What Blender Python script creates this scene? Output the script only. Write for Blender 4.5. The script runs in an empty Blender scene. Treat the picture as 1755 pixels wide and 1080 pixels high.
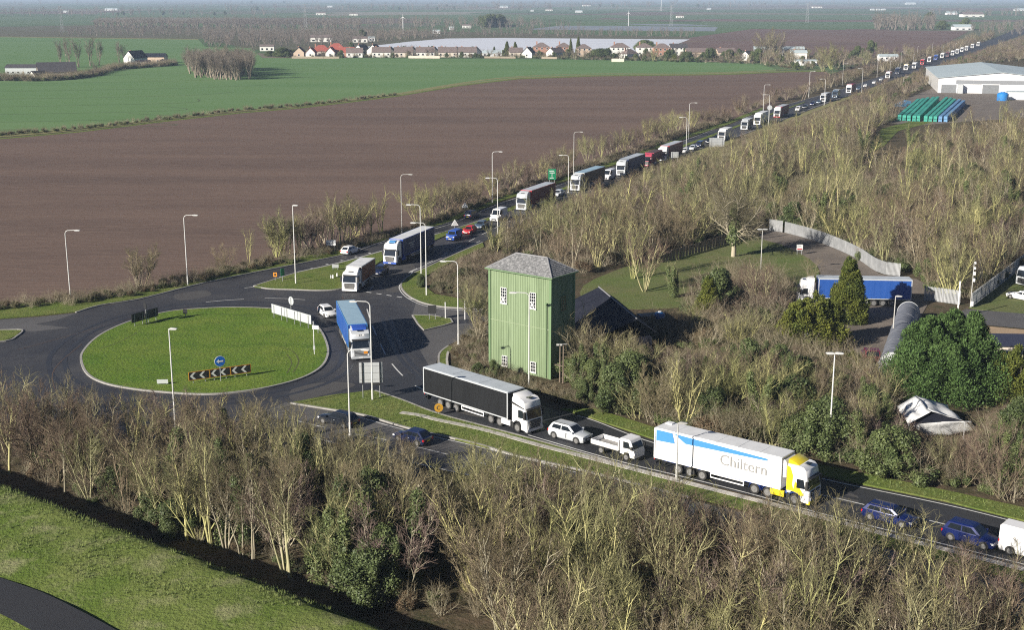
import bpy, bmesh, math, random
import numpy as np
from mathutils import Vector, Matrix
R = math.radians
random.seed(7)
# ------------------------------------------------------------------ camera, sky, sun, exposure
HC, FPX = 45.0, 2200.0                      # camera height (m), focal length in photograph pixels
TH = math.atan(546.0 / FPX)                 # downward pitch
S = bpy.context.scene
cam = bpy.data.objects.new('camera', bpy.data.cameras.new('camera'))
S.collection.objects.link(cam); S.camera = cam
cam.location = (0, 0, HC); cam.rotation_euler = (math.pi/2 - TH, 0, 0)
cam.data.sensor_width = 36; cam.data.lens = 36 * FPX / 1755
cam.data.clip_start = 0.5; cam.data.clip_end = 120000
W = bpy.data.worlds.new('World'); S.world = W; W.use_nodes = True
SUN_EL, SUN_DIR = 23.0, 38.0                # elevation; shadows run 35 deg from +X towards +Y
nt = W.node_tree; bg = nt.nodes['Background']
sky = nt.nodes.new('ShaderNodeTexSky'); sky.sky_type = 'NISHITA'; sky.sun_disc = False
sky.sun_elevation = R(SUN_EL); sky.sun_rotation = R(90 - (SUN_DIR + 180)); sky.air_density = 0.4; sky.dust_density = 0.2; sky.ozone_density = 2.5
nt.links.new(sky.outputs[0], bg.inputs[0]); bg.inputs[1].default_value = 0.05
sl = bpy.data.lights.new('sun', 'SUN'); sl.energy = 5.0; sl.angle = R(0.53); sl.color = (1.0, 0.93, 0.82)
so = bpy.data.objects.new('sun', sl); S.collection.objects.link(so)
dv = Vector((math.cos(R(SUN_DIR))*math.cos(R(SUN_EL)), math.sin(R(SUN_DIR))*math.cos(R(SUN_EL)), -math.sin(R(SUN_EL))))
so.rotation_euler = dv.to_track_quat('-Z', 'Y').to_euler(); so.location = (-60, -40, 80)
S.view_settings.view_transform = 'Standard'; S.view_settings.look = 'None'
S.view_settings.exposure = 0.8; S.view_settings.gamma = 1; S.view_settings.use_curve_mapping = False
S.render.engine = 'CYCLES'
S.cycles.max_bounces = 4; S.cycles.diffuse_bounces = 2; S.cycles.glossy_bounces = 2; S.cycles.transmission_bounces = 3
S.cycles.volume_bounces = 0; S.cycles.use_denoising = False; S.cycles.filter_width = 1.15; S.cycles.sample_clamp_indirect = 1.5

# ------------------------------------------------------------------ helpers
cT, sT = math.cos(TH), math.sin(TH)
def P(x, y, z=0.0):
    """where the line of sight through a photograph pixel meets the plane at height z"""
    dx, dy = x - 877.5, y - 540.0
    down = dy*cT + FPX*sT; fwd = FPX*cT - dy*sT
    t = (HC - z) / down
    return Vector((dx*t, fwd*t, z))
def P2(x, y, z=0.0):
    v = P(x, y, z); return (v.x, v.y)
def smooth(pts, n=6, closed=False):
    pts = [tuple(p) for p in pts]; N = len(pts); out = []
    rng = range(N) if closed else range(N-1)
    for i in rng:
        if closed: a, b, c, d = pts[i-1], pts[i], pts[(i+1) % N], pts[(i+2) % N]
        else: a, b, c, d = pts[max(i-1, 0)], pts[i], pts[i+1], pts[min(i+2, N-1)]
        for k in range(n):
            t = k/n
            out.append(tuple(0.5*((2*b[j]) + (-a[j]+c[j])*t + (2*a[j]-5*b[j]+4*c[j]-d[j])*t*t + (-a[j]+3*b[j]-3*c[j]+d[j])*t**3) for j in range(2)))
    if not closed: out.append(pts[-1])
    return out
C = S.collection
def tag(o, label=None, cat=None, group=None, kind=None):
    if label: o['label'] = label
    if cat: o['category'] = cat
    if group: o['group'] = group
    if kind: o['kind'] = kind
    return o
def empty(name, loc=(0, 0, 0), rz=0.0, label=None, cat=None, group=None):
    o = bpy.data.objects.new(name, None); C.objects.link(o); o.empty_display_size = 0.3
    o.location = loc; o.rotation_euler = (0, 0, rz)
    return tag(o, label, cat, group)
def link_mesh(name, me, parent=None, loc=None):
    o = bpy.data.objects.new(name, me); C.objects.link(o)
    if parent: o.parent = parent
    if loc is not None: o.location = loc
    return o
def copy_tree(o, parent=None):
    c = o.copy(); C.objects.link(c)
    if parent: c.parent = parent
    for ch in o.children: copy_tree(ch, c)
    return c
class MB:
    def __init__(s): s.v = []; s.f = []
    def add(s, vs, fs):
        n = len(s.v); s.v += [tuple(v) for v in vs]; s.f += [tuple(i+n for i in f) for f in fs]; return s
    def box(s, x0, x1, y0, y1, z0, z1):
        return s.add([(x, y, z) for z in (z0, z1) for y in (y0, y1) for x in (x0, x1)],
                     [(0,2,3,1),(4,5,7,6),(0,1,5,4),(2,6,7,3),(0,4,6,2),(1,3,7,5)])
    def cbox(s, x, y, z, sx, sy, sz): return s.box(x-sx/2, x+sx/2, y-sy/2, y+sy/2, z-sz/2, z+sz/2)
    def prism_y(s, prof, y0, y1, ch=0.0):
        """side profile (x,z) extruded in y; ch pulls the end rings in a little"""
        n = len(prof)
        if ch <= 0:
            s.add([(x, y0, z) for x, z in prof] + [(x, y1, z) for x, z in prof],
                  [tuple(range(n)), tuple(range(2*n-1, n-1, -1))] + [(i, i+n, (i+1) % n+n, (i+1) % n) for i in range(n)])
        else:
            cx = sum(p[0] for p in prof)/n; cz = sum(p[1] for p in prof)/n
            def ins(p):
                dx, dz = p[0]-cx, p[1]-cz; L = math.hypot(dx, dz) or 1
                return (p[0]-dx/L*ch, p[1]-dz/L*ch)
            q = [ins(p) for p in prof]; sg = 1 if y1 > y0 else -1
            rings = [(q, y0), (prof, y0+sg*ch), (prof, y1-sg*ch), (q, y1)]
            vs = [(x, y, z) for pr, y in rings for x, z in pr]
            fs = [tuple(range(n)), tuple(range(4*n-1, 3*n-1, -1))]
            for r in range(3): fs += [(r*n+i, (r+1)*n+i, (r+1)*n+(i+1) % n, r*n+(i+1) % n) for i in range(n)]
            s.add(vs, fs)
        return s
    def loft(s, rings, cap=True):
        n = len(rings[0]); vs = [p for r in rings for p in r]; fs = []
        for r in range(len(rings)-1): fs += [(r*n+i, r*n+(i+1) % n, (r+1)*n+(i+1) % n, (r+1)*n+i) for i in range(n)]
        if cap: fs += [tuple(range(n-1, -1, -1)), tuple(range((len(rings)-1)*n, len(rings)*n))]
        return s.add(vs, fs)
    def tube(s, p0, p1, r0, r1=None, n=6, cap=True):
        r1 = r0 if r1 is None else r1; p0, p1 = Vector(p0), Vector(p1); d = (p1-p0)
        if d.length < 1e-6: return s
        d.normalize(); u = d.cross(Vector((0, 0, 1)) if abs(d.z) < .9 else Vector((1, 0, 0))).normalized(); w = d.cross(u)
        a = [2*math.pi*i/n for i in range(n)]
        return s.loft([[tuple(p0+(u*math.cos(t)+w*math.sin(t))*r0) for t in a], [tuple(p1+(u*math.cos(t)+w*math.sin(t))*r1) for t in a]], cap)
    def slab(s, pts, off):
        """planar polygon given thickness vector off"""
        n = len(pts); o = Vector(off)
        return s.add([tuple(p) for p in pts] + [tuple(Vector(p)+o) for p in pts],
                     [tuple(range(n-1, -1, -1)), tuple(range(n, 2*n))] + [(i, (i+1) % n, (i+1) % n+n, i+n) for i in range(n)])
    def mesh(s, name, mat, smooth_a=None):
        me = bpy.data.meshes.new(name); me.from_pydata(s.v, [], s.f)
        bm = bmesh.new(); bm.from_mesh(me); bmesh.ops.recalc_face_normals(bm, faces=bm.faces); bm.to_mesh(me); bm.free()
        if mat: me.materials.append(mat)
        if smooth_a is not None:
            me.polygons.foreach_set('use_smooth', [True]*len(me.polygons)); me.set_sharp_from_angle(angle=R(smooth_a))
        me.update(); return me
    def build(s, name, mat, parent=None, smooth_a=None): return link_mesh(name, s.mesh(name, mat, smooth_a), parent)

# ------------------------------------------------------------------ materials
def lin(c): return tuple((x/12.92 if x <= .04045 else ((x+.055)/1.055)**2.4) for x in c)
def mat(name, col, col2=None, scale=1.0, rough=0.7, metal=0.0, spec=0.5, bump=0.0, bscale=None, detail=5, rand=0.0, island=0.0, coords='Object', coat=0.0, stretch=None, lo=.35, hi=.65, col3=None, scale3=None, trans=0.0):
    m = bpy.data.materials.new(name); m.use_nodes = True; t = m.node_tree; N = t.nodes; L = t.links
    b = N['Principled BSDF']; b.inputs['Roughness'].default_value = rough; b.inputs['Metallic'].default_value = metal
    b.inputs['Specular IOR Level'].default_value = spec
    if coat: b.inputs['Coat Weight'].default_value = coat; b.inputs['Coat Roughness'].default_value = 0.08
    b.inputs['Base Color'].default_value = (*col, 1)
    tc = N.new('ShaderNodeTexCoord'); out = None
    src = tc.outputs[coords]
    if stretch:
        mp = N.new('ShaderNodeMapping'); mp.inputs['Scale'].default_value = stretch[:3]
        if len(stretch) > 3: mp.inputs['Rotation'].default_value = (0, 0, stretch[3])
        L.new(src, mp.inputs[0]); src = mp.outputs[0]
    def noise(sc, det=5):
        n = N.new('ShaderNodeTexNoise'); n.inputs['Scale'].default_value = sc; n.inputs['Detail'].default_value = det; n.inputs['Roughness'].default_value = .65
        L.new(src, n.inputs['Vector']); return n.outputs['Fac']
    def ramp(fac, a, c, d, e):
        r = N.new('ShaderNodeMapRange'); r.inputs['From Min'].default_value = d; r.inputs['From Max'].default_value = e
        L.new(fac, r.inputs['Value'])
        mx = N.new('ShaderNodeMix'); mx.data_type = 'RGBA'; L.new(r.outputs[0], mx.inputs[0])
        for v, i in ((a, 6), (c, 7)):
            if isinstance(v, tuple): mx.inputs[i].default_value = (*v, 1)
            else: L.new(v, mx.inputs[i])
        return mx.outputs[2]
    out = None
    if col2: out = ramp(noise(scale, detail), col, col2, lo, hi)
    if col3: out = ramp(noise(scale3, 6), out if out else col, col3, .5, .72)
    if rand or island:
        hs = N.new('ShaderNodeHueSaturation')
        if out: L.new(out, hs.inputs['Color'])
        else: hs.inputs['Color'].default_value = (*col, 1)
        if rand:
            oi = N.new('ShaderNodeObjectInfo'); f = oi.outputs['Random']
            amt = rand
        if island:
            g = N.new('ShaderNodeNewGeometry'); f2 = g.outputs['Random Per Island']
        v = N.new('ShaderNodeMath'); v.operation = 'MULTIPLY_ADD'; v.inputs[1].default_value = 2*rand; v.inputs[2].default_value = 1-rand
        if rand: L.new(f, v.inputs[0])
        else: v.inputs[0].default_value = .5
        v2 = N.new('ShaderNodeMath'); v2.operation = 'MULTIPLY_ADD'; v2.inputs[1].default_value = 2*island; v2.inputs[2].default_value = 1-island
        if island: L.new(f2, v2.inputs[0])
        else: v2.inputs[0].default_value = .5
        pm = N.new('ShaderNodeMath'); pm.operation = 'MULTIPLY'; L.new(v.outputs[0], pm.inputs[0]); L.new(v2.outputs[0], pm.inputs[1])
        L.new(pm.outputs[0], hs.inputs['Value'])
        if rand:
            h = N.new('ShaderNodeMath'); h.operation = 'MULTIPLY_ADD'; h.inputs[1].default_value = -.05*rand*2; h.inputs[2].default_value = .5+.025*rand*2
            L.new(f, h.inputs[0]); L.new(h.outputs[0], hs.inputs['Hue'])
        out = hs.outputs[0]
    if out: L.new(out, b.inputs['Base Color'])
    if bump:
        bn = N.new('ShaderNodeBump'); bn.inputs['Strength'].default_value = min(bump, 1); bn.inputs['Distance'].default_value = max(bump, .02) * 0.3
        L.new(noise(bscale or scale*4, 6), bn.inputs['Height']); L.new(bn.outputs[0], b.inputs['Normal'])
    if trans: b.inputs['Transmission Weight'].default_value = trans
    return m
M = {}
M['floor'] = mat('woodland_floor', (.10,.075,.05), (.055,.055,.028), .35, .95, bump=.8, bscale=2.5, col3=(.16,.12,.085), scale3=1.3, spec=.1)
M['grass'] = mat('verge_grass', (.115,.165,.032), (.17,.19,.06), .25, .95, bump=.9, bscale=5, col3=(.07,.115,.028), scale3=1.1, spec=.1)
M['lawn'] = mat('island_grass', (.095,.175,.022), (.15,.205,.035), .12, .95, bump=.9, bscale=3, col3=(.075,.135,.02), scale3=.35, spec=.1)
M['bank'] = mat('bank_grass', (.105,.155,.03), (.19,.215,.07), .11, .95, bump=1, bscale=3.0, col3=(.25,.25,.13), scale3=.35, spec=.1)
M['rough'] = mat('yard_grass', (.105,.145,.042), (.15,.15,.07), .12, .95, bump=.7, bscale=3, col3=(.09,.12,.04), scale3=.6, spec=.1)
M['blade'] = mat('grass_blades', (.12,.18,.04), (.24,.26,.12), .5, .9, island=.3, rand=.2, spec=.1)
M['soil'] = mat('ploughed_soil', (.172,.121,.098), (.126,.090,.076), .02, .95, bump=1.0, bscale=.9, stretch=(.22,1.9,1,.06), col3=(.19,.135,.108), scale3=.4, spec=.08)
M['soil2'] = mat('far_ploughed_soil', (.17,.115,.10), (.135,.092,.082), .01, .95, bump=.6, bscale=.2, spec=.08)
M['crop'] = mat('winter_wheat', (.105,.195,.074), (.135,.222,.09), .012, .95, bump=.3, bscale=.8, stretch=(.3,1.8,1,.1), col3=(.11,.20,.07), scale3=.05, spec=.1)
M['crop2'] = mat('far_crop', (.085,.14,.07), (.11,.15,.075), .006, .95, spec=.1)
M['dry'] = mat('dry_grass', (.26,.24,.12), (.16,.17,.07), .3, .95, bump=.6, bscale=3, spec=.1)
M['orch'] = mat('orchard_ground', (.12,.10,.075), (.10,.11,.06), .02, .95, spec=.1)
M['barkF2'] = mat('pale_far_bark', (.30,.25,.20), (.24,.21,.16), .8, .9, rand=.25, spec=.1)
M['far'] = mat('far_ground', (.09,.11,.06), (.12,.10,.08), .0012, .95, detail=8, col3=(.07,.12,.05), scale3=.0025, spec=.05)
M['fleece'] = mat('crop_fleece', (.55,.58,.66), (.62,.65,.72), .02, .8, stretch=(.2,4,1), bump=.2, bscale=.3)
def asphalt(name, a, b):
    return mat(name, a, b, .10, .62, bump=.5, bscale=14, col3=tuple(x*1.35 for x in a), scale3=.5, spec=.5, stretch=(1,1,1))
M['road'] = asphalt('asphalt', (.028,.029,.036), (.062,.060,.062))
M['road2'] = asphalt('worn_asphalt', (.085,.082,.082), (.115,.11,.108))
M['darkroad'] = asphalt('new_asphalt', (.024,.026,.032), (.036,.037,.043))
def voro_far(m):
    t = m.node_tree; N = t.nodes; L = t.links; b = N['Principled BSDF']; tc = N.new('ShaderNodeTexCoord'); mp = N.new('ShaderNodeMapping'); mp.inputs['Scale'].default_value = (.0016, .0011, 1); mp.inputs['Rotation'].default_value = (0, 0, .35)
    v = N.new('ShaderNodeTexVoronoi'); v.distance = 'CHEBYCHEV'; v.inputs['Scale'].default_value = 1.6; L.new(tc.outputs['Object'], mp.inputs[0]); L.new(mp.outputs[0], v.inputs['Vector'])
    s = N.new('ShaderNodeSeparateColor'); L.new(v.outputs['Color'], s.inputs[0]); r = N.new('ShaderNodeValToRGB'); L.new(s.outputs[0], r.inputs[0]); r.color_ramp.interpolation = 'CONSTANT'
    cols = [(0, (.085, .13, .06)), (.2, (.14, .11, .09)), (.38, (.10, .15, .07)), (.52, (.17, .15, .11)), (.66, (.12, .13, .09)), (.8, (.075, .12, .055)), (.92, (.22, .21, .17))]
    el = r.color_ramp.elements; el[0].position = 0; el[0].color = (*cols[0][1], 1); el[1].position = cols[1][0]; el[1].color = (*cols[1][1], 1)
    for p_, c_ in cols[2:]: q_ = el.new(p_); q_.color = (*c_, 1)
    L.new(r.outputs[0], b.inputs['Base Color'])
voro_far(M['far'])
def patchy(m, alt, scale=.035, amt=.75):
    """stands of trees differ from place to place"""
    t = m.node_tree; N = t.nodes; L = t.links; b = N['Principled BSDF']; src = b.inputs['Base Color'].links[0].from_socket
    oi = N.new('ShaderNodeObjectInfo'); n = N.new('ShaderNodeTexNoise'); n.inputs['Scale'].default_value = scale; n.inputs['Detail'].default_value = 2; L.new(oi.outputs['Location'], n.inputs['Vector'])
    r = N.new('ShaderNodeMapRange'); r.inputs['From Min'].default_value = .42; r.inputs['From Max'].default_value = .6; r.inputs['To Max'].default_value = amt; L.new(n.outputs['Fac'], r.inputs['Value'])
    mx = N.new('ShaderNodeMix'); mx.data_type = 'RGBA'; L.new(r.outputs[0], mx.inputs[0]); L.new(src, mx.inputs[6]); mx.inputs[7].default_value = (*alt, 1); L.new(mx.outputs[2], b.inputs['Base Color'])
M['path'] = asphalt('path_asphalt', (.018,.019,.022), (.026,.026,.029))
M['sand'] = mat('sand_ground', (.38,.27,.17), (.30,.22,.14), .3, .95, bump=.4, bscale=3)
M['yard'] = mat('yard_hardcore', (.12,.10,.085), (.18,.15,.125), .2, .9, bump=.6, bscale=4)
M['concrete'] = mat('concrete', (.36,.34,.31), (.46,.44,.41), .8, .9, bump=.4, bscale=8)
M['kerb'] = mat('kerb_stone', (.26,.25,.235), (.34,.33,.31), 1.5, .9)
M['mark'] = mat('road_paint', (.72,.72,.70), (.5,.5,.49), 3, .6)
M['galv'] = mat('galvanised_steel', (.27,.28,.29), (.38,.39,.40), .6, .6, metal=.2)
M['letter'] = mat('grey_lettering', (.28,.28,.28), None, 1, .6)
M['worn'] = mat('tyre_worn_asphalt', (.036,.037,.042), (.030,.031,.037), .3, .5, bump=.3, bscale=14)
M['patch'] = mat('repaired_asphalt', (.062,.058,.058), (.075,.072,.07), .5, .75, bump=.4, bscale=14)
M['rut'] = mat('muddy_rut', (.075,.10,.03), (.10,.10,.05), 1, .95, spec=.1)
M['tram'] = mat('tramline_crop', (.075,.115,.05), (.10,.12,.07), .3, .95, spec=.1)
M['furrow'] = mat('dark_damp_soil', (.095,.070,.064), (.115,.085,.075), .05, .95, bump=1, bscale=1, stretch=(.3,1.6,1), spec=.08)
M['pole'] = mat('lamp_column_paint', (.66,.66,.64), (.58,.58,.56), 2, .5)
M['rust'] = mat('lamp_column_dull', (.5,.5,.48), (.4,.39,.36), 2, .6)
M['white'] = mat('white_paint', (.80,.80,.80), (.76,.76,.765), 2, .32, coat=.4)
M['silver'] = mat('silver_paint', (.62,.65,.68), None, 1, .3, metal=.25, coat=.5)
M['black'] = mat('black_plastic', (.018,.018,.02), (.03,.03,.03), 3, .55)
M['curtblack'] = mat('black_curtain', (.008,.0085,.010), (.013,.014,.016), .7, .55, spec=.25, bump=.25, bscale=1.5, stretch=(2.5,1,.25))
M['curtblue'] = mat('blue_curtain', (.015,.07,.29), (.022,.085,.33), .7, .45, bump=.25, bscale=1.5, stretch=(2.5,1,.25))
M['curtnavy'] = mat('navy_curtain', (.012,.03,.115), (.02,.045,.15), .7, .45, bump=.25, bscale=1.5, stretch=(2.5,1,.25))
M['curtred'] = mat('maroon_curtain', (.16,.018,.03), (.12,.02,.03), .7, .5, bump=.25, bscale=1.5, stretch=(2.5,1,.25))
M['curtrust'] = mat('rust_curtain', (.20,.055,.03), (.14,.04,.025), .7, .5, bump=.2, bscale=1.5)
M['curtbrown'] = mat('brown_curtain', (.07,.045,.035), (.10,.06,.045), .7, .5, bump=.2, bscale=1.5)
M['roofgrey'] = mat('grey_trailer_roof', (.40,.44,.48), (.48,.52,.56), .8, .5, bump=.15, bscale=2)
M['roofblue'] = mat('pale_blue_roof', (.27,.40,.50), (.32,.46,.56), .8, .45, bump=.15, bscale=2)
M['roofwhite'] = mat('white_trailer_roof', (.60,.61,.62), (.70,.71,.72), .8, .5, bump=.15, bscale=2)
M['yellow'] = mat('yellow_paint', (.78,.62,.02), None, 1, .32, coat=.4)
M['amber'] = mat('amber_sign', (.45,.24,.02), None, 1, .6)
M['orange'] = mat('orange_paint', (.72,.28,.03), None, 1, .4)
M['blue'] = mat('blue_paint', (.03,.09,.42), None, 1, .3, coat=.5)
M['skyblue'] = mat('sky_blue_paint', (.06,.24,.55), None, 1, .35, coat=.4)
M['carblue'] = mat('deep_blue_car_paint', (.006,.015,.095), None, 1, .25, metal=.2, coat=.6)
M['navy'] = mat('navy_car_paint', (.01,.018,.06), None, 1, .22, coat=.6)
M['darkcar'] = mat('black_car_paint', (.012,.015,.022), None, 1, .22, coat=.6)
M['greycar'] = mat('grey_blue_car_paint', (.10,.15,.22), None, 1, .25, metal=.3, coat=.5)
M['red'] = mat('red_paint', (.50,.02,.03), None, 1, .3, coat=.5)
M['pink'] = mat('faded_red_paint', (.42,.06,.10), None, 1, .4)
M['maroon'] = mat('maroon_paint', (.13,.015,.03), None, 1, .3, coat=.4)
M['glass'] = mat('dark_glass', (.012,.016,.022), None, 1, .06, spec=.8)
M['pane'] = mat('window_glass', (.06,.07,.085), (.13,.15,.17), 2, .1, spec=.8)
M['tyre'] = mat('tyre_rubber', (.018,.018,.018), (.03,.029,.027), 6, .85)
M['rim'] = mat('wheel_rim', (.27,.27,.27), (.2,.195,.19), 4, .4, metal=.4)
M['lamp'] = mat('clear_lamp', (.75,.76,.78), None, 1, .12, spec=.8)
M['tail'] = mat('red_lamp', (.45,.01,.01), None, 1, .2, spec=.7)
M['bed'] = mat('load_bed', (.34,.33,.31), (.22,.21,.2), 2, .7)
M['green'] = mat('green_cladding', (.165,.225,.118), (.205,.27,.155), .5, .62, bump=.1, bscale=2, stretch=(1,1,.12), col3=(.125,.175,.09), scale3=1.1)
M['greend'] = mat('green_trim', (.13,.21,.10), None, 1, .6)
M['slate'] = mat('lichen_slates', (.13,.133,.138), (.22,.22,.225), 2.5, .8, bump=.5, bscale=6, col3=(.42,.42,.42), scale3=3.2, lo=.42, hi=.6)
M['darkroof'] = mat('dark_sheet_with_shade', (.012,.014,.024), (.02,.022,.034), .6, .8, bump=.4, bscale=2, spec=.2)  # dark sheeting, deepened to near black to stand in for tower shadow on the shed
M['lead'] = mat('ridge_lead', (.22,.22,.23), None, 1, .7)
M['frame'] = mat('white_window_frame', (.78,.78,.77), None, 1, .5)
M['wwall'] = mat('white_render', (.68,.67,.63), (.75,.74,.70), .3, .9)
M['cwall'] = mat('cream_render', (.60,.53,.45), (.66,.59,.50), .3, .9)
M['bwall'] = mat('red_brick', (.34,.17,.12), (.42,.24,.18), 1.5, .9)
M['pwall'] = mat('pale_brick', (.50,.38,.29), (.56,.44,.34), 1.5, .9)
M['tred'] = mat('red_roof_tiles', (.36,.09,.065), (.28,.075,.06), 1, .85, bump=.3, bscale=5)
M['tgrey'] = mat('brown_roof_tiles', (.13,.10,.095), (.19,.15,.14), 1, .85, bump=.3, bscale=5)
M['tdark'] = mat('dark_roof_tiles', (.045,.042,.05), (.07,.065,.07), 1, .85)
M['wood'] = mat('timber_fence', (.36,.30,.22), (.26,.22,.17), 2, .9)
M['wtele'] = mat('telegraph_timber', (.17,.13,.10), (.25,.2,.15), 2, .9)
M['whroof'] = mat('warehouse_roof', (.40,.47,.49), (.45,.52,.54), .05, .5)
M['whgrey'] = mat('warehouse_grey_band', (.22,.23,.245), None, 1, .6)
M['door'] = mat('roller_door', (.16,.17,.18), (.2,.21,.22), 1, .6)
M['teal'] = mat('teal_crates', (.03,.27,.21), (.04,.33,.26), .7, .6, rand=.12)
M['bluecrate'] = mat('blue_crates', (.10,.22,.40), (.12,.26,.45), .7, .6, rand=.12)
M['tblue'] = mat('tank_blue', (.02,.20,.55), None, 1, .4)
M['signgrey'] = mat('sign_back', (.47,.49,.50), (.53,.55,.56), 2, .5, metal=.2)
M['signblack'] = mat('sign_black', (.02,.02,.022), None, 1, .5)
M['signblue'] = mat('sign_blue', (.01,.14,.55), None, 1, .4)
M['signgreen'] = mat('sign_green', (.01,.22,.10), None, 1, .4)
M['tarp'] = mat('white_tarpaulin', (.62,.63,.64), (.75,.75,.75), .6, .6, bump=.6, bscale=.8)
M['tunnel'] = mat('grey_tunnel_cover', (.12,.13,.155), (.19,.20,.23), 1.2, .6, bump=.6, bscale=3, stretch=(1,.4,1))
M['water'] = mat('water', (.20,.22,.24), (.26,.28,.30), .01, .5, spec=.5)
M['rustbox'] = mat('rusty_steel', (.26,.08,.045), (.18,.06,.04), 1.5, .8)
# bark, twigs, leaves
M['barkY'] = mat('lichened_bark', (.50,.48,.20), (.38,.36,.17), 1.5, .9, rand=.28, island=.15, spec=.1)
M['barkG'] = mat('grey_bark', (.36,.32,.25), (.33,.30,.20), 1.5, .9, rand=.2, island=.15, spec=.1)
M['barkB'] = mat('brown_bark', (.24,.19,.13), (.20,.17,.11), 1.5, .9, rand=.25, island=.2, spec=.1)
M['twigB'] = mat('brown_twigs', (.235,.20,.12), (.175,.155,.09), .8, .9, rand=.28, island=.2, spec=.1)
M['twigR'] = mat('reddish_grey_twigs', (.20,.15,.125), (.15,.115,.095), .8, .9, rand=.25, island=.2, spec=.1)
M['twigY'] = mat('yellow_twigs', (.27,.265,.12), (.20,.195,.095), .8, .9, rand=.25, island=.2, spec=.1)
M['barkF'] = mat('far_bark', (.23,.195,.16), (.19,.165,.135), .8, .9, rand=.25, spec=.1)
M['ivy'] = mat('ivy_leaves', (.062,.088,.030), (.115,.14,.05), .6, .55, rand=.2, island=.35, spec=.3)
M['conif'] = mat('conifer_sprays', (.060,.108,.030), (.090,.145,.042), .5, .7, rand=.1, island=.35, spec=.2)
M['gold'] = mat('golden_conifer', (.125,.135,.022), (.075,.10,.024), .4, .7, rand=.12, island=.35, spec=.2)
M['bramble'] = mat('bramble_leaves', (.09,.085,.045), (.06,.085,.03), .5, .7, rand=.35, island=.4, spec=.2)
M['dead'] = mat('dead_bracken', (.20,.125,.075), (.15,.11,.06), .6, .9, rand=.25, island=.35, spec=.1)
M['willow'] = mat('catkin_twigs', (.24,.23,.13), (.18,.17,.10), .6, .9, rand=.15, island=.2, spec=.1)

patchy(M['twigB'], (.17, .115, .095), .03, .8); patchy(M['twigY'], (.17, .145, .10), .05, .8); patchy(M['barkY'], (.30, .28, .21), .06, .6); patchy(M['bramble'], (.13, .085, .055), .15, .8); patchy(M['barkF'], (.15, .13, .12), .004, .7)
# ------------------------------------------------------------------ haze
hz = MB().box(-32000, 32000, -300, 36000, -1.5, 49).build('haze', None); tag(hz, kind='stuff', label='thin blue winter haze over the plain')
hm = bpy.data.materials.new('haze_air'); hm.use_nodes = True; hn = hm.node_tree; hn.nodes.clear()
ho = hn.nodes.new('ShaderNodeOutputMaterial'); hv = hn.nodes.new('ShaderNodeVolumePrincipled')
hv.inputs['Color'].default_value = (.62, .78, 1.0, 1); hv.inputs['Density'].default_value = 1.2e-4; hv.inputs['Anisotropy'].default_value = 0.0
hn.links.new(hv.outputs[0], ho.inputs['Volume']); hz.data.materials.append(hm)

# ------------------------------------------------------------------ ground, fields, roads
def struct(o, label=None): return tag(o, label, kind='structure')
def sheet(name, px, m, z, z_is=0.0):
    pts = [P(x, y) for x, y in px]
    me = bpy.data.meshes.new(name); me.from_pydata([(p.x, p.y, z) for p in pts], [], [tuple(range(len(pts)))])
    bm = bmesh.new(); bm.from_mesh(me)
    for f in bm.faces:
        f.normal_update()
        if f.normal.z < 0: f.normal_flip()
    bm.to_mesh(me); bm.free(); me.materials.append(m)
    return struct(link_mesh(name, me))
def slabpx(name, px, m, z1, z0=-.05):
    pts = [P(x, y) for x, y in px]
    mb = MB(); mb.slab([(p.x, p.y, z0) for p in pts], (0, 0, z1-z0)); return struct(mb.build(name, m))
def offs(pts, d):
    out = []
    for i, p in enumerate(pts):
        a = pts[max(i-1, 0)]; b = pts[min(i+1, len(pts)-1)]
        t = Vector((b[0]-a[0], b[1]-a[1])); t = t.normalized() if t.length > 1e-9 else Vector((1, 0))
        out.append((p[0]-t.y*d, p[1]+t.x*d))
    return out
def strip_w(name, wpts, w, m, z, h=0.0, parent=None):
    """a painted line (h=0) or a raised kerb along world points"""
    a, b = offs(wpts, w/2), offs(wpts, -w/2); mb = MB(); n = len(wpts)
    if h <= 0:
        vs = [(*p, z) for p in a] + [(*p, z) for p in b]
        mb.add(vs, [(i, i+n, i+n+1, i+1) for i in range(n-1)])
    else:
        vs = [(*p, z) for p in a] + [(*p, z) for p in b] + [(*p, z+h) for p in a] + [(*p, z+h) for p in b]
        for i in range(n-1): mb.add([vs[i], vs[i+1], vs[n+i+1], vs[n+i], vs[2*n+i], vs[2*n+i+1], vs[3*n+i+1], vs[3*n+i]],
                                    [(0,1,2,3),(4,5,6,7),(0,1,5,4),(2,3,7,6),(1,2,6,5),(0,3,7,4)])
    return mb.build(name, m, parent)
def line_px(name, px, w, m, z, h=0.0, n=6, closed=False):
    s = smooth(px, n, closed)
    if closed: s = s + [s[0]]
    return struct(strip_w(name, [P2(*p) for p in s], w, m, z, h))
def resample(w, step):
    out = [w[0]]; acc = 0
    for a, b in zip(w, w[1:]):
        d = math.hypot(b[0]-a[0], b[1]-a[1]); t = step-acc
        while t <= d:
            out.append((a[0]+(b[0]-a[0])*t/d, a[1]+(b[1]-a[1])*t/d)); t += step
        acc = (acc+d) % step
    return out
def dashes(name, px, w, on, gap, m, z, n=6):
    pts = resample([P2(*p) for p in smooth(px, n)], .5); mb = MB(); k = 0; per = int((on+gap)/.5); onn = int(on/.5)
    while k+onn < len(pts):
        seg = pts[k:k+onn+1]; a, b = offs(seg, w/2), offs(seg, -w/2); q = len(seg)
        mb.add([(*p, z) for p in a]+[(*p, z) for p in b], [(i, i+q, i+q+1, i+1) for i in range(q-1)]); k += per
    return struct(mb.build(name, m))
me = bpy.data.meshes.new('ground'); rr = 60000
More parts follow.
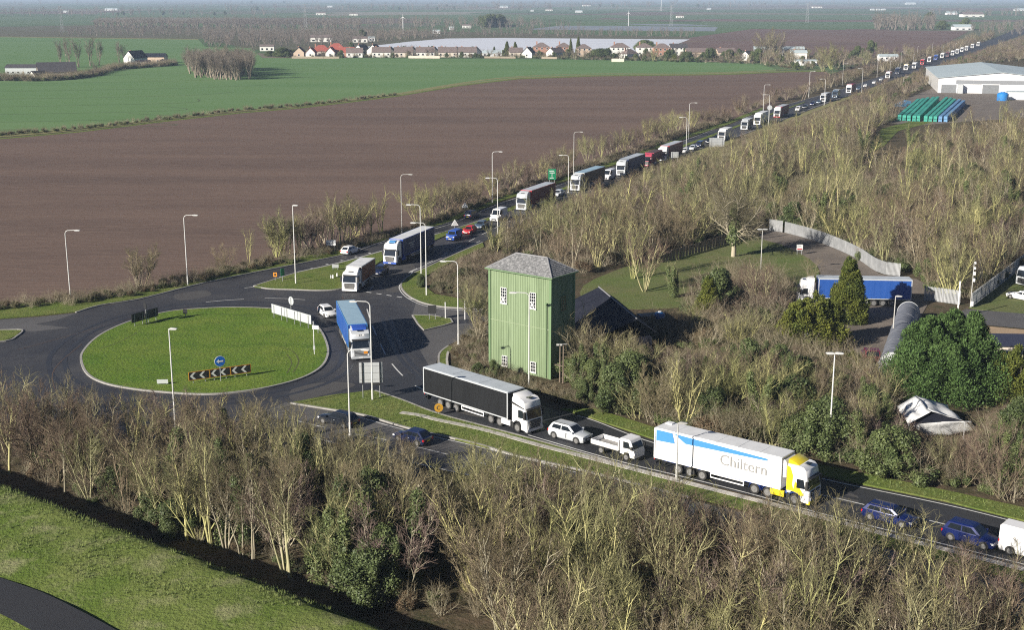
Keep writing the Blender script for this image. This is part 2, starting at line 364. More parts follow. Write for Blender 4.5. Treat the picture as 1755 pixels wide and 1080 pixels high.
me.from_pydata([(-rr, -2000, -.08), (rr, -2000, -.08), (rr, rr, -.08), (-rr, rr, -.08)], [], [(0, 1, 2, 3)]); me.materials.append(M['far'])
struct(link_mesh('ground', me))
# land near the camera: woodland floor
sheet('woodland_floor', [(-700, 1500), (2600, 1500), (2600, 120), (1760, 95), (1500, 100), (1400, 135), (900, 330), (-100, 545), (-700, 620)], M['floor'], -.03)
# ploughed and green fields
fb = [(-60, 243), (0, 238), (137, 226), (291, 207), (411, 193.6), (514, 185), (600, 175), (683, 164.5), (786, 147), (888, 135), (1025, 130), (1180, 128.5), (1258, 127), (1347, 123), (1415, 122)]
lower = [(1425, 128), (1380, 160), (1300, 190), (1240, 212), (1130, 256), (1040, 283), (930, 322), (850, 342), (740, 382), (620, 420), (520, 445), (445, 458), (377, 470), (308, 482), (219, 496), (137, 508), (0, 520), (-60, 526)]
sheet('ploughed_field', fb + lower, M['soil'], .0)
sheet('field_track', [(x, y-1.5) for x, y in fb[::-1]] + [(x, y+.5) for x, y in fb], M['grass'], .03)
top_g = [(-60, 62), (0, 63), (340, 67), (352, 80), (430, 82), (450, 99), (600, 99), (900, 101), (1150, 104), (1300, 110), (1330, 118)]
sheet('green_field', top_g + [(1330, 123.5), (1258, 126), (1180, 127), (1025, 128.5), (888, 133), (786, 145), (683, 162), (600, 172), (514, 182), (411, 190), (291, 203), (137, 222), (0, 233), (-60, 238)], M['crop'], .01)
sheet('dry_margin', [(0, 230), (137, 219), (291, 201), (411, 188), (514, 180), (600, 170.5), (683, 161), (786, 144), (888, 132), (1025, 127.6), (1180, 126), (1350, 121), (1415, 120), (1415, 122), (1347, 122.6), (1180, 127.6), (1025, 129), (888, 134), (786, 145.6), (683, 163), (600, 173), (514, 183), (411, 191), (291, 205), (137, 223.4), (0, 235)], M['dry'], .02)
sheet('dry_margin', [(0, 62), (340, 66.3), (340, 67.6), (0, 63.2)], M['dry'], .03)
line_px('dry_margin', [(x, y-4.2) for x, y in fb], 4.5, M['dry'], .035)
# fields beyond
sheet('far_field', [(-80, 31), (110, 27), (170, 30), (150, 38), (0, 44), (-80, 46)], M['crop2'], .0)
sheet('far_field', [(-80, 47), (180, 42), (1180, 62), (1180, 86), (430, 84), (350, 66), (-80, 61)], M['orch'], .0)
sheet('far_field', [(170, 20.5), (560, 25), (570, 30), (160, 29)], M['crop2'], .0)
sheet('crop_cover_field', [(600, 84), (640, 78), (700, 71), (765, 65.5), (860, 64.5), (990, 65.5), (1182, 67), (1150, 79), (1110, 90), (800, 89), (640, 88)], M['fleece'], .04)
sheet('far_field', [(1182, 64), (1290, 49), (1440, 50.5), (1660, 53), (1640, 64), (1580, 92), (1420, 96), (1300, 88), (1150, 84)], M['soil2'], .02)
line_px('farm_track', [(1160, 71.5), (1300, 68), (1420, 71), (1600, 74)], 3, M['dry'], .05)
sheet('far_field', [(1190, 46), (1205, 33), (1500, 36), (1505, 49), (1300, 48)], M['crop2'], .02)
sheet('far_field', [(1120, 36), (1220, 32), (1500, 34), (1500, 37), (1220, 36)], M['soil2'], .03)
sheet('far_field', [(1000, 27), (1250, 24), (1800, 26), (1800, 33), (1100, 33)], M['crop2'], .0)
sheet('far_field', [(200, 12), (520, 13), (500, 16), (150, 15)], M['crop2'], .0)
sheet('far_field', [(650, 16), (1100, 15), (1060, 19), (600, 20)], M['crop2'], .0)
sheet('lake_water', [(900, 50), (960, 43.5), (1100, 44), (1230, 46), (1225, 53), (1080, 52)], M['water'], .03)
sheet('lake_water', [(1050, 40), (1180, 41), (1230, 44), (1120, 43)], M['water'], .03)
rl = [(-80, 46.5), (0, 45), (100, 42), (170, 39)]
line_px('far_road', rl, 7, M['road2'], .06)

# ---- road sheets
A_up = [(1790, 28), (1725, 56), (1676, 76), (1610, 94), (1552, 114), (1523, 126), (1448.6, 150), (1382, 170), (1307, 190), (1250, 214), (1168, 241), (1054, 284), (949, 318.5), (860, 346), (783, 378), (750, 389), (663, 413), (620, 423), (600, 435), (514, 453), (411, 473), (325.6, 492), (240, 514), (171, 525), (130, 536), (70, 543), (-60, 550)]
A_dn = [(-60, 563), (0, 566), (39, 566), (28, 578), (10, 586), (-60, 592), (-60, 700), (0, 760), (300, 800), (560, 850), (700, 880), (756, 660), (750, 640), (748, 620), (752, 606), (768, 592), (800, 578), (860, 566), (860, 534), (800, 529), (757, 526), (731, 521), (714, 515), (697, 505.6), (687, 493.6), (688.5, 483), (705.6, 469.6), (731, 458), (783, 434), (827, 415), (900, 378), (960, 350), (1031, 322), (1110, 290), (1190, 259), (1260, 236), (1356, 200), (1411, 179), (1451, 165), (1509, 144), (1560, 126), (1640, 100), (1700, 78), (1755, 58), (1800, 40)]
sheet('road', A_up + A_dn, M['road'], .0)
R1_up = [(700, 640), (765, 650), (800, 666), (900, 690), (1001, 715), (1125, 757), (1260, 788), (1400, 816), (1453, 828), (1620, 862), (1755, 896), (1900, 936)]
R1_dn = [(600, 668), (643, 672), (690, 688), (750, 710), (830, 731), (912, 751), (1000, 776), (1084, 800), (1180, 823), (1290, 851), (1408, 884), (1560, 922), (1755, 972), (1900, 1010)]
sheet('road', smooth(R1_up, 4) + smooth(R1_dn, 4)[::-1], M['darkroad'], .004)
R2_up = [(490, 690), (540, 700), (590, 708), (625, 717), (700, 738), (813, 763), (888, 785), (1000, 812), (1180, 857), (1343, 897), (1500, 937), (1755, 1003), (1900, 1040)]
R2_dn = [(430, 715), (500, 742), (600, 768), (700, 793), (850, 827), (1000, 864), (1180, 908), (1343, 950), (1500, 990), (1755, 1060), (1900, 1100)]
sheet('road', smooth(R2_up, 4) + smooth(R2_dn, 4)[::-1], M['road2'], .008)
sheet('side_road', [(-60, 549), (0, 548), (70, 543), (130, 537), (100, 548), (60, 556), (120, 562), (60, 568), (0, 567), (-60, 564)], M['road2'], .008)
sheet('side_road', [(706, 541), (714, 516), (757, 527), (860, 535), (860, 545), (780, 548)], M['road2'], .006)
sheet('side_road', [(727, 567), (772, 556), (860, 550), (860, 566), (800, 578), (768, 592), (752, 606), (742, 640), (720, 600)], M['road2'], .006)
# worn wheel tracks, repaired patches
ctr = P(350, 603)
def ring_off(k): 
    pts = [P(x, y) for x, y in smooth(isl0, 5, True)]; out = []
    for p in pts: dd = (p-ctr); out.append((ctr.x+dd.x*(1+k/dd.length), ctr.y+dd.y*(1+k/dd.length)))
    return out+[out[0]]
isl0 = [(139, 617), (145, 600), (165, 580), (195, 563), (235, 548), (290, 535), (350, 529.5), (411, 528), (470, 531), (515, 542), (545, 562), (560, 590), (561, 612), (548, 632), (515, 650), (460, 665), (400, 674), (350, 677), (290, 674), (230, 668), (180, 658), (150, 642)]
for k in (2.0, 3.9): struct(strip_w('wheel_track', ring_off(k), .65, M['worn'], .012))
for off_ in (0, 1): line_px('wheel_track', [(x, y+off_*12) for x, y in ((780, 688), (900, 716), (1000, 741), (1125, 776), (1270, 810), (1408, 842), (1620, 891), (1755, 925))], .6, M['worn'], .012)
for dx in (0, 13): line_px('wheel_track', [(655+dx, 545), (672+dx, 590), (694+dx, 625), (735+dx, 658), (790+dx, 684)], .6, M['worn'], .012)
for q in ([(668, 462), (700, 449), (712, 462), (692, 480), (684, 500), (660, 496)], [(500, 668), (560, 655), (610, 660), (560, 676), (505, 688)], [(740, 690), (800, 700), (850, 716), (800, 712)], [(1420, 840), (1470, 851), (1460, 870), (1410, 860)], [(300, 505), (350, 498), (360, 507), (310, 515)]): sheet('tarmac_patch', smooth(q, 4, True), M['patch'], .010)
for q in ([(30, 600), (110, 578), (230, 545), (330, 526)], [(110, 700), (90, 640), (140, 590)], [(586, 508), (600, 530), (640, 540)]): line_px('tar_joint', q, .12, M['furrow'], .0145)
# crop tramlines and damp bands across the ploughed field
for k in range(9):
    y0 = 112+k*13.5; line_px('tramline', [(-60, y0+6-k*.3), (300, y0+1-k*.8), (640-k*60, y0-4-k*1.2)], .7, M['tram'], .03)
# ---- islands and verges (raised, kerbed)
isl = [(139, 617), (145, 600), (165, 580), (195, 563), (235, 548), (290, 535), (350, 529.5), (411, 528), (470, 531), (515, 542), (545, 562), (560, 590), (561, 612), (548, 632), (515, 650), (460, 665), (400, 674), (350, 677), (290, 674), (230, 668), (180, 658), (150, 642)]
isl_s = smooth(isl, 5, True)
slabpx('roundabout_island', isl_s, M['lawn'], .14)
line_px('kerb', isl, .28, M['kerb'], -.02, .18, 5, True)
med = smooth([(435, 491), (470, 480), (510, 468), (560, 457), (600, 447), (660, 430), (752, 401), (800, 386), (838, 373), (842, 376), (800, 392), (765, 404), (740, 415), (700, 430), (658, 446), (634, 462), (608, 484), (585, 495), (550, 498), (500, 496), (460, 495)], 3, True)
slabpx('median_grass', med, M['grass'], .13); line_px('kerb', [(435, 491), (470, 480), (510, 468), (560, 457), (600, 447), (660, 430), (752, 401), (800, 386), (838, 373)], .25, M['kerb'], -.02, .17)
line_px('kerb', [(435, 491), (460, 495.5), (500, 497), (550, 498.5), (585, 495.5), (608, 484.5), (634, 462.5)], .22, M['kerb'], -.02, .17)
slabpx('median_grass', [(860, 361), (1000, 309), (1150, 256), (1260, 216), (1380, 174), (1378, 176), (1258, 220), (1150, 260), (1000, 313), (862, 366)], M['grass'], .10)
tri = [(707, 541), (740, 542), (772, 547), (776, 554), (760, 559), (727, 567), (716, 556)]
slabpx('traffic_island', tri, M['grass'], .13); line_px('kerb', tri, .22, M['kerb'], -.02, .17, 1, True)
vg = smooth([(827, 416), (783, 435), (731, 459), (706, 470.5), (689.5, 484), (688, 494), (698, 506), (714, 515.5), (731, 521.5), (757, 526.5), (800, 529.5), (840, 532)], 4)
slabpx('verge', vg + [(840, 524), (800, 515), (745, 505), (726, 490), (728, 475), (770, 452), (830, 424)], M['grass'], .12)
line_px('kerb', vg, .25, M['kerb'], -.02, .16, 1); line_px('road_edge_line', [(x+(-4 if y < 470 else -3), y+(-3 if y < 470 else 2.5)) for x, y in vg], .15, M['mark'], .012, 0, 1)
m2 = smooth([(498, 692), (560, 680), (610, 674), (643, 671), (690, 687), (750, 710), (830, 732), (912, 754), (960, 768)], 4)
m2b = smooth([(1010, 792), (940, 779), (888, 783), (813, 761), (700, 735), (625, 713), (570, 702), (530, 696)], 4)
slabpx('median_grass', m2 + [(1000, 780), (1090, 806), (1180, 830), (1408, 892), (1755, 982), (1755, 998), (1500, 932), (1343, 892), (1180, 852), (1000, 806), (888, 782)] + m2b[14:], M['grass'], .12)
line_px('kerb', [(643, 671), (690, 687), (750, 710), (830, 732), (912, 754), (1000, 779), (1090, 805), (1180, 828), (1408, 889), (1755, 979)], .25, M['kerb'], -.02, .16)
line_px('kerb', [(498, 692), (560, 702), (625, 713), (700, 735), (813, 761), (888, 783), (1000, 808), (1180, 854)], .25, M['kerb'], -.02, .17)
line_px('concrete_channel', [(687, 709), (720, 714), (751, 722), (830, 739), (923, 765), (1025, 791), (1110, 813), (1200, 836), (1347, 873), (1500, 914), (1755, 979)], .75, M['concrete'], .10, .06)
r1v = [(756, 640), (752, 622), (754, 606), (768, 593), (776, 596), (768, 610), (768, 626), (778, 640), (800, 650)]
slabpx('verge', r1v + [(800, 664), (780, 655), (765, 648)], M['grass'], .12)
line_px('kerb', [(768, 594), (754, 606), (752, 622), (757, 640), (780, 656), (800, 664), (900, 688)], .25, M['kerb'], -.02, .16)
line_px('footpath_edging', [(768, 604), (766, 620), (771, 638), (790, 655)], .3, M['concrete'], .08, .08)
slabpx('verge', [(960, 702), (1001, 713), (1125, 755), (1400, 814), (1453, 826), (1620, 860), (1755, 894), (1900, 930), (1900, 905), (1755, 872), (1620, 842), (1455, 808), (1300, 776), (1125, 735), (1020, 702)], M['grass'], .11)
slabpx('verge', [(-60, 549), (0, 547), (70, 541), (130, 535), (171, 523), (240, 512), (325, 490.5), (411, 471.5), (514, 451.5), (600, 434), (620, 421.5), (663, 411.5), (750, 387.5), (783, 376.5), (860, 344.5), (949, 317), (1054, 282.5), (1168, 239.5), (1250, 212.5), (1307, 188.5), (1307, 184), (1250, 207), (1168, 234), (1054, 276), (949, 310), (860, 337), (783, 369), (750, 380), (663, 405), (600, 425), (514, 441), (411, 462), (325, 482), (240, 498), (130, 514), (0, 524), (-60, 528)], M['grass'], .11)
line_px('kerb', [(130, 536), (171, 524), (240, 513), (325, 491.2), (411, 472.3), (514, 452.2), (600, 434.5), (663, 412.3), (750, 388.3), (783, 377.2)], .22, M['kerb'], -.02, .15)
slabpx('verge', [(-60, 567), (0, 567), (37, 567), (27, 577), (10, 584.5), (-60, 591)], M['grass'], .12)
slabpx('verge', [(1190, 260.5), (1260, 237.5), (1356, 201), (1451, 166), (1509, 145), (1640, 101), (1640, 104), (1509, 150), (1451, 171), (1356, 207), (1260, 244), (1190, 268)], M['dry'], .1)
line_px('kerb', [(-60, 566), (0, 566.5), (38, 566.3), (28, 577.5), (10, 585.3), (-60, 591.5)], .22, M['kerb'], -.02, .16, 3)
for q in ([(503, 640), (512, 622), (503, 605), (480, 596)], [(492, 642), (500, 624), (492, 610)], [(170, 600), (200, 590), (235, 572)], [(230, 560), (300, 545), (380, 540), (460, 548)]): line_px('wheel_rut', q, .14, M['rut'], .146)
# ---- painted lines
z = .016
line_px('road_edge_line', [(990, 713), (1020, 722), (1125, 761), (1260, 791), (1400, 819), (1453, 831), (1620, 865.5), (1755, 899), (1900, 937)], .16, M['mark'], z)
line_px('road_edge_line', [(905, 746), (1000, 774), (1084, 797), (1180, 820), (1290, 848), (1408, 881), (1560, 919), (1755, 968)], .16, M['mark'], z)
dashes('lane_dashes', [(1000, 748), (1125, 783), (1270, 817), (1408, 849), (1455, 859.5), (1620, 899.5), (1755, 934)], .15, 4, 5, M['mark'], z)
line_px('road_edge_line', [(560, 700), (587, 707), (625, 718), (700, 739), (813, 764.5), (900, 787), (1000, 813.5)], .15, M['mark'], z)
dashes('lane_dashes', [(510, 722), (590, 741), (655, 753), (745, 774), (850, 800), (960, 826)], .15, 4, 4, M['mark'], z)
line_px('road_edge_line', [(500, 741), (600, 766), (720, 796), (850, 825)], .15, M['mark'], z)
ring = [(629, 530), (637, 556), (645, 575), (655, 596), (663, 612), (682, 636), (706, 658), (730, 670), (760, 680)]
dashes('roundabout_lane_dashes', ring, .17, 5.5, 4.5, M['mark'], z)
dashes('give_way_dashes', [(628, 500.5), (650, 504), (670, 507), (690, 510), (712, 513.5)], .3, 1.3, 1.0, M['mark'], z, 3)
dashes('give_way_dashes', [(640, 490), (632, 500)], .15, 3, 1, M['mark'], z, 2)
line_px('road_line', [(353, 518), (385, 515), (418, 513)], .16, M['mark'], z); line_px('road_line', [(454, 511), (490, 512), (523, 514)], .16, M['mark'], z)
line_px('road_line', [(419, 494), (440, 491)], .16, M['mark'], z)
line_px('road_line', [(715, 460), (702, 466)], .18, M['mark'], z)
dashes('lane_dashes', [(700, 468), (770, 432), (830, 400), (900, 366)], .15, 3.5, 4, M['mark'], z)
line_px('road_edge_line', [(620, 425), (663, 414.5), (750, 390.5), (783, 379.5), (860, 347.5), (949, 320), (1054, 285.7), (1168, 242.5), (1307, 191.5), (1448, 151.3)], .15, M['mark'], z)
line_px('road_edge_line', [(1190, 257.5), (1260, 234.5), (1356, 198.7), (1411, 177.9), (1451, 164)], .15, M['mark'], z)
line_px('road_edge_line', [(510, 466), (560, 455), (600, 445), (660, 428), (752, 399)], .15, M['mark'], z)
dashes('hatch_marks', [(480, 475.5), (560, 453.5), (640, 432)], .5, .5, 3.5, M['mark'], .02)

# ---- flood bank at the lower left: crest 3.6 m
c0, c1 = P(0, 837, 3.6), P(600, 1066, 3.6)
bd = (c1-c0).normalized(); bn_ = Vector((-bd.y, bd.x, 0)); 
if bn_.y < 0: bn_ = -bn_
prof = [(-75, -1.5), (-42, -.5), (-31, .55), (-22, 1.3), (-12, 2.5), (-5, 3.3), (-1, 3.6), (0, 3.6), (.5, 3.45), (5.3, .0), (6.2, -.1)]
def bank_z(s):
    for (a, za), (b, zb) in zip(prof, prof[1:]):
        if a <= s <= b: return za + (zb-za)*(s-a)/(b-a)
    return -1
ns = 120; vs = []; rb = random.Random(3)
for i in range(ns+1):
    t = -60 + i*1.9
    for s, zz in prof:
        s2 = s + (rb.uniform(-.25, .25) if abs(s) < 1 else 0)
        p = c0 + bd*t + bn_*s2; vs.append((p.x, p.y, zz + (rb.uniform(-.12, .12) if zz > 1 else 0)))
k = len(prof); mbk = MB(); mbk.add(vs, [(i*k+j, i*k+j+1, (i+1)*k+j+1, (i+1)*k+j) for i in range(ns) for j in range(k-1)])
bko = mbk.build('bank', M['bank'], smooth_a=50); struct(bko, 'grass flood bank at the lower left')
def bank_hit(x, y):
    z_ = 1.5
    for _ in range(25): p = P(x, y, z_); z_ = .5*z_+.5*bank_z((Vector((p.x, p.y, 0))-Vector((c0.x, c0.y, 0))).dot(bn_))
    return P(x, y, z_)
e1 = [bank_hit(x, y) for x, y in smooth([(-80, 968), (0, 994), (69, 1018), (130, 1047), (192, 1080), (260, 1120)], 6)]
e0 = [bank_hit(x, y) for x, y in smooth([(-120, 1000), (0, 1056), (45, 1080), (100, 1110), (180, 1160), (260, 1210)], 6)]
def on_bank(p, up=.06):
    s = (Vector((p.x, p.y, 0)) - Vector((c0.x, c0.y, 0))).dot(bn_); return (p.x, p.y, bank_z(s)+up)
mbp = MB(); q = len(e1); rows = 6
vs = []
for j in range(rows+1):
    for a, b in zip(e1, e0): vs.append(on_bank(a.lerp(b, j/rows), .17))
mbp.add(vs, [(j*q+i, j*q+i+1, (j+1)*q+i+1, (j+1)*q+i) for j in range(rows) for i in range(q-1)])
struct(mbp.build('path', M['path'], smooth_a=60), 'dark asphalt path on the flood bank')
# ---- yard grounds
slabpx('yard_grass', smooth([(1000, 490), (1080, 455), (1200, 420), (1300, 398), (1330, 400), (1370, 432), (1400, 455), (1400, 478), (1370, 500), (1250, 520), (1100, 530), (1010, 520)], 3, True), M['rough'], .03, -.02)
sheet('drive', smooth([(1300, 395), (1345, 399), (1392, 411), (1430, 426), (1471, 445), (1499, 464), (1516, 472), (1570, 478), (1600, 500), (1590, 522), (1570, 560), (1540, 640), (1500, 660), (1470, 640), (1440, 600), (1380, 530), (1370, 500), (1405, 480), (1400, 455), (1370, 434), (1335, 418), (1305, 410)], 2, True), M['yard'], .035)
sheet('drive', [(1600, 560), (1655, 530), (1780, 540), (1780, 566), (1660, 555)], M['road2'], .04)
sheet('sandy_ground', [(1655, 556), (1780, 568), (1780, 620), (1690, 610), (1640, 590)], M['sand'], .03)
slabpx('yard_grass', [(1660, 528), (1700, 495), (1740, 460), (1790, 430), (1790, 541), (1720, 537)], M['rough'], .03, -.02)
sheet('yard_ground', [(1545, 172), (1600, 150), (1800, 165), (1800, 200), (1660, 208), (1560, 216), (1520, 210)], M['yard'], .02)
slabpx('grass_track', [(1490, 245), (1512, 220), (1560, 208), (1600, 209), (1540, 224), (1515, 250), (1490, 262)], M['grass'], .05, -.02)

# ------------------------------------------------------------------ vegetation generators
def polys_to_mesh(name, polys, mat_, sides):
    """polys: list of (points Nx3, radii N). one mesh of tapered tubes"""
    V = []; Fc = []; base = 0
    for pts, rad in polys:
        n = len(pts); pts = np.asarray(pts); rad = np.asarray(rad)
        d = np.gradient(pts, axis=0); d /= np.linalg.norm(d, axis=1)[:, None] + 1e-9
        ref = np.array([0.3, 0.1, 1.0]) if abs(d[0][2]) < .8 else np.array([1.0, .2, 0])
        u = np.cross(d, ref); u /= np.linalg.norm(u, axis=1)[:, None] + 1e-9; w = np.cross(d, u)
        a = np.arange(sides)*2*math.pi/sides
        ring = pts[:, None, :] + rad[:, None, None]*(np.cos(a)[None, :, None]*u[:, None, :] + np.sin(a)[None, :, None]*w[:, None, :])
        V.append(ring.reshape(-1, 3))
        i = np.arange(n-1)[:, None]*sides + np.arange(sides)[None, :]
        j = np.arange(n-1)[:, None]*sides + (np.arange(sides)[None, :]+1) % sides
        Fc.append(np.stack([i, j, j+sides, i+sides], -1).reshape(-1, 4) + base); base += n*sides
    V = np.concatenate(V); Fc = np.concatenate(Fc)
    return quad_mesh(name, V, Fc, mat_)
def quad_mesh(name, V, Fc, mat_):
    me = bpy.data.meshes.new(name); me.vertices.add(len(V)); me.vertices.foreach_set('co', V.astype(np.float32).ravel())
    k = Fc.shape[1]; me.loops.add(Fc.size); me.loops.foreach_set('vertex_index', Fc.astype(np.int32).ravel())
    me.polygons.add(len(Fc)); me.polygons.foreach_set('loop_start', np.arange(0, Fc.size, k, dtype=np.int32))
    me.update(calc_edges=True); me.materials.append(mat_); return me
class Grow:
    def __init__(s, seed): s.r = np.random.RandomState(seed); s.lv = [[], [], [], [], []]
    def branch(s, p, d, L, r, lv, spec):
        rs = s.r; n = spec[lv]['n']; pts = [p]; d = d/np.linalg.norm(d); st = L/n
        for i in range(n):
            d = d + rs.normal(0, spec[lv]['wob'], 3) + np.array([0, 0, spec[lv]['up']]); d /= np.linalg.norm(d); pts.append(pts[-1]+d*st)
        pts = np.array(pts); rad = np.linspace(r, r*spec[lv]['tip'], n+1); s.lv[lv].append((pts, rad))
        if lv+1 < len(spec):
            c = spec[lv+1]; cnt = max(1, int(c['cnt']*(.75+.5*rs.rand())))
            for q in range(cnt):
                t = c['t0'] + (1-c['t0'])*((q+rs.rand())/cnt); x = t*n; i = min(int(x), n-1); pp = pts[i]+(pts[i+1]-pts[i])*(x-i)
                ax = pts[i+1]-pts[i]; ax /= np.linalg.norm(ax); v = rs.normal(0, 1, 3); v -= ax*v.dot(ax); v /= np.linalg.norm(v)
                an = math.radians(c['ang']*(.7+.6*rs.rand())); nd = ax*math.cos(an)+v*math.sin(an)
                s.branch(pp, nd, c['len']*(.65+.6*rs.rand())*(1-c.get('taper', 0)*t), max(r*(1-(1-spec[lv]['tip'])*t)*c['rr'], c['rmin']), lv+1, spec)
def leaf_blob(rs, cen, rad, n, size, shell=.55, spray=False):
    """n little folded leaf quads spread through an ellipsoid"""
    d = rs.normal(0, 1, (n, 3)); d /= np.linalg.norm(d, axis=1)[:, None]
    rr_ = (shell + (1-shell)*rs.rand(n)**.6)[:, None]
    c = np.array(cen) + d*np.array(rad)*rr_
    u = rs.normal(0, 1, (n, 3)); u /= np.linalg.norm(u, axis=1)[:, None]
    nn = d + rs.normal(0, .6, (n, 3)) + np.array([0, 0, .3]); nn /= np.linalg.norm(nn, axis=1)[:, None]
    u = np.cross(nn, u); u /= np.linalg.norm(u, axis=1)[:, None]; w = np.cross(nn, u)
    if spray:
        u = d*np.array([1, 1, .3])*.8 + np.array([0, 0, 1.0]) + rs.normal(0, .45, (n, 3)); u /= np.linalg.norm(u, axis=1)[:, None]; w = np.cross(d+rs.normal(0, .3, (n, 3)), u); w /= np.linalg.norm(w, axis=1)[:, None]; nn = d
        s = size*(.6+.8*rs.rand(n))[:, None]; return np.stack([c-u*s*1.2, c+w*s*.55, c+u*s*1.5, c-w*s*.55], 1).reshape(-1, 3)
    s = size*(.6+.8*rs.rand(n))[:, None]
    V = np.stack([c-u*s, c+w*s*.6-nn*s*.15, c+u*s*1.1, c-w*s*.6-nn*s*.15], 1).reshape(-1, 3)
    return V
def leaves_mesh(name, Vs, mat_):
    V = np.concatenate(Vs); n = len(V)//4; return quad_mesh(name, V, np.arange(n*4).reshape(n, 4), mat_)
def mk_fan(seed, H=8.5, stems=6, spread=.42, bark='barkY', twig='twigB', dens=1.0, thick=1.0, ivy=0, single=False):
    g = Grow(seed); rs = g.r
    spec = [dict(n=7, wob=.07, up=.045, tip=.22), dict(n=4, wob=.1, up=.09, tip=.35, cnt=10*dens, t0=.28 if not single else .3, ang=32, len=H*.30, rr=.5, rmin=.033*thick, taper=.45),
            dict(n=3, wob=.12, up=.10, tip=.5, cnt=5.0*dens, t0=.2, ang=36, len=H*.15, rr=.55, rmin=.021*thick, taper=.3),
            dict(n=2, wob=.14, up=.08, tip=.6, cnt=3.2*dens, t0=.15, ang=38, len=H*.085, rr=.6, rmin=.0095*thick, taper=.2)]
    for i in range(stems):
        a = 2*math.pi*(i+rs.rand())/stems; sp = spread*(.25+.9*rs.rand()) if not single else .04
        g.branch(np.array([math.cos(a)*.25*(stems > 1), math.sin(a)*.25*(stems > 1), -.1]), np.array([math.cos(a)*sp, math.sin(a)*sp, 1.0]), H*(.75+.3*rs.rand()), .10*thick*H/8.5*(1.25 if single else .92)*(.8+.4*rs.rand()), 0, spec)
    trunk = polys_to_mesh('trunk', g.lv[0]+g.lv[1], M[bark], 5); crown = polys_to_mesh('crown', g.lv[2]+g.lv[3], M[twig], 3)
    iv = None
    if ivy:
        Vs = []
        for pts, rad in g.lv[0]:
            for k in range(len(pts)):
                if k/len(pts) < .8: Vs.append(leaf_blob(rs, pts[k], (ivy*(1.1-.6*k/len(pts)),)*2+(H*.13,), int(520*ivy), .12, .25))
        iv = leaves_mesh('ivy', Vs, M['ivy'])
    return [('trunk', trunk), ('crown', crown)] + ([('ivy', iv)] if iv else [])
def mk_oak(seed, H=11, spread=1, bark='barkY', twig='twigB'):
    g = Grow(seed); rs = g.r
    spec = [dict(n=5, wob=.05, up=.1, tip=.55), dict(n=6, wob=.13, up=.09, tip=.2, cnt=15, t0=.32, ang=46, len=H*.5*spread, rr=.5, rmin=.12, taper=.15),
            dict(n=4, wob=.18, up=.05, tip=.3, cnt=10, t0=.2, ang=42, len=H*.26, rr=.5, rmin=.045, taper=.3), dict(n=3, wob=.18, up=.05, tip=.5, cnt=9, t0=.15, ang=42, len=H*.12, rr=.5, rmin=.011),
            dict(n=2, wob=.2, up=.05, tip=.6, cnt=4.5, t0=.3, ang=40, len=H*.065, rr=.6, rmin=.008)]
    g.branch(np.array([0, 0, -.1]), np.array([.03, 0, 1.0]), H*.55, .42*H/11, 0, spec)
    return [('trunk', polys_to_mesh('trunk', g.lv[0]+g.lv[1]+g.lv[2], M[bark], 5)), ('crown', polys_to_mesh('crown', g.lv[3]+g.lv[4], M[twig], 3))]
def mk_shrub(seed, H=3.0, twig='twigB', leaf=None, nleaf=500):
    g = Grow(seed); rs = g.r
    spec = [dict(n=3, wob=.15, up=.04, tip=.4), dict(n=3, wob=.15, up=.06, tip=.4, cnt=6, t0=.15, ang=38, len=H*.45, rr=.6, rmin=.014), dict(n=2, wob=.15, up=.05, tip=.6, cnt=5, t0=.15, ang=40, len=H*.25, rr=.6, rmin=.009)]
    for i in range(14):
        a = rs.rand()*6.28; sp = .15+.9*rs.rand(); rb_ = rs.rand()*H*.25
        g.branch(np.array([math.cos(a)*rb_, math.sin(a)*rb_, -.1]), np.array([math.cos(a)*sp, math.sin(a)*sp, 1.0]), H*(.7+.4*rs.rand()), .035, 0, spec)
    out = [('stems', polys_to_mesh('stems', g.lv[0]+g.lv[1], M['barkG' if twig == 'twigB' else 'barkY'], 3)), ('crown', polys_to_mesh('crown', g.lv[2], M[twig], 3))]
    if leaf:
        Vs = [leaf_blob(rs, (rs.normal(0, H*.22), rs.normal(0, H*.22), H*(.25+.35*rs.rand())), (H*.27, H*.27, H*.25), nleaf//8, .10, .3) for _ in range(8)]
        out.append(('leaves', leaves_mesh('leaves', Vs, M[leaf])))
    return out
def mk_conifer(seed, H=9, Rr=3, leaf='conif', n=9000, pw=.8, low=.05, tops=1):
    rs = np.random.RandomState(seed); Vs = []; blobs = []
    for t in range(tops):
        ta = 6.283*(t-1)/max(tops-1, 1)+.5; ox, oy = (0, 0) if t == 0 else (math.cos(ta)*Rr*.42, math.sin(ta)*Rr*.36); hh = H*(1 if t == 0 else rs.uniform(.80, .95)); r0 = Rr if tops == 1 else Rr*.72
        for k in range(int(110/math.sqrt(tops))):
            f = low + (1-low)*rs.rand()**1.1; rr_ = r0*max((1-f), .02)**pw*(.75+.35*rs.rand()) + .1; a = rs.rand()*6.28
            sz = .26*r0*(1.05-f*.75)+.12; zz = hh*f
            Vs.append(leaf_blob(rs, (ox+math.cos(a)*rr_*.78, oy+math.sin(a)*rr_*.78, zz), (sz, sz, sz*1.5), int(n/110/math.sqrt(tops)*1.1), .075+.004*H, .35, True))
    tr = polys_to_mesh('trunk', [(np.array([[0, 0, -.1], [0, 0, H*.5], [0, 0, H*.85]]), np.array([.22, .14, .04]))], M['barkG'], 6)
    return [('trunk', tr), ('foliage', leaves_mesh('foliage', Vs, M[leaf]))]
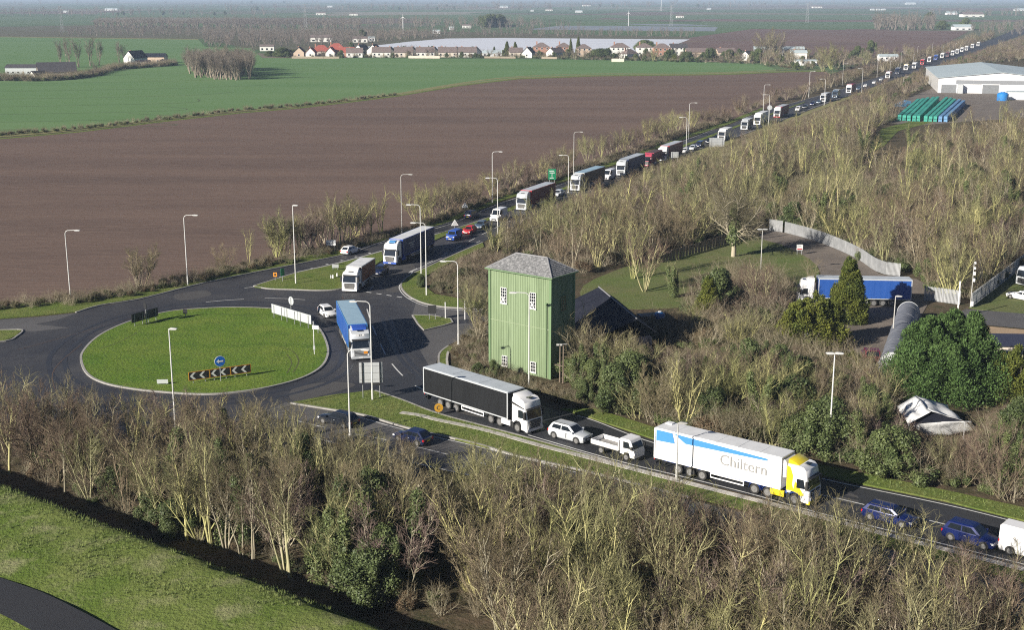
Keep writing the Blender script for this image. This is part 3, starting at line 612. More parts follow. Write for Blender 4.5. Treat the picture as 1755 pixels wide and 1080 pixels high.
def mk_evergreen(seed, H=5, Rr=3, leaf='ivy', n=5000):
    rs = np.random.RandomState(seed); Vs = []; k = 44
    for i in range(k):
        f = rs.rand(); a = rs.rand()*6.28; rr_ = Rr*(.2+.75*rs.rand())*math.sin(math.pi*min(f*.7+.22, 1)); bs = Rr*rs.uniform(.17, .34)
        Vs.append(leaf_blob(rs, (math.cos(a)*rr_, math.sin(a)*rr_, H*(.12+.76*f)), (bs, bs, bs*rs.uniform(.8, 1.5)), n//k, .10, .3))
    tr = polys_to_mesh('trunk', [(np.array([[0, 0, -.1], [.1, 0, H*.35], [0, .1, H*.7]]), np.array([.16, .11, .04]))], M['barkG'], 5)
    return [('trunk', tr), ('foliage', leaves_mesh('foliage', Vs, M[leaf]))]
LIB = {}
LIB['fan'] = [mk_fan(11, bark='barkG'), mk_fan(12, 8, 7, .5, dens=1.05), mk_fan(13, 9, 5, .36, twig='twigY'), mk_fan(14, 7.5, 8, .55, bark='barkB', twig='twigB'), mk_fan(15, 8.5, 4, .3, 'barkY', 'twigY')]
LIB['tall'] = [mk_fan(21, 11, 1, .1, 'barkY', 'twigB', 1.5, 1.1, single=True), mk_fan(22, 10.5, 2, .2, 'barkG', 'twigB', 1.25), mk_fan(23, 11, 3, .25, 'barkY', 'twigY', 1.05), mk_fan(24, 10, 2, .16, 'barkY', 'twigB', 1.25)]
LIB['ivytree'] = [mk_fan(31, 9.5, 1, .2, 'barkG', 'twigB', 1.3, ivy=1.35, single=True), mk_fan(32, 8.5, 3, .28, 'barkY', 'twigY', .9, ivy=.9)]
LIB['oak'] = [mk_oak(41, bark='barkG', twig='twigY')]
LIB['shrub'] = [mk_shrub(51), mk_shrub(52, 3.2, 'twigY'), mk_shrub(53, 2.8, 'twigB', 'bramble', 2600), mk_shrub(54, 3.0, 'twigB', 'ivy', 4200)]
LIB['round'] = [mk_fan(65, 6, 9, .85, 'barkB', 'twigB', 1.15, .9), mk_fan(66, 5.6, 8, .75, 'barkG', 'twigR', 1.2, .9), mk_fan(67, 6.5, 8, .65, 'barkY', 'twigY', 1.15, .9)]
LIB['willow'] = [mk_fan(61, 6.5, 8, .5, 'barkY', 'willow', 1.1, 1.2)]
LIB['conifer'] = [mk_conifer(71, 8.5, 2.9, 'gold', 30000, .75)]
LIB['goldround'] = [mk_conifer(73, 6.5, 4.2, 'gold', 36000, .5, tops=3)]
LIB['leyland'] = [mk_conifer(72, 11, 8.0, 'conif', 120000, .75, tops=8)]
LIB['evergreen'] = [mk_evergreen(81, 5.5, 2.8, 'ivy', 21000), mk_evergreen(82, 4.5, 3.2, 'ivy', 24000)]
LIB['copse'] = [mk_fan(93, 12, 3, .22, 'barkF2', 'barkF', 1.3, 1.5), mk_fan(94, 12, 4, .28, 'barkF2', 'barkF', 1.2, 1.5)]
LIB['fartree'] = [mk_fan(91, 10, 4, .4, 'barkF', 'barkF', .62, 2.4), mk_fan(92, 9, 5, .5, 'barkF', 'barkF', .6, 2.4)]
VW = {('fan', 0): 'brown-twigged many-stemmed', ('fan', 1): 'wide many-stemmed', ('fan', 2): 'pale yellow-twigged', ('fan', 3): 'low spreading', ('fan', 4): 'slim yellow-twigged', ('tall', 0): 'single-trunked', ('tall', 1): 'grey-barked forked', ('tall', 2): 'three-stemmed upright', ('tall', 3): 'slender twin-stemmed', ('willow', 0): 'pale fuzzy', ('round', 0): 'round brown-crowned', ('round', 1): 'round reddish-grey', ('round', 2): 'round olive-crowned', ('ivytree', 0): 'ivy-clad single-trunked', ('ivytree', 1): 'ivy-clad many-stemmed'}
def to_px(x, y, z_=0.0):
    d = y*cT+(HC-z_)*sT; q = (HC-z_)*cT-y*sT
    return 877.5+FPX*x/d, 540+FPX*q/d
def describe(kind, var, h, hs, where): return f"{'tall' if h > hs else 'short'} {VW.get((kind, var), 'bare')} tree {where}"
def interp(tab, x):
    if x <= tab[0][0]: return tab[0][1]
    for (a_, v0), (b_, v1) in zip(tab, tab[1:]):
        if x <= b_: return v0+(v1-v0)*(x-a_)/(b_-a_)
    return tab[-1][1]
def cap_h(x, y, env, jit=0.0):
    """tallest a tree may grow here so the canopy keeps the height the photograph shows"""
    px, py = to_px(x, y); return HC*(py-interp(env, px)-jit)/(py+6.0)
def plant(kind, loc, h=None, rz=None, var=None, label=None, cat='tree', group=None, name=None, rnd=random, sxy=1.0):
    vs_ = LIB[kind]; i = rnd.randrange(len(vs_)) if var is None else var
    parts = vs_[i]; base = {'fan': 8.2, 'tall': 10.8, 'ivytree': 9.0, 'oak': 11, 'shrub': 3.0, 'willow': 6.5, 'conifer': 8.5, 'goldround': 6.5, 'leyland': 11, 'evergreen': 5.0, 'fartree': 9.5, 'copse': 12, 'round': 6.0}[kind]
    s = (h or base)/base
    o = empty(name or ({'fan': 'many_stemmed_tree', 'willow': 'many_stemmed_tree', 'round': 'round_crowned_tree', 'ivytree': 'ivy_tree'}.get(kind, 'bare_tree') if cat == 'tree' else 'shrub'), loc, rnd.uniform(0, 6.28) if rz is None else rz, label, cat, group)
    o.scale = (s*sxy, s*sxy, s)
    for nm, me in parts: link_mesh(nm, me, o)
    return o
def inpoly(x, y, poly):
    c = False; n = len(poly); j = n-1
    for i in range(n):
        xi, yi = poly[i]; xj, yj = poly[j]
        if (yi > y) != (yj > y) and x < (xj-xi)*(y-yi)/(yj-yi)+xi: c = not c
        j = i
    return c
def W2(px): return [P2(*p) for p in px]
ROADS = [W2(A_up+A_dn), W2(R1_up+R1_dn[::-1]), W2(R2_up+R2_dn[::-1])]
def samples(px, dist, rnd, avoid=(), tries=40000, maxn=9999):
    poly = W2(px); xs = [p[0] for p in poly]; ys = [p[1] for p in poly]; out = []; grid = {}
    miss = 0
    while miss < 400 and len(out) < maxn:
        x, y = rnd.uniform(min(xs), max(xs)), rnd.uniform(min(ys), max(ys))
        if not inpoly(x, y, poly) or any(inpoly(x, y, a) for a in avoid): miss += .12; continue
        k = (int(x//dist), int(y//dist))
        if any((x-a)**2+(y-b)**2 < dist*dist for i in (-1, 0, 1) for j in (-1, 0, 1) for a, b in grid.get((k[0]+i, k[1]+j), ())): miss += 1; continue
        grid.setdefault(k, []).append((x, y)); out.append((x, y)); miss = 0
    return out
# geometry-node scatter for what nobody could count
PROTO = bpy.data.collections.new('prototypes')
def gn_scatter(name, pts, proto_mesh, smin, smax, rnd, label=None, zfun=None, sfun=None):
    if not pts: return
    me = bpy.data.meshes.new(name); me.from_pydata([(x, y, zfun(x, y) if zfun else 0.0) for x, y in pts], [], [])
    a = me.attributes.new('scl', 'FLOAT', 'POINT'); a.data.foreach_set('value', [(lambda s: min(s, sfun(x, y)) if sfun else s)(rnd.uniform(smin, smax)) for x, y in pts])
    r = me.attributes.new('rot', 'FLOAT_VECTOR', 'POINT'); r.data.foreach_set('vector', [c for _ in pts for c in (rnd.uniform(-.08, .08), rnd.uniform(-.08, .08), rnd.uniform(0, 6.28))])
    po = bpy.data.objects.new(name+'_source', proto_mesh); PROTO.objects.link(po)
    o = link_mesh(name, me); tag(o, label, kind='stuff')
    ng = bpy.data.node_groups.new(name, 'GeometryNodeTree'); ng.interface.new_socket('Geometry', in_out='INPUT', socket_type='NodeSocketGeometry'); ng.interface.new_socket('Geometry', in_out='OUTPUT', socket_type='NodeSocketGeometry')
    gi = ng.nodes.new('NodeGroupInput'); go = ng.nodes.new('NodeGroupOutput'); ip = ng.nodes.new('GeometryNodeInstanceOnPoints'); oi = ng.nodes.new('GeometryNodeObjectInfo'); oi.inputs['Object'].default_value = po
    oi.inputs['As Instance'].default_value = True
    na = ng.nodes.new('GeometryNodeInputNamedAttribute'); na.data_type = 'FLOAT'; na.inputs['Name'].default_value = 'scl'
    nr = ng.nodes.new('GeometryNodeInputNamedAttribute'); nr.data_type = 'FLOAT_VECTOR'; nr.inputs['Name'].default_value = 'rot'
    L = ng.links; L.new(gi.outputs[0], ip.inputs['Points']); L.new(oi.outputs['Geometry'], ip.inputs['Instance']); L.new(na.outputs['Attribute'], ip.inputs['Scale']); L.new(nr.outputs['Attribute'], ip.inputs['Rotation']); L.new(ip.outputs[0], go.inputs[0])
    md = o.modifiers.new('scatter', 'NODES'); md.node_group = ng
    return o
def join_lib(parts, name):
    bm = bmesh.new(); mats = []
    for nm, me in parts:
        k = len(bm.faces); bm.from_mesh(me); bm.faces.ensure_lookup_table(); mats.append(me.materials[0])
        for f in bm.faces[k:]: f.material_index = len(mats)-1
    out = bpy.data.meshes.new(name); bm.to_mesh(out); bm.free()
    for m in mats: out.materials.append(m)
    return out
# ------------------------------------------------------------------ buildings
def frame_of(a, b):
    """local frame along a->b: origin a, angle"""
    return math.atan2(b.y-a.y, b.x-a.x), math.hypot(b.x-a.x, b.y-a.y)
def window_part(parent, x, y, z, w, h, axis='x', sgn=-1, nx=3, nz=4, frame=M['frame'], broken=False, bar=.07):
    """window lying in the plane y=const (axis x) or x=const (axis y); sgn = outward direction"""
    fr = MB(); pn = MB(); d = .03*sgn
    def bx(mb, a0, a1, z0, z1, o0, o1):
        if axis == 'x': mb.box(x+a0, x+a1, min(y+o0, y+o1), max(y+o0, y+o1), z+z0, z+z1)
        else: mb.box(min(x+o0, x+o1), max(x+o0, x+o1), y+a0, y+a1, z+z0, z+z1)
    bx(pn, -w/2+.02, w/2-.02, .02, h-.02, d*.4, d*.9)
    t = .055
    bx(fr, -w/2, -w/2+t, 0, h, 0, d*2.6); bx(fr, w/2-t, w/2, 0, h, 0, d*2.6); bx(fr, -w/2+t, w/2-t, h-t, h, 0, d*2.5); bx(fr, -w/2-.05, w/2+.05, -.12, t*.6, 0, d*3.4)
    for i in range(1, nx): bx(fr, -w/2+w*i/nx-bar/2, -w/2+w*i/nx+bar/2, t, h-t, d, d*2.1)
    for i in range(1, nz): bx(fr, -w/2+t, w/2-t, h*i/nz-bar/2, h*i/nz+bar/2, d, d*2.0)
    f = fr.build('window', frame, parent); pn.build('glass', M['glass'], f); return f
# --- green corrugated tower
A, B = P(840.5, 627), P(943.3, 650)
ang, TL = frame_of(A, B); TW, TH_ = 4.6, 12.6
T = empty('corrugated_tower', (A.x, A.y, 0), ang, 'tall pale green corrugated tower with a grey hipped roof beside the roundabout', 'building')
def corr(x0, x1, y, z0, z1, sgn, axis='x', pitch=.27, dep=.042, holes=()):
    """corrugated sheeting as real folds"""
    mb = MB(); n = int(round((x1-x0)/pitch)); p = (x1-x0)/n; pts = []
    for i in range(n):
        a = x0+i*p; pts += [(a, 0), (a+p*.55, 0), (a+p*.68, dep), (a+p*.87, dep)]
    pts.append((x1, 0)); k = len(pts)
    vs = [((a, y+sgn*(.02+o), zz) if axis == 'x' else (y+sgn*(.02+o), a, zz)) for zz in (z0, z1) for a, o in pts]
    mb.add(vs, [(i, i+1, i+1+k, i+k) for i in range(k-1)]); return mb
zs = 6.1
core = MB().box(0, TL, 0, TW, -.2, TH_); core.build('wall_core', M['green'], T)
for nm, z0, z1 in (('lower', -.1, zs), ('upper', zs+.06, TH_)):
    corr(0, TL, 0, z0, z1, -1).build('wall_sheet', M['green'], T)
    corr(0, TW, TL, z0, z1, 1, 'y').build('wall_sheet', M['green'], T)
    corr(0, TW, 0, z0, z1, -1, 'y').build('wall_sheet', M['green'], T)
    corr(0, TL, TW, z0, z1, 1).build('wall_sheet', M['green'], T)
MB().box(-.1, TL+.1, -.10, -.075, zs+.0, zs+.05).build('joint_flashing', mat('pale_flashing', (.28,.34,.21)), T)
for cx, cy in ((0, 0), (TL, 0), (TL, TW), (0, TW)): MB().cbox(cx, cy, TH_/2-.05, .3, .3, TH_).build('corner_trim', M['greend'], T)
for wx, wz, ww, wh in ((2.25, 8.45, .92, 1.95), (6.75, 8.45, .92, 1.95), (2.4, .45, .85, 1.3), (6.85, .45, .85, 1.3)):
    w = window_part(T, wx, -.09, wz, ww, wh, 'x', -1, 3, 5 if wh > 1.8 else 3, bar=.036)
    if wh > 1.8:
        b_ = MB(); b_.slab([(wx-.35, -.25, wz+.12), (wx-.22, -.25, wz+.12), (wx+.36, -.25, wz+.85), (wx+.23, -.25, wz+.85)], (0, .03, 0)); b_.slab([(wx+.2, -.25, wz+.1), (wx+.34, -.25, wz+.1), (wx-.2, -.25, wz+.8), (wx-.34, -.25, wz+.8)], (0, .03, 0)); b_.build('curtain', M['white'], w)
window_part(T, TL+.09, TW*.52, 8.0, 1.1, 2.0, 'y', 1, 3, 5, M['greend'])
pp = MB(); pp.tube((TL-.55, -.2, .1), (TL-.55, -.2, 9.3), .05); pp.cbox(TL-.55, -.2, 9.35, .3, .14, .16); pp.build('rainwater_pipe', M['greend'], T)
e = .38; rh = 1.75; zb = TH_
rv = [(-e, -e, zb), (TL+e, -e, zb), (TL+e, TW+e, zb), (-e, TW+e, zb), (TW/2, TW/2, zb+rh), (TL-TW/2, TW/2, zb+rh)]
rf = MB()
rf.add(rv, [(0, 1, 5, 4), (1, 2, 5), (2, 3, 4, 5), (3, 0, 4), (3, 2, 1, 0)]); roof = rf.build('roof', M['slate'], T)
# slate courses standing a little proud, joined (each slate is far below ten pixels)
sc_ = MB(); rs0 = random.Random(5)
def course(a, b, c, d, n):
    a, b, c, d = map(Vector, (a, b, c, d)); nrm = (b-a).cross(d-a).normalized()
    if nrm.z < 0: nrm = -nrm
    for i in range(n):
        l0, r0 = a.lerp(d, i/n), b.lerp(c, i/n); l1, r1 = a.lerp(d, (i+1.05)/n if i < n-1 else 1), b.lerp(c, (i+1.05)/n if i < n-1 else 1)
        L = (r0-l0).length; m_ = max(1, int(L/.55)); off = .25 if i % 2 else 0
        for k in range(m_+1):
            t0 = max((k-off)/m_, 0); t1 = min((k+1-off-.04)/m_, 1)
            if t1 <= t0: continue
            up = nrm*(.035+rs0.uniform(0, .02)); q = [l0.lerp(r0, t0)+up, l0.lerp(r0, t1)+up, l1.lerp(r1, t1)+nrm*.008, l1.lerp(r1, t0)+nrm*.008]
            sc_.add(q + [q[0]-up, q[1]-up], [(0, 1, 2, 3), (0, 1, 5, 4)])
course(rv[0], rv[1], rv[5], rv[4], 12); course(rv[1], rv[2], rv[5], rv[5], 12); course(rv[3], rv[0], rv[4], rv[4], 12)
so_ = sc_.build('slates', M['slate'], roof); tag(so_, kind='stuff')
rd = MB(); rd.tube(rv[4], rv[5], .1, n=6); 
for a, b in ((1, 5), (0, 4), (2, 5), (3, 4)): rd.tube(rv[a], rv[b], .09, n=6)
rd.build('ridge_tiles', M['lead'], roof)
gt = MB(); gt.box(-e-.08, TL+e+.08, -e-.12, -e, zb-.12, zb+.02); gt.box(TL+e, TL+e+.12, -e, TW+e, zb-.12, zb+.02); gt.build('gutter', M['greend'], T)
# --- shed behind it, its dark sheets carrying the tower's shade in their colour
s0, s1 = P(1027, 494, 5.4), P(1090, 547, 5.4)
ang, SL = frame_of(s0, s1); SW = 6.2
sh = empty('shed', (s0.x, s0.y, 0), ang, 'long dark sheet-roofed shed in the shadow of the green tower', 'shed')
MB().box(0, SL, -SW+.3, SW*.35, 0, 2.9).build('wall', M['darkroof'], sh)
for k in range(9):
    x0 = -.3+k*(SL+.6)/9; x1 = x0+(SL+.6)/9-.05; zz = 5.4+(k % 2)*.03
    r = MB(); r.slab([(x0, -SW, 2.6+(k % 2)*.03), (x1, -SW, 2.6+(k % 2)*.03), (x1, 0, zz), (x0, 0, zz)], (0, 0, .08)); r.slab([(x0, 0.02, zz), (x1, .02, zz), (x1, SW*.42, 3.6), (x0, SW*.42, 3.6)], (0, 0, .08)); r.build('roof_panel', M['darkroof'], sh)
MB().tube((-.3, 0, 5.54), (SL+.3, 0, 5.54), .09).build('ridge', M['lead'], sh)
g = MB(); g.add([(0, -SW+.3, 2.3), (0, SW*.35, 2.3), (0, 0, 5.3), (.15, -SW+.3, 2.3), (.15, SW*.35, 2.3), (.15, 0, 5.3)], [(0, 1, 2), (3, 4, 5), (0, 1, 4, 3), (1, 2, 5, 4), (0, 2, 5, 3)]); g.build('gable', M['darkroof'], sh)
# small things beside the shed
p = P(1113, 560); o = empty('container', (p.x, p.y, 0), .3, 'rusty red steel box by the end of the dark shed', 'container')
MB().box(-1.6, 1.6, -.9, .9, .1, 1.7).build('box_body', M['rustbox'], o); MB().box(-1.65, 1.65, -.95, .95, 1.7, 1.78).build('lid', M['bed'], o)
for k in range(6): MB().box(-1.5+k*.55, -1.35+k*.55, -.96, -.9, .15, 1.65).build('rib', M['rustbox'], o)
p = P(1130, 561); o = empty('water_tank', (p.x, p.y, 0), 0, 'upright blue tank beside the rusty red box', 'tank')
MB().loft([[(math.cos(a)*r, math.sin(a)*r, z_) for a in [i*math.pi/7 for i in range(14)]] for r, z_ in ((.72, .05), (.75, .3), (.75, 1.9), (.6, 2.1), (.25, 2.2))]).build('tank_body', M['tblue'], o, 40)
MB().tube((0, 0, 2.2), (0, 0, 2.32), .26, n=10).build('cap', M['white'], o)
# --- warehouse
wl, wr = P(1607, 158.5), P(1815, 162)
ang, WL = frame_of(wl, wr); wl2 = P(1608, 158)
hE = 45 - (math.hypot(wl.x, wl.y))*((530+.9705*(132-540))/(2135-.2409*(132-540)))/1.0
wh = empty('warehouse', (wl.x, wl.y, 0), ang, 'huge white warehouse with a shallow pale roof beyond the crate yard', 'warehouse')
eh, ah = 7.3, 9.9; ax = WL*.52; Dp = 100
zf = lambda x: eh + (ah-eh)*(1-abs(x-ax)/ax) if x < ax else ah-(ah-eh)*(x-ax)/(WL-ax)
def gab(x0, x1, z0f, z1f, y0, y1):
    xs = [x0, x1] if not (x0 < ax < x1) else [x0, ax, x1]
    mb = MB(); fr = [(x, y0, z0f(x)) for x in xs]+[(x, y0, z1f(x)) for x in xs[::-1]]; mb.slab(fr, (0, y1-y0, 0)); return mb
gab(0, WL, lambda x: -.1, zf, 0, Dp).build('wall', M['white'], wh)
nb = 12
for k in range(nb): gab(8+(WL-8)*k/nb+.06, 8+(WL-8)*(k+1)/nb-.06, lambda x: 4.3, lambda x: 6.2, -.12, -.0).build('cladding_panel', M['whgrey'], wh)
for x0, x1, zt in ((1.5, 8.5, 3.9), (WL*.37, WL*.37+7.5, 4.1)):
    d_ = MB().box(x0, x1, -.10, -.01, 0, zt).build('roller_door', M['door'], wh); f_ = MB(); f_.box(x0-.3, x0, -.2, 0, 0, zt+.3); f_.box(x1, x1+.3, -.2, 0, 0, zt+.3); f_.box(x0, x1, -.2, 0, zt, zt+.3); f_.build('door_frame', M['white'], d_)
MB().box(8.9, 11.2, -3, 0, 0, 4.2).build('porch', M['signgrey'], wh)
nr_ = 14
for k in range(nr_):
    y0 = -.8+k*(Dp+1.6)/nr_; y1 = -.8+(k+1)*(Dp+1.6)/nr_-.12
    for xa, xb in ((-.6, ax), (ax, WL+.6)):
        za, zb_ = (zf(0)-.2, ah+.15) if xa < 0 else (ah+.15, eh-.2)
        mb = MB(); mb.slab([(xa, y0, za), (xb, y0, zb_), (xb, y1, zb_), (xa, y1, za)], (0, 0, .15)); mb.build('roof_panel', M['whroof'], wh)
p = P(1745, 170); o = empty('outbuilding', (p.x, p.y, 0), ang, 'low white flat-roofed outbuilding in front of the warehouse', 'outbuilding')
MB().box(-5, 12, -3, 3, 0, 3.4).build('wall', M['white'], o); MB().box(-5.2, 12.2, -3.2, 3.2, 3.4, 3.65).build('roof', M['whroof'], o)
p = P(1718, 172); o = empty('tank', (p.x, p.y, 0), 0, 'round bright blue tank in front of the white warehouse', 'tank')
MB().loft([[(math.cos(a)*r, math.sin(a)*r, z_) for a in [i*math.pi/9 for i in range(18)]] for r, z_ in ((2.4, 0), (2.5, .4), (2.5, 2.9), (1.7, 3.5), (.5, 3.9))]).build('tank_body', M['tblue'], o, 40)
MB().tube((0, 0, 3.8), (0, 0, 4.2), .5, n=10).build('hatch', M['white'], o)
# --- stacked crates in the yard
def crate_row(px0, px1, n, m, lab):
    a, b = P(*px0), P(*px1); ang, L = frame_of(a, b); o = empty('crate_stack', (a.x, a.y, 0), ang, lab, 'crates', 'long rows of stacked crates in the yard')
    me = None
    for k in range(n):
        w = L/n
        for lv in range(2):
            if me is None:
                mb = MB(); mb.box(.05, w-.1, -.62, .62, .12, 1.05); mb.box(.1, w-.15, -.6, -.4, 0, .12); mb.box(.1, w-.15, .4, .6, 0, .12)
                for q in range(3): mb.box(.05+q*(w-.25)/2, .15+q*(w-.25)/2, -.66, -.62, .12, 1.05)
                me = mb.mesh('crate', m)
            c = link_mesh('crate', me, o, (k*w+rs0.uniform(-.03, .03), rs0.uniform(-.05, .05), lv*1.07))
rowL = [((1541, 206), (1574, 177)), ((1549, 207), (1582, 176)), ((1557, 207.5), (1590, 174.5)), ((1566, 208), (1600, 173.5)), ((1573, 208), (1607, 173))]
rowR = [((1586, 208.5), (1622, 174)), ((1594, 209), (1630, 175)), ((1602, 209), (1636, 177)), ((1611, 209), (1644, 178)), ((1620, 209), (1651, 180))]
adj = ['westernmost', 'second', 'middle', 'fourth', 'fifth']
for i, (a, b) in enumerate(rowL): crate_row(a, b, 12, M['teal'], f'{["outermost left","second from the left","middle","fourth from the left","right-hand"][i]} teal row of stacked crates in the left block of the yard')
for i, (a, b) in enumerate(rowR): crate_row(a, b, 12, M['teal'] if i < 3 else M['bluecrate'], f'{["outermost left teal","second teal","third teal","inner blue","outermost right blue"][i]} row of stacked crates in the right block of the yard')
for i, px in enumerate([(1543, 182), (1551, 178)]):
    p = P(*px); o = empty('crate_stack', (p.x, p.y, 0), .4, ['dark blue pile of crates left of the teal rows', 'small dark pile of crates at the yard corner by the teal rows'][i], 'crates')
    for k in range(3): MB().box(-2.5+k*1.7, -.9+k*1.7, -1, 1, 0, 1.2+.4*(k % 2)).build('crate', M['bluecrate'], o)
# --- houses
def house(px, w, d, eh, rh, wall, roof, rz=None, label='', floors=1, hip=False, sc=(1, 1), group=None, chim=1, front=None, cat='house'):
    p = P(*px); rz = rz or 0
    o = empty('house', (p.x, p.y, 0), rz, label, cat, group)
    o.scale = (sc[0], 1, sc[1])
    body = MB().box(-w/2, w/2, -d/2, d/2, -.1, eh)
    if not hip:
        body.add([(-w/2, -d/2, eh), (-w/2, d/2, eh), (-w/2, 0, eh+rh), (w/2, -d/2, eh), (w/2, d/2, eh), (w/2, 0, eh+rh)], [(0, 1, 2), (3, 4, 5), (0, 2, 5, 3), (1, 2, 5, 4)])
    body.build('wall', wall, o); ov = .35; r = MB()
    if hip:
        h2 = min(d/2, w/2-.3); r.add([(-w/2-ov, -d/2-ov, eh), (w/2+ov, -d/2-ov, eh), (w/2+ov, d/2+ov, eh), (-w/2-ov, d/2+ov, eh), (-w/2+h2, 0, eh+rh), (w/2-h2, 0, eh+rh)], [(0, 1, 5, 4), (1, 2, 5), (2, 3, 4, 5), (3, 0, 4), (0, 1, 2, 3)])
    else:
        k = rh/(d/2); zl = eh-k*ov
        for sg in (-1, 1): r.slab([(-w/2-ov, sg*(d/2+ov), zl+.03), (w/2+ov, sg*(d/2+ov), zl+.03), (w/2+ov, 0, eh+rh+.03), (-w/2-ov, 0, eh+rh+.03)], (0, 0, .16))
    ro = r.build('roof', roof, o)
    for c in range(chim): MB().cbox((-w*.3 if c == 0 else w*.3), .4, eh+rh*.9, .9, .6, 2.0).build('chimney', M['bwall'], ro)
    for f in range(floors):
        zz = .9+f*2.6; nw = max(2, int(w/3))
        for i in range(nw):
            x = -w/2+w*(i+.5)/nw
            if f == 0 and i == nw//2: MB().cbox(x, -d/2-.03, 1.05, 1.0, .08, 2.1).build('door', M['wood'], o); continue
            wi = MB().cbox(x, -d/2-.03, zz+.6, 1.3, .08, 1.15).build('window', M['frame'], o); MB().cbox(x, -d/2-.08, zz+.6, 1.08, .04, .95).build('pane', M['glass'], wi)
    for sg in (-1, 1):
        wi = MB().cbox(sg*(w/2+.03), 0, 1.5, .08, 1.3, 1.1).build('window', M['frame'], o); MB().cbox(sg*(w/2+.08), 0, 1.5, .04, 1.1, .9).build('pane', M['glass'], wi)
    return o
G = 'bungalows in the far village row'
hs = [ # px x, y, w, d, eave, ridge height, wall, roof, rot, floors, hip, label
 (514,98,9,8,2.9,2.7,'pwall','tdark',1.57,1,0,'orange brick gable house at the left end of the far village'),
 (534,98,8,7,2.8,2.5,'wwall','tred',1.5,1,0,'pale gable house second in the far village row'),
 (551,96.5,13,9,3.0,3.4,'cwall','tred',.15,1,1,'largest red tiled house at the left of the far village'),
 (568,97.5,9,7,2.8,2.6,'wwall','tred',1.5,1,0,'white gable house in front of the red tiled roofs'),
 (577,93.5,13,9,3.2,3.4,'pwall','tred',.1,1,1,'red hipped roof standing behind the white gable house'),
 (592,97,12,8,2.7,2.5,'bwall','tred',.1,1,0,'long low red brick house with a red tiled roof'),
 (608,97.5,11,7,2.6,2.4,'wwall','tgrey',.05,1,0,'low house with a grey roof beside the red brick house'),
 (620,93,11,8,3.0,2.6,'wwall','tdark',1.2,1,0,'dark roofed house set back behind the village row'),
 (642,94,11,9,3.0,3.0,'wwall','tdark',1.4,1,0,'tall white gable standing behind the village row'),
]
for x, y, w, d, eh_, rh_, wl_, rf_, rz_, fl, hp, lab in hs: house((x, y), w, d, eh_, rh_, M[wl_], M[rf_], rz_, lab, fl, bool(hp), (1.12, 1.38))
row = [(652, 'gable facing the field'), (690, ''), (727, ''), (765, ''), (799, '')]
for i, (x, _) in enumerate(row):
    house((x+2, 97), 12.5, 8, 2.7, 2.6, M['cwall' if i % 2 else 'wwall'], M['tgrey'], .05, ['cream bungalow with a brown roof left of the long row', 'white bungalow with a brown roof, second of the long row', 'cream bungalow with a brown roof, middle of the long row', 'white bungalow with a brown roof, fourth of the long row', 'cream bungalow at the right end of the long row'][i], 1, False, (1.12, 1.38), G)
    house((x+18, 96.5), 8.5, 7, 2.6, 2.7, M['wwall'], M['tdark'], 1.55, ['white gable wing beside the leftmost brown bungalow', 'white gable wing beside the second brown bungalow', 'white gable wing beside the middle brown bungalow', 'white gable wing beside the fourth brown bungalow', 'white gable wing beside the last brown bungalow'][i], 1, False, (1.12, 1.38), G)
hs2 = [(843,97.5,13,6,2.6,1.2,'white','whroof',.05,1,0,'low white flat-roofed garage block in the village'),
 (884,97,9,7,2.8,2.5,'cwall','tgrey',.1,1,0,'small cream house by the tall dark fir trees'),
 (906,98,10,8,2.7,3.2,'wwall','tdark',1.3,1,0,'white gable with a very dark roof in the middle of the village'),
 (928,94,11,9,5.0,2.6,'bwall','tgrey',.05,2,1,'two-storey red brick house with a hipped roof'),
 (952,97.5,12,8,2.8,2.6,'wwall','tgrey',.9,1,0,'pale house turned at an angle beside the brick house'),
 (966,94,10,9,5.0,2.5,'bwall','tgrey',.1,2,1,'second two-storey brick house behind the angled house'),
 (1000,96,10,8,4.8,2.4,'pwall','tgrey',.1,2,1,'two-storey house seen between the bare tree and the hedge'),
 (1062,95,13,9,5.0,2.6,'wwall','tgrey',.05,2,1,'white two-storey house behind the low white bungalow'),
 (1078,101,11,8,3.0,2.8,'wwall','tgrey',.7,1,1,'bright white bungalow behind a long garden wall'),
 (1104,95,11,9,5.0,2.5,'wwall','tgrey',.05,2,1,'white two-storey house below the big round dark tree'),
 (1134,96,12,9,5.0,2.6,'bwall','tgrey',.05,2,1,'brick two-storey house right of the round dark tree'),
 (1162,94,12,8,4.6,2.2,'wwall','tdark',.05,2,0,'white house with a dark roof toward the village end'),
 (1195,97,16,8,3.0,2.0,'pwall','tgrey',.05,1,0,'long pale brick building behind the dark shrubs'),
 (1243,98,12,8,3.2,2.2,'pwall','tgrey',.1,1,0,'tan house half hidden behind shrubs at the village end'),
 (1281,103,7,6,3.0,2.0,'wwall','tdark',.9,1,0,'small bright white cottage beside a dark evergreen'),
 (1334,96.5,34,8,4.6,1.2,'whgrey','whroof',-.08,1,0,'long pale terrace with a grey roof near the main road'),
 (1368,102,10,7,4.0,1.2,'wwall','whroof',-.05,1,0,'white block at the right end of the long terrace'),
 (1380,111,13,6,2.2,.5,'white','whroof',-.1,1,0,'low white marquee-like building among the hedges by the road'),
 (1521,104,12,7,2.6,1.0,'white','whroof',0,1,0,'small white shed among trees beside the far road')]
for x, y, w, d, eh_, rh_, wl_, rf_, rz_, fl, hp, lab in hs2: house((x, y), w, d, eh_, rh_, M[wl_], M[rf_], rz_, lab, fl, bool(hp), (1.12, 1.3), chim=1 if eh_ > 2.65 and w < 14 else 0)
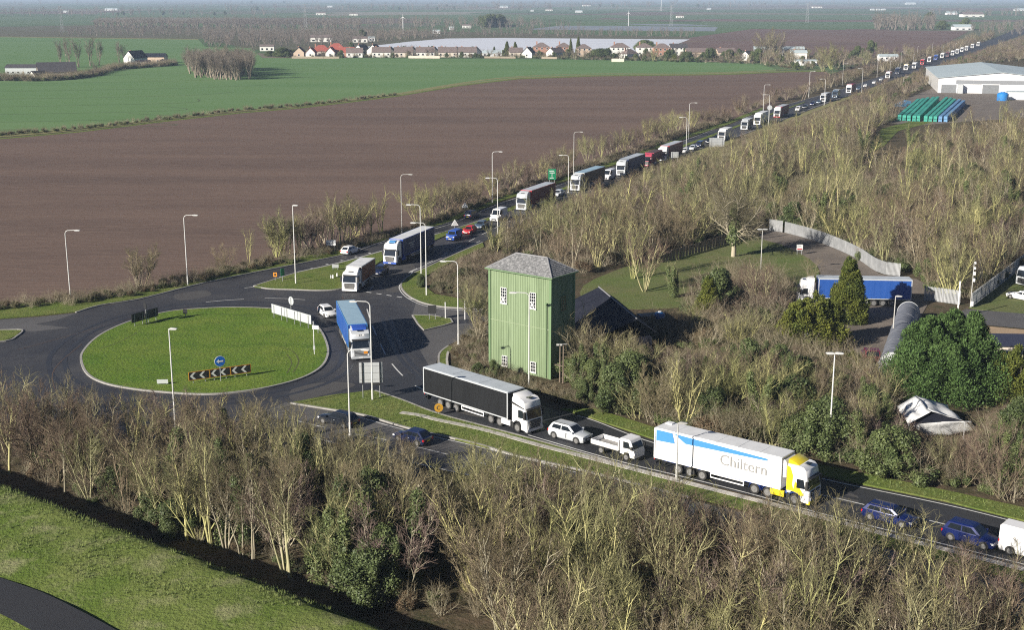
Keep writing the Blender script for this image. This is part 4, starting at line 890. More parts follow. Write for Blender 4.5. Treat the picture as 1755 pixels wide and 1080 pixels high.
# farm on the left
house((233, 109.5), 14, 9, 4.5, 4.6, M['wwall'], M['tdark'], 1.15, 'white gabled farmhouse beyond the green field', 2, False)
house((262, 107), 19, 8, 4.2, 2.2, M['pwall'], M['darkroof'], -.05, 'dark farm barn attached beside the white farmhouse', 1, False, chim=0, cat='barn')
house((246, 111.5), 9, 5, 2.4, 1.0, M['wwall'], M['darkroof'], .1, 'small low shed in front of the white farmhouse', 1, False, chim=0, cat='shed')
house((45, 127), 21, 10, 4.2, 1.6, M['signgrey'], M['tdark'], .03, 'long open grey shed at the far left farm', 1, False, chim=0, cat='barn')
house((98, 131), 21, 11, 3.0, 5.2, M['cwall'], M['tdark'], .42, 'black steep-roofed barn with a small pale gable at the left farm', 1, False, chim=0, cat='barn')
house((66, 134), 8, 6, 2.0, 2.2, M['wwall'], M['tdark'], .9, 'little grey outbuilding in front of the black barn', 1, False, chim=0, cat='shed')
# far scattered farm buildings
far_b = [(114,21,16,'white farm shed far away among the left fields'),(188,17.5,30,'white farm sheds in a row in the far distance at left'),(196,17,22,'second white farm shed in the far distance at left'),(800,47.5,13,'grey gabled house by the dark conifer plantation'),(748,57,9,'small white cabin beyond the crop cover field'),(774,50.5,7,'tiny white hut left of the grey gabled house'),(863,12.8,34,'bright white sheds in the far middle distance'),(912,19,10,'single white far house beyond the orchards'),(941,18,22,'pale farmhouse row beyond the orchards'),(992,21,20,'white farm group beyond the lake'),(1165,30,16,'pale barn behind the dark hedge beyond the lake'),(1215,16,14,'white barn far beyond the green fields'),(1495,17,14,'left of three tiny white houses in the distance'),(1505,17,14,'middle of three tiny white houses in the distance'),(1514,17,14,'right of three tiny white houses in the distance'),(1630,24.5,28,'long white roof in the far right distance'),(1665,28.5,50,'long pale glasshouse in the far right distance'),(1648,51,26,'white bungalow by the dark trees near the ploughed field'),(1746,18,30,'white shed group at the far right edge'),(606,26,20,'pale sheds far beyond the pylon'),(550,25,24,'pale barn far beyond the left orchards'),(565,12,24,'white far barn under the horizon'),(1005,10,40,'grey far barns under the horizon'),(1400,13,40,'pale works sheds below the horizon'),(1560,7,60,'tiny white buildings on the horizon at right'),(635,70,9,'white gabled hut at the left edge of the crop cover'),(617,72,15,'green-grey barn beside the dark tree by the crop cover'),(550,71,22,'pale blue polytunnel in front of the orchard'),(458,86.5,12,'cream mobile home at the left end of the village hedge')]
for x, y, w, lab in far_b:
    p = P(x, y); o = empty('farm_building', (p.x, p.y, 0), .1, lab, 'building'); d = w*.45; h = 3+w*.06
    MB().box(-w/2, w/2, -d/2, d/2, -.1, h).build('wall', M['white' if 'white' in lab else 'wwall'], o)
    r = MB(); 
    for sg in (-1, 1): r.slab([(-w/2-.3, sg*(d/2+.3), h-.1), (w/2+.3, sg*(d/2+.3), h-.1), (w/2+.3, 0, h+w*.12), (-w/2-.3, 0, h+w*.12)], (0, 0, .2))
    r.build('roof', M['whroof' if 'white' in lab else 'tgrey'], o)
    for k in range(3): MB().cbox(-w/2+w*(k+.5)/3, -d/2-.05, 1.5, w*.12, .1, 1.6).build('window', M['glass'], o)
# long garden fences along the village
def fence_run(pxs, h, m, lab, seg, name='fence', cat='fence', gap=0.0, posts=True, group=None, thick=.06, z0=.05):
    w = [P2(*p) for p in pxs]; o = empty(name, (w[0][0], w[0][1], 0), 0, lab, cat, group)
    pts = resample(w, seg); ox, oy = w[0]
    for a, b in zip(pts, pts[1:]):
        mb = MB(); d = Vector((b[0]-a[0], b[1]-a[1], 0)); n_ = Vector((-d.y, d.x, 0)).normalized()*thick; A_ = Vector((a[0]-ox, a[1]-oy, z0))
        if gap:
            k = int(d.length/gap)
            for i in range(k):
                q0 = A_+d*(i/k); q1 = A_+d*((i+.72)/k); mb.slab([q0, q1, q1+Vector((0, 0, h)), q0.lerp(q1, .5)+Vector((0, 0, h+.12)), q0+Vector((0, 0, h))], n_*.4)
            for zz in (.35, h-.35): mb.slab([A_+n_*.5+Vector((0, 0, zz)), A_+d+n_*.5+Vector((0, 0, zz)), A_+d+n_*.5+Vector((0, 0, zz+.06)), A_+n_*.5+Vector((0, 0, zz+.06))], n_)
        else: mb.slab([A_, A_+d*.985, A_+d*.985+Vector((0, 0, h)), A_+Vector((0, 0, h))], n_)
        mb.build('panel', m, o)
        if posts: MB().cbox(a[0]-ox, a[1]-oy, (h+.1)/2+z0, .12, .12, h+.1).build('post', m, o)
    return o
fence_run([(500, 100), (600, 100.3)], 1.6, M['wood'], 'pale garden fence below the red roofed houses', 12)
fence_run([(700, 99.5), (762, 99.8)], 1.8, M['cwall'], 'long cream garden wall below the brown bungalows', 12, 'garden_wall', 'wall', posts=False)
fence_run([(830, 99.5), (900, 100)], 1.4, M['wood'], 'low timber garden fence in the middle of the village', 12)
fence_run([(928, 100.5), (980, 101.2)], 1.6, M['wood'], 'garden fence below the brick houses', 12)
fence_run([(1048, 105.5), (1088, 105.8)], 2.2, M['cwall'], 'long pale wall in front of the white bungalow', 9, 'garden_wall', 'wall', posts=False)
# palisade fences round the yard
fence_run(smooth([(1345, 399), (1390, 411), (1428, 425), (1469, 444), (1497, 463), (1516, 471), (1540, 474), (1567, 477)], 5), 2.1, M['galv'], 'curved pale galvanised palisade fence beside the drive', 2.7, 'palisade_fence', 'fence', .2)
fence_run([(1584, 515), (1610, 518), (1652, 524)], 2.1, M['galv'], 'straight palisade fence between the lorry and the gate posts', 2.7, 'palisade_fence', 'fence', .2)
fence_run([(1665, 527), (1700, 500), (1760, 452)], 2.1, M['galv'], 'shaded palisade fence running up towards the right edge', 2.7, 'palisade_fence', 'fence', .2)
fence_run([(1318.6, 395.5), (1344, 398.8)], 2.2, M['galv'], 'grey steel gate at the top of the curved palisade fence', 2.9, 'palisade_gate', 'gate', .16)
fence_run([(1310, 398), (1290, 405), (1240, 420), (1180, 438), (1120, 455)], 1.8, M['wtele'], 'thin dark mesh fence behind the big ivy tree', 3.2, 'mesh_fence', 'fence', .9, thick=.03)
# barrel-roofed store
a, b = P(1527, 640), P(1556, 548); ang, L = frame_of(a, b); o = empty('storage_tunnel', (a.x, a.y, 0), ang, 'long grey barrel-roofed tunnel beside the dark yard', 'tunnel')
arc = [(1.55*math.cos(t), .9+1.7*math.sin(t)) for t in [math.pi*i/12 for i in range(13)]]
ns_ = 12
for k in range(ns_):
    x0, x1 = L*k/ns_, L*(k+1)/ns_-.05; s_ = 1+.012*(k % 2)
    MB().loft([[(x, y*s_, z_*s_) for y, z_ in [(1.5, 0)]+arc+[(-1.5, 0)]] for x in (x0, x1)]).build('cover_panel', M['tunnel'], o, 40)
for x in (-.02, L+.02): MB().loft([[(x+dx, y, z_) for y, z_ in [(1.6, 0)]+[(1.62*math.cos(t), .9+1.8*math.sin(t)) for t in [math.pi*i/12 for i in range(13)]]+[(-1.6, 0)]] for dx in (-.06, .06)]).build('end_hoop', M['signgrey'], o)
# sagging white marquee
o = empty('marquee', (0, 0, 0), 0, 'sagging white marquee among the bushes near the main road', 'marquee')
FA, BA, FL, BL, FR = P(1597, 705, 3.2), P(1569, 678, 3.2), P(1558, 726, 2.1), P(1539, 696, 2.1), P(1654, 722, 2.0); BR = FR+(BA-FA)
org = Vector((FA.x, FA.y, 0)); o.location = org
def cloth(name, q, m, seed, amp=.12, n=9):
    r_ = random.Random(seed); mb = MB(); g_ = []
    for i in range(n+1):
        for k in range(n+1):
            u, v = i/n, k/n; p = q[0].lerp(q[1], u).lerp(q[3].lerp(q[2], u), v)-org; e_ = min(1, 6*min(v, 1-v)*1.2); g_.append((p.x, p.y, p.z-amp*e_*(1.2+math.sin(u*11+seed)+math.sin(v*7+u*4+seed*2))))
    mb.add(g_, [(i*(n+1)+k, (i+1)*(n+1)+k, (i+1)*(n+1)+k+1, i*(n+1)+k+1) for i in range(n) for k in range(n)]); ob = mb.build(name, m, o, 40)
    md = ob.modifiers.new('thick', 'SOLIDIFY'); md.thickness = .03; return ob
cloth('canopy', (FL, FA, BA, BL), M['tarp'], 1); cloth('canopy', (FA, FR, BR, BA), M['tarp'], 2)
cloth('fallen_canopy', (P(1563, 724, 2.0), P(1664, 722, 1.9), P(1682, 738, .4), P(1588, 748, .3)), M['tarp'], 3, .1)
mb = MB(); gt_ = [p-org for p in (FL, FR, FA)]; inw = (BA-FA).normalized()*.35; mb.slab([p+inw-Vector((0, 0, .12)) for p in gt_], inw*.15); mb.build('gable_panel', M['darkroof'], o)
for p in (FL, FR, BL, BR): q = p-org; MB().tube((q.x, q.y, 0), (q.x, q.y, q.z), .05).build('pole', M['galv'], o)
# navy-roofed hut on the sand
a = P(1732, 612); o = empty('hut', (a.x, a.y, 0), -.06, 'low hut with a dark navy roof on the sandy ground', 'hut')
MB().box(-3, 4, -2, 2, 0, 2.2).build('wall', M['cwall'], o); r = MB()
for sg in (-1, 1): r.slab([(-3.3, sg*2.3, 2.0), (4.3, sg*2.3, 2.0), (4.3, 0, 3.0), (-3.3, 0, 3.0)], (0, 0, .1))
r.build('roof', mat('navy_roof', (.02, .025, .05), rough=.7), o)
# ------------------------------------------------------------------ vehicles
def tyre_mesh(r, w):
    mb = MB(); n = 20
    prof_ = [(-w/2, r*.62), (-w/2, r*.93), (-w/2+.04, r), (w/2-.04, r), (w/2, r*.93), (w/2, r*.62)]
    rings = [[(q*math.cos(t), y, q*math.sin(t)) for t in [2*math.pi*i/n for i in range(n)]] for y, q in prof_]
    return mb.loft(rings, cap=True).mesh('tyre', M['tyre'], 40)
def rim_mesh(r, w):
    mb = MB(); n = 16
    for sg in (-1, 1):
        rings = [[(q*math.cos(t), sg*y, q*math.sin(t)) for t in [2*math.pi*i/n for i in range(n)]] for y, q in ((w/2+.012, r*.66), (w/2+.006, r*.56), (w/2-.05, r*.5), (w/2-.04, r*.25), (w/2+.03, r*.2), (w/2+.04, r*.05))]
        mb.loft(rings, cap=True)
    for k in range(6):
        t = 2*math.pi*k/6
        for sg in (-1, 1): mb.tube((r*.38*math.cos(t), sg*(w/2-.05), r*.38*math.sin(t)), (r*.38*math.cos(t), sg*(w/2-.01), r*.38*math.sin(t)), .03, n=5)
    return mb.mesh('rim', M['rim'], 40)
WH = {}
def wheel(parent, x, y, r, w):
    if (r, w) not in WH: WH[(r, w)] = (tyre_mesh(r, w), rim_mesh(r, w))
    t = link_mesh('wheel', WH[(r, w)][0], parent, (x, y, r)); link_mesh('rim', WH[(r, w)][1], t); return t
def vtext(txt, parent, loc, rot, size, m, ext=.006, sx=1.0):
    c = bpy.data.curves.new('lettering', 'FONT'); c.body = txt; c.size = size; c.extrude = ext; c.align_x = 'CENTER'; c.align_y = 'CENTER'; c.resolution_u = 3
    tmp = bpy.data.objects.new('tmp', c); me = bpy.data.meshes.new_from_object(tmp); bpy.data.objects.remove(tmp); me.materials.clear(); me.materials.append(m)
    o = bpy.data.objects.new('lettering', me); C.objects.link(o); o.parent = parent; o.location = loc; o.rotation_euler = rot; o.scale = (sx, 1, 1); return o
def pane(parent, name, quad, out, t, m):
    mb = MB(); mb.slab(quad, Vector(out).normalized()*t); return mb.build(name, m, parent)
def place(pf, pr, xf, xr, side_y):
    """ground position and heading from the two wheel contacts seen in the photograph"""
    a, b = P(*pf), P(*pr); h = math.atan2(a.y-b.y, a.x-b.x); mid = (a+b)/2
    lx, ly = (xf+xr)/2, side_y; c_, s_ = math.cos(h), math.sin(h)
    return (mid.x-(lx*c_-ly*s_), mid.y-(lx*s_+ly*c_), .016), h
def lorry(loc, h, label, cab='white', curtain='curtblack', roof='roofgrey', frame='signgrey', length=16.5, chassis='black', trim=None, axles=3, tri_drive=True, height=4.1, bars=True, style=0, box=False, group='lorries queuing on the main road', simple=False, cabh=3.75):
    o = empty('lorry', loc, h, label, 'lorry', group); wd = 2.5; y = wd/2
    # --- cab
    zt = cabh
    prof_ = [(0, .32), (.0, .75), (-.02, 1.55), (-.28, 2.75), (-.42, zt-.35), (-.72, zt-.08), (-1.15, zt), (-2.25, zt-.02), (-2.3, 1.0), (-2.02, .95), (-1.92, 1.12), (-1.65, 1.22), (-1.2, 1.22), (-.95, 1.1), (-.82, .85), (-.8, .32)]
    MB().prism_y(prof_, -y+.02, y-.02, .10).build('cab_body', M[cab], o, 35)
    pane(o, 'windscreen', [(-.05, -y+.18, 1.62), (-.05, y-.18, 1.62), (-.30, y-.24, 2.72), (-.30, -y+.24, 2.72)], (1, 0, .21), .03, M['glass'])
    v = MB(); v.slab([(-.26, -y+.14, 2.72), (-.26, y-.14, 2.72), (.02, y-.2, 2.62), (.02, -y+.2, 2.62)], (0, 0, .07)); v.build('sun_visor', M['black' if cab != 'yellow' else 'blue'], o)
    for s_ in (-1, 1):
        pane(o, 'side_window', [(-.42, s_*(y-.0), 1.72), (-1.28, s_*y, 1.66), (-1.28, s_*y, 2.55), (-.62, s_*y, 2.55)], (0, s_, 0), .02, M['glass'])
        m_ = MB(); m_.box(-.32, -.08, s_*(y+.12)-.13, s_*(y+.12)+.13, 1.7, 2.5); mo = m_.build('mirror', M['black'], o)
        MB().box(-.02, .05, s_*(y-.38)-.18, s_*(y-.38)+.18, .62, .92).build('headlight', M['lamp'], o)
        MB().box(-2.25, -1.95, s_*(y-.02)-.05, s_*(y-.02)+.04, .35, .9).build('step', M['black'], o)
        MB().box(-3.9, -2.5, s_*(y-.28)-.26, s_*(y-.28)+.26, .45, 1.0).build('fuel_tank', M[trim or 'signgrey'], o)
        wheel(o, -1.42, s_*(y-.16), .5, .32)
        mb = MB(); arc_ = [(-1.42+.62*math.cos(t), .55+.62*math.sin(t)) for t in [math.pi*i/8 for i in range(9)]]
        for a_, b_ in zip(arc_, arc_[1:]): mb.slab([(a_[0], s_*(y-.36), a_[1]), (b_[0], s_*(y-.36), b_[1]), (b_[0], s_*(y+.01), b_[1]), (a_[0], s_*(y+.01), a_[1])], (0, 0, .04))
        mb.build('wheel_arch', M[chassis], o)
    g_ = MB(); g_.box(-.01, .05, -y+.42, y-.42, .5, 1.5); gr = g_.build('grille', M['black'], o)
    if not simple:
        for k in range(5): MB().box(.05, .075, -y+.48, y-.48, .62+k*.17, .67+k*.17).build('grille_bar', M['silver' if style == 1 else cab if style == 2 else 'bed'], gr)
    MB().box(-.3, .06, -y+.04, y-.04, .28, .58).build('bumper', M[trim or cab], o)
    pl_ = MB().box(.065, .075, -.26, .26, .36, .48).build('number_plate', M['white'], o)
    MB().box(-1.05, -.62, -.35, .35, zt-.02, zt+.05).build('roof_hatch', M['glass'], o)
    if height > zt: # wind deflector behind the cab roof
        d_ = MB(); d_.prism_y([(-1.2, zt-.02), (-2.3, zt-.02), (-2.3, height-.02), (-2.0, height-.06), (-1.5, zt+.18)], -y+.22, y-.22, .05); d_.build('wind_deflector', M[trim if trim == 'yellow' else cab], o, 35)
    rigid = length < 13
    x0 = -2.45 if rigid else -2.85; x1 = -length
    dr = ([-length*.68] if rigid else ([-4.15, -5.5] if tri_drive else [-5.0]))
    for ax_ in dr:
        for s_ in (-1, 1):
            wheel(o, ax_, s_*(y-.28), .5, .5)
            if not simple:
                mb = MB(); arc_ = [(ax_+.6*math.cos(t), .52+.6*math.sin(t)) for t in [math.pi*i/6 for i in range(7)]]
                for a_, b_ in zip(arc_, arc_[1:]): mb.slab([(a_[0], s_*(y-.52), a_[1]), (b_[0], s_*(y-.52), b_[1]), (b_[0], s_*y, b_[1]), (a_[0], s_*y, a_[1])], (0, 0, .03))
                mb.build('mudguard', M[chassis], o)
    ch_ = MB(); ch_.box(x1+.3, -.6, -.55, -.25, .72, 1.0); ch_.box(x1+.3, -.6, .25, .55, .72, 1.0); ch_.box(-3.4, -2.3, -1.0, 1.0, .8, 1.0); ch_.build('chassis', M[chassis], o)
    zb_ = 1.12
    MB().box(x1, x0, -y+.04, y-.04, zb_, height-.04).build('load_box', M[curtain if not box else 'white'], o)
    if not box:
        for s_ in (-1, 1):
            MB().box(x1+.12, x0-.12, s_*y-.035, s_*y+.005, zb_+.10, height-.14).build('side_curtain', M[curtain], o)
            if not simple:
                st_ = MB(); n_ = 20
                for k in range(n_):
                    xx = x1+.4+(x0-x1-.8)*k/(n_-1); st_.box(xx-.022, xx+.022, s_*(y+.006)-.006, s_*(y+.006)+.006, zb_-.02, zb_+.28)
                tag(st_.build('curtain_straps', M['black'], o), kind='stuff')
    fr = MB(); fb_ = .10
    for s_ in (-1, 1):
        fr.box(x1, x0, s_*(y)-.06, s_*(y)+.02, height-.12, height+.012); fr.box(x1-.015, x0+.015, s_*y-.05, s_*y+.025, zb_-.04, zb_+.07)
        fr.box(x0-.1, x0+.02, s_*y-.05, s_*y+.024, zb_, height); fr.box(x1-.02, x1+.1, s_*y-.05, s_*y+.024, zb_, height)
    fr.box(x0-.05, x0+.03, -y, y, height-.1, height+.015); fr.box(x1-.03, x1+.05, -y, y, height-.1, height+.015)
    fr.build('body_frame', M[frame], o)
    nsg = 6; rl_ = (x0-x1)/nsg
    for k in range(nsg if not simple else 1):
        L_ = rl_ if not simple else x0-x1
        MB().box(x1+k*L_+.02, x1+(k+1)*L_-.02, -y+.07, y-.07, height-.03, height+.03+.006*(k % 2)).build('roof_panel', M[roof], o)
    for s_ in (-1, 1): MB().box(x1-.05, x1-.01, s_*.62-.58, s_*.62+.58, zb_+.05, height-.15).build('rear_door', M['white' if box else frame], o)
    for s_ in (-1, 1): MB().box(x1-.06, x1-.0, s_*1.0-.14, s_*1.0+.14, .85, 1.0).build('tail_light', M['tail'], o)
    if not rigid:
        for k in range(axles):
            for s_ in (-1, 1): wheel(o, x1+2.75+k*1.33, s_*(y-.22), .5, .4)
        for s_ in (-1, 1):
            MB().box(x1+.55, x1+.6, s_*(y-.3)-.28, s_*(y-.3)+.28, .35, .95).build('mud_flap', M['black'], o)
            if bars:
                gb = MB(); bx0, bx1 = x1+6.3, x1+9.9
                for zz in (.5, .88): gb.box(bx0, bx1, s_*(y-.05)-.025, s_*(y-.05)+.025, zz, zz+.11)
                gb.box(bx1-.1, bx1, s_*(y-.05)-.025, s_*(y-.05)+.025, .61, .88); gb.box(bx0, bx0+.08, s_*(y-.05)-.025, s_*(y-.05)+.025, .61, .88); gb.build('side_guard', M['white'], o)
            MB().box(x0-2.6, x0-2.45, s_*.8-.08, s_*.8+.08, .35, 1.1).build('landing_leg', M['bed'], o)
    else:
        for s_ in (-1, 1): 
            gb = MB()
            for zz in (.5, .88): gb.box(-length*.58, -2.9, s_*(y-.05)-.02, s_*(y-.05)+.02, zz, zz+.1)
            gb.build('side_guard', M['signgrey'], o)
    MB().box(x1+.02, x1+.14, -y+.1, y-.1, .45, .6).build('rear_bumper', M['black'], o)
    return o
def car(loc, h, label, paint='white', kind='hatch', group=None, name='parked_car', cat='car', simple=False):
    K = dict(hatch=(4.2, 1.78, 1.48, .92), suv=(4.65, 1.9, 1.70, 1.05), estate=(4.7, 1.84, 1.48, .93), coupe=(4.6, 1.85, 1.38, .9), van=(5.6, 2.0, 2.45, 1.25), smallvan=(4.4, 1.8, 1.85, 1.1), mpv=(4.6, 1.85, 1.7, 1.0))[kind]
    L, wd, ht, bl = K; y = wd/2; o = empty('car' if 'van' not in kind else 'van', loc, h, label, cat, group); rw = .33 if kind not in ('suv', 'van') else .36
    # lower body: rings along x, front bumper at x=0
    def ring(x, hw, zb_, zt_): 
        c = min(.14, hw*.2)
        return [(x, -hw+c*.6, zb_), (x, -hw, zb_+.16), (x, -hw*1.0, zb_+(zt_-zb_)*.55), (x, -hw+.05, zt_-.06), (x, -hw+.17, zt_), (x, 0, zt_+.03), (x, hw-.17, zt_), (x, hw-.05, zt_-.06), (x, hw, zb_+(zt_-zb_)*.55), (x, hw, zb_+.16), (x, hw-c*.6, zb_)]
    van = kind in ('van', 'smallvan'); nose = .74 if kind != 'suv' else .86
    if van: nose = .95
    hood = bl-.02; xA = -L*.27 if not van else -L*.17
    st_ = [(0, y*.72, .35, nose-.15), (-.10, y*.88, .24, nose), (-.35, y*.97, .2, nose+.06), (xA*.75, y, .2, (nose+hood)/2+.05), (xA, y, .2, hood), (-L*.55, y, .2, bl), (-L*.82, y, .2, bl+.02), (-L+.18, y*.96, .22, bl+(.02 if kind != 'coupe' else .0)), (-L+.05, y*.9, .3, bl-.05), (-L, y*.84, .38, bl-.2)]
    bd_ = MB().loft([ring(*s_) for s_ in st_]).build('body', M[paint], o, 32)
    # cabin shell + windows
    if van: bot = (xA+.05, -L+.02); top = (xA-L*.13, -L+.12)
    elif kind in ('estate', 'suv', 'mpv'): bot = (xA+.1, -L+.1); top = (xA-.75, -L+.55)
    elif kind == 'coupe': bot = (xA+.05, -L+.35); top = (xA-.95, -L+1.45)
    else: bot = (xA+.1, -L+.1); top = (xA-.75, -L+.75)
    hb, htp = y-.08, y-(.26 if not van else .14); zc0, zc1 = bl-.02, ht
    def cr(x0, x1, hw, z_): return [(x0, -hw*.93, z_), (x0, hw*.93, z_), ((x0*2+x1)/3, hw, z_), (x1, hw*.95, z_), (x1, -hw*.95, z_), ((x0*2+x1)/3, -hw, z_)]
    md_ = (bot[0]*.5+top[0]*.5, bot[1]*.5+top[1]*.5)
    cb = MB().loft([cr(bot[0], bot[1], hb, zc0), cr(top[0]+.06, top[1]-.06, htp+.03, zc1-.09), cr(top[0]-.08, top[1]+.06, htp-.09, zc1)]).build('cabin', M[paint], o, 30)
    def onf(u, v, fr=True):   # point on windscreen / rear plane: u across -1..1, v up 0..1
        xb, xt = (bot[0], top[0]+.06) if fr else (bot[1], top[1]-.06)
        return (xb+(xt-xb)*v, u*((hb*.93)*(1-v)+(htp+.03)*.93*v), zc0+(zc1-.09-zc0)*v)
    nx_ = (zc1-.09-zc0); nz_ = bot[0]-top[0]
    pane(o, 'windscreen', [onf(-.9, .10), onf(.9, .10), onf(.86, .93), onf(-.86, .93)], (nx_, 0, nz_), .015, M['glass'])
    if kind != 'van': pane(o, 'rear_window', [onf(-.85, .2, False), onf(.85, .2, False), onf(.8, .9, False), onf(-.8, .9, False)], (-nx_, 0, (top[1]-bot[1])), .015, M['glass'])
    def ons(x, v, s_): 
        hw_ = (hb*(1-v)+(htp+.03)*v)
        return (x, s_*(hw_-.0), zc0+(zc1-.09-zc0)*v)
    sl_ = (top[0]-bot[0]); 
    for s_ in (-1, 1):
        out = (0, s_*nx_, (hb-htp)); xf0, xf1 = bot[0]-.28, top[0]-.10; split = (bot[0]*.48+bot[1]*.52)
        if van: split = top[0]-.95 if kind == 'van' else top[0]-.9
        pane(o, 'side_window', [ons(xf0-.12, .16, s_), ons(split+.05, .16, s_), ons(split+.05, .9, s_), ons(xf1-.05, .9, s_)], out, .02, M['glass'])
        if not van: pane(o, 'side_window', [ons(split-.05, .16, s_), ons(bot[1]+.42, .22, s_), ons(top[1]+.18, .9, s_), ons(split-.05, .9, s_)], out, .02, M['glass'])
        if not simple:
            MB().box(xA-.25, xA-.02, s_*(y+.07)-.10, s_*(y+.07)+.10, bl-.02, bl+.15).build('mirror', M[paint], o)
            MB().box(-L*.48, -L*.46, s_*(y+.003)-.006, s_*(y+.003)+.006, .4, bl-.12).build('door_seam', M['black'], o)
            MB().box(-L*.56, -L*.52, s_*(y+.005)-.01, s_*(y+.005)+.015, bl-.22, bl-.18).build('door_handle', M['silver'], o)
        MB().box(-.34, -.06, s_*(y*.74)-.17, s_*(y*.74)+.17, nose-.2, nose-.04).build('headlight', M['lamp'], o)
        MB().box(-L-.005, -L+.16, s_*(y*.76)-.13, s_*(y*.76)+.15, bl-.34, bl-.12).build('tail_light', M['tail'], o)
        for xw in (-L*.19, -L*.81):
            wheel(o, xw, s_*(y-.10), rw, .22)
            n_ = 14; mb = MB(); ar = [(xw+(rw+.07)*math.cos(t), y, rw+(rw+.07)*math.sin(t)) for t in [math.pi*(i/(n_-1)*1.2-.1) for i in range(n_)]]
            mb.slab([(a_, s_*(y-.02), max(z_, .16)) for a_, _, z_ in ar], (0, s_*.027, 0)); mb.build('wheel_arch', M['black'], o)
    MB().box(-.06, .015, -y*.5, y*.5, .34, nose-.22).build('grille', M['black'], o)
    MB().box(.0, .03, -.26, .26, .42, .53).build('number_plate', M['white'], o)
    MB().box(-L-.02, -L+.02, -.26, .26, .5, .61).build('number_plate', M['yellow'], o)
    if kind in ('suv', 'estate') and not simple:
        for s_ in (-1, 1): MB().box(top[1]+.2, top[0]-.2, s_*(htp-.12)-.02, s_*(htp-.12)+.02, ht+.01, ht+.06).build('roof_rail', M['black'], o)
    return o
Q = 'vehicles queuing along the main road'
# near road to the lower right
loc, h = place((1355.5, 863), (1169, 814), -1.42, -13.75, -1.09)
L1 = lorry(loc, h, 'white refrigerated lorry with a yellow and white cab and grey lettering on its side', 'white', 'white', 'roofwhite', 'white', 16.5, 'blue', 'yellow', style=2, box=True, group='near lorries', height=4.15)
y = 1.25
for s_ in (-1, 1):
    yy = s_*(y-.02)
    MB().slab([(-2.28, s_*(y-.02), 1.25), (-1.5, s_*(y-.02), 1.25), (-1.72, s_*(y-.02), 1.9), (-1.66, s_*(y-.02), 2.75), (-1.95, s_*(y-.02), 3.5), (-2.28, s_*(y-.02), 3.6)], (0, s_*.03, 0)).build('yellow_side_panel', M['yellow'], L1)
    MB().slab([(-1.6, s_*(y-.02), 1.27), (-.75, s_*(y-.02), .95), (-.5, s_*(y-.02), 1.1), (-1.45, s_*(y-.02), 2.3)], (0, s_*.03, 0)).build('yellow_side_panel', M['yellow'], L1)
    MB().slab([(-16.3, s_*(y+.0), 2.9), (-14.2, s_*y, 3.0), (-14.5, s_*y, 4.0), (-16.3, s_*y, 4.0)], (0, s_*.012, 0)).build('blue_panel', M['skyblue'], L1)
    MB().slab([(-14.3, s_*y, 4.0), (-13.0, s_*y, 3.25), (-4.3, s_*y, 3.55), (-4.3, s_*y, 3.75)], (0, s_*.012, 0)).build('blue_stripe', M['skyblue'], L1)
vtext('Chiltern', L1, (-6.75, -y-.012, 2.55), (math.pi/2, 0, 0), 1.5, M['letter'], .012)
MB().box(-16.3, -15.6, .4, 1.0, 4.12, 4.3).build('roof_vent', M['white'], L1)
MB().prism_y([(-2.86, 2.2), (-2.86, 4.0), (-2.6, 3.9), (-2.45, 3.7), (-2.45, 2.3)], -1.05, 1.05, .05).build('refrigeration_unit', M['white'], L1, 35)
loc, h = place((887, 740.5), (757, 697.5), -1.42, -13.75, -1.09)
L2 = lorry(loc, h, 'black curtain-sided articulated lorry with a white cab beside the green tower', 'white', 'curtblack', 'roofgrey', 'silver', 16.5, 'black', 'white', group='near lorries')
MB().slab([(-.35, -1.252, 2.72), (-2.25, -1.252, 3.05), (-2.25, -1.252, 3.3), (-.42, -1.252, 2.86)], (0, -.012, 0)).build('side_stripe', M['black'], L2)
for s_ in (-1, 1): MB().box(-3.35, -3.1, s_*1.262-.005, s_*1.262+.005, 3.6, 3.65).build('corner_mark', M['white'], L2)
loc, h = place((1072, 790), (1032.7, 778.6), -.9, -4.0, -.95)
fb_ = empty('flatbed_truck', loc, h, 'small white open dropside truck between the silver car and the white lorry', 'truck', 'near lorries')
MB().prism_y([(0, .35), (0, .95), (-.12, 1.25), (-.5, 2.1), (-.65, 2.2), (-1.75, 2.22), (-1.8, .6), (-1.35, .55), (-1.25, .8), (-.6, .8), (-.5, .5), (-.5, .35)], -.93, .93, .08).build('cab_body', M['white'], fb_, 35)
pane(fb_, 'windscreen', [(-.14, -.8, 1.28), (-.14, .8, 1.28), (-.48, .76, 2.0), (-.48, -.76, 2.0)], (1, 0, .45), .02, M['glass'])
for s_ in (-1, 1):
    pane(fb_, 'side_window', [(-.45, s_*.925, 1.3), (-1.35, s_*.925, 1.25), (-1.35, s_*.925, 1.95), (-.68, s_*.925, 1.95)], (0, s_, 0), .02, M['glass'])
    MB().box(-5.3, -1.95, s_*1.0-.03, s_*1.0+.03, .85, 1.3).build('dropside', M['white'], fb_)
    for xw in (-.95, -4.1): wheel(fb_, xw, s_*.85, .36, .24)
    MB().box(-.02, .03, s_*.7-.15, s_*.7+.15, .7, .9).build('headlight', M['lamp'], fb_); MB().box(-.3, -.1, s_*1.08-.1, s_*1.08+.1, 1.3, 1.6).build('mirror', M['black'], fb_)
MB().box(-5.3, -1.95, -1.0, 1.0, .78, .85).build('load_bed', M['bed'], fb_); MB().box(-5.36, -5.3, -1.03, 1.03, .85, 1.3).build('tailboard', M['white'], fb_); MB().box(-1.95, -1.88, -1.0, 1.0, .85, 1.9).build('headboard', M['white'], fb_)
MB().box(-5.2, -.4, -.4, .4, .5, .78).build('chassis', M['black'], fb_)
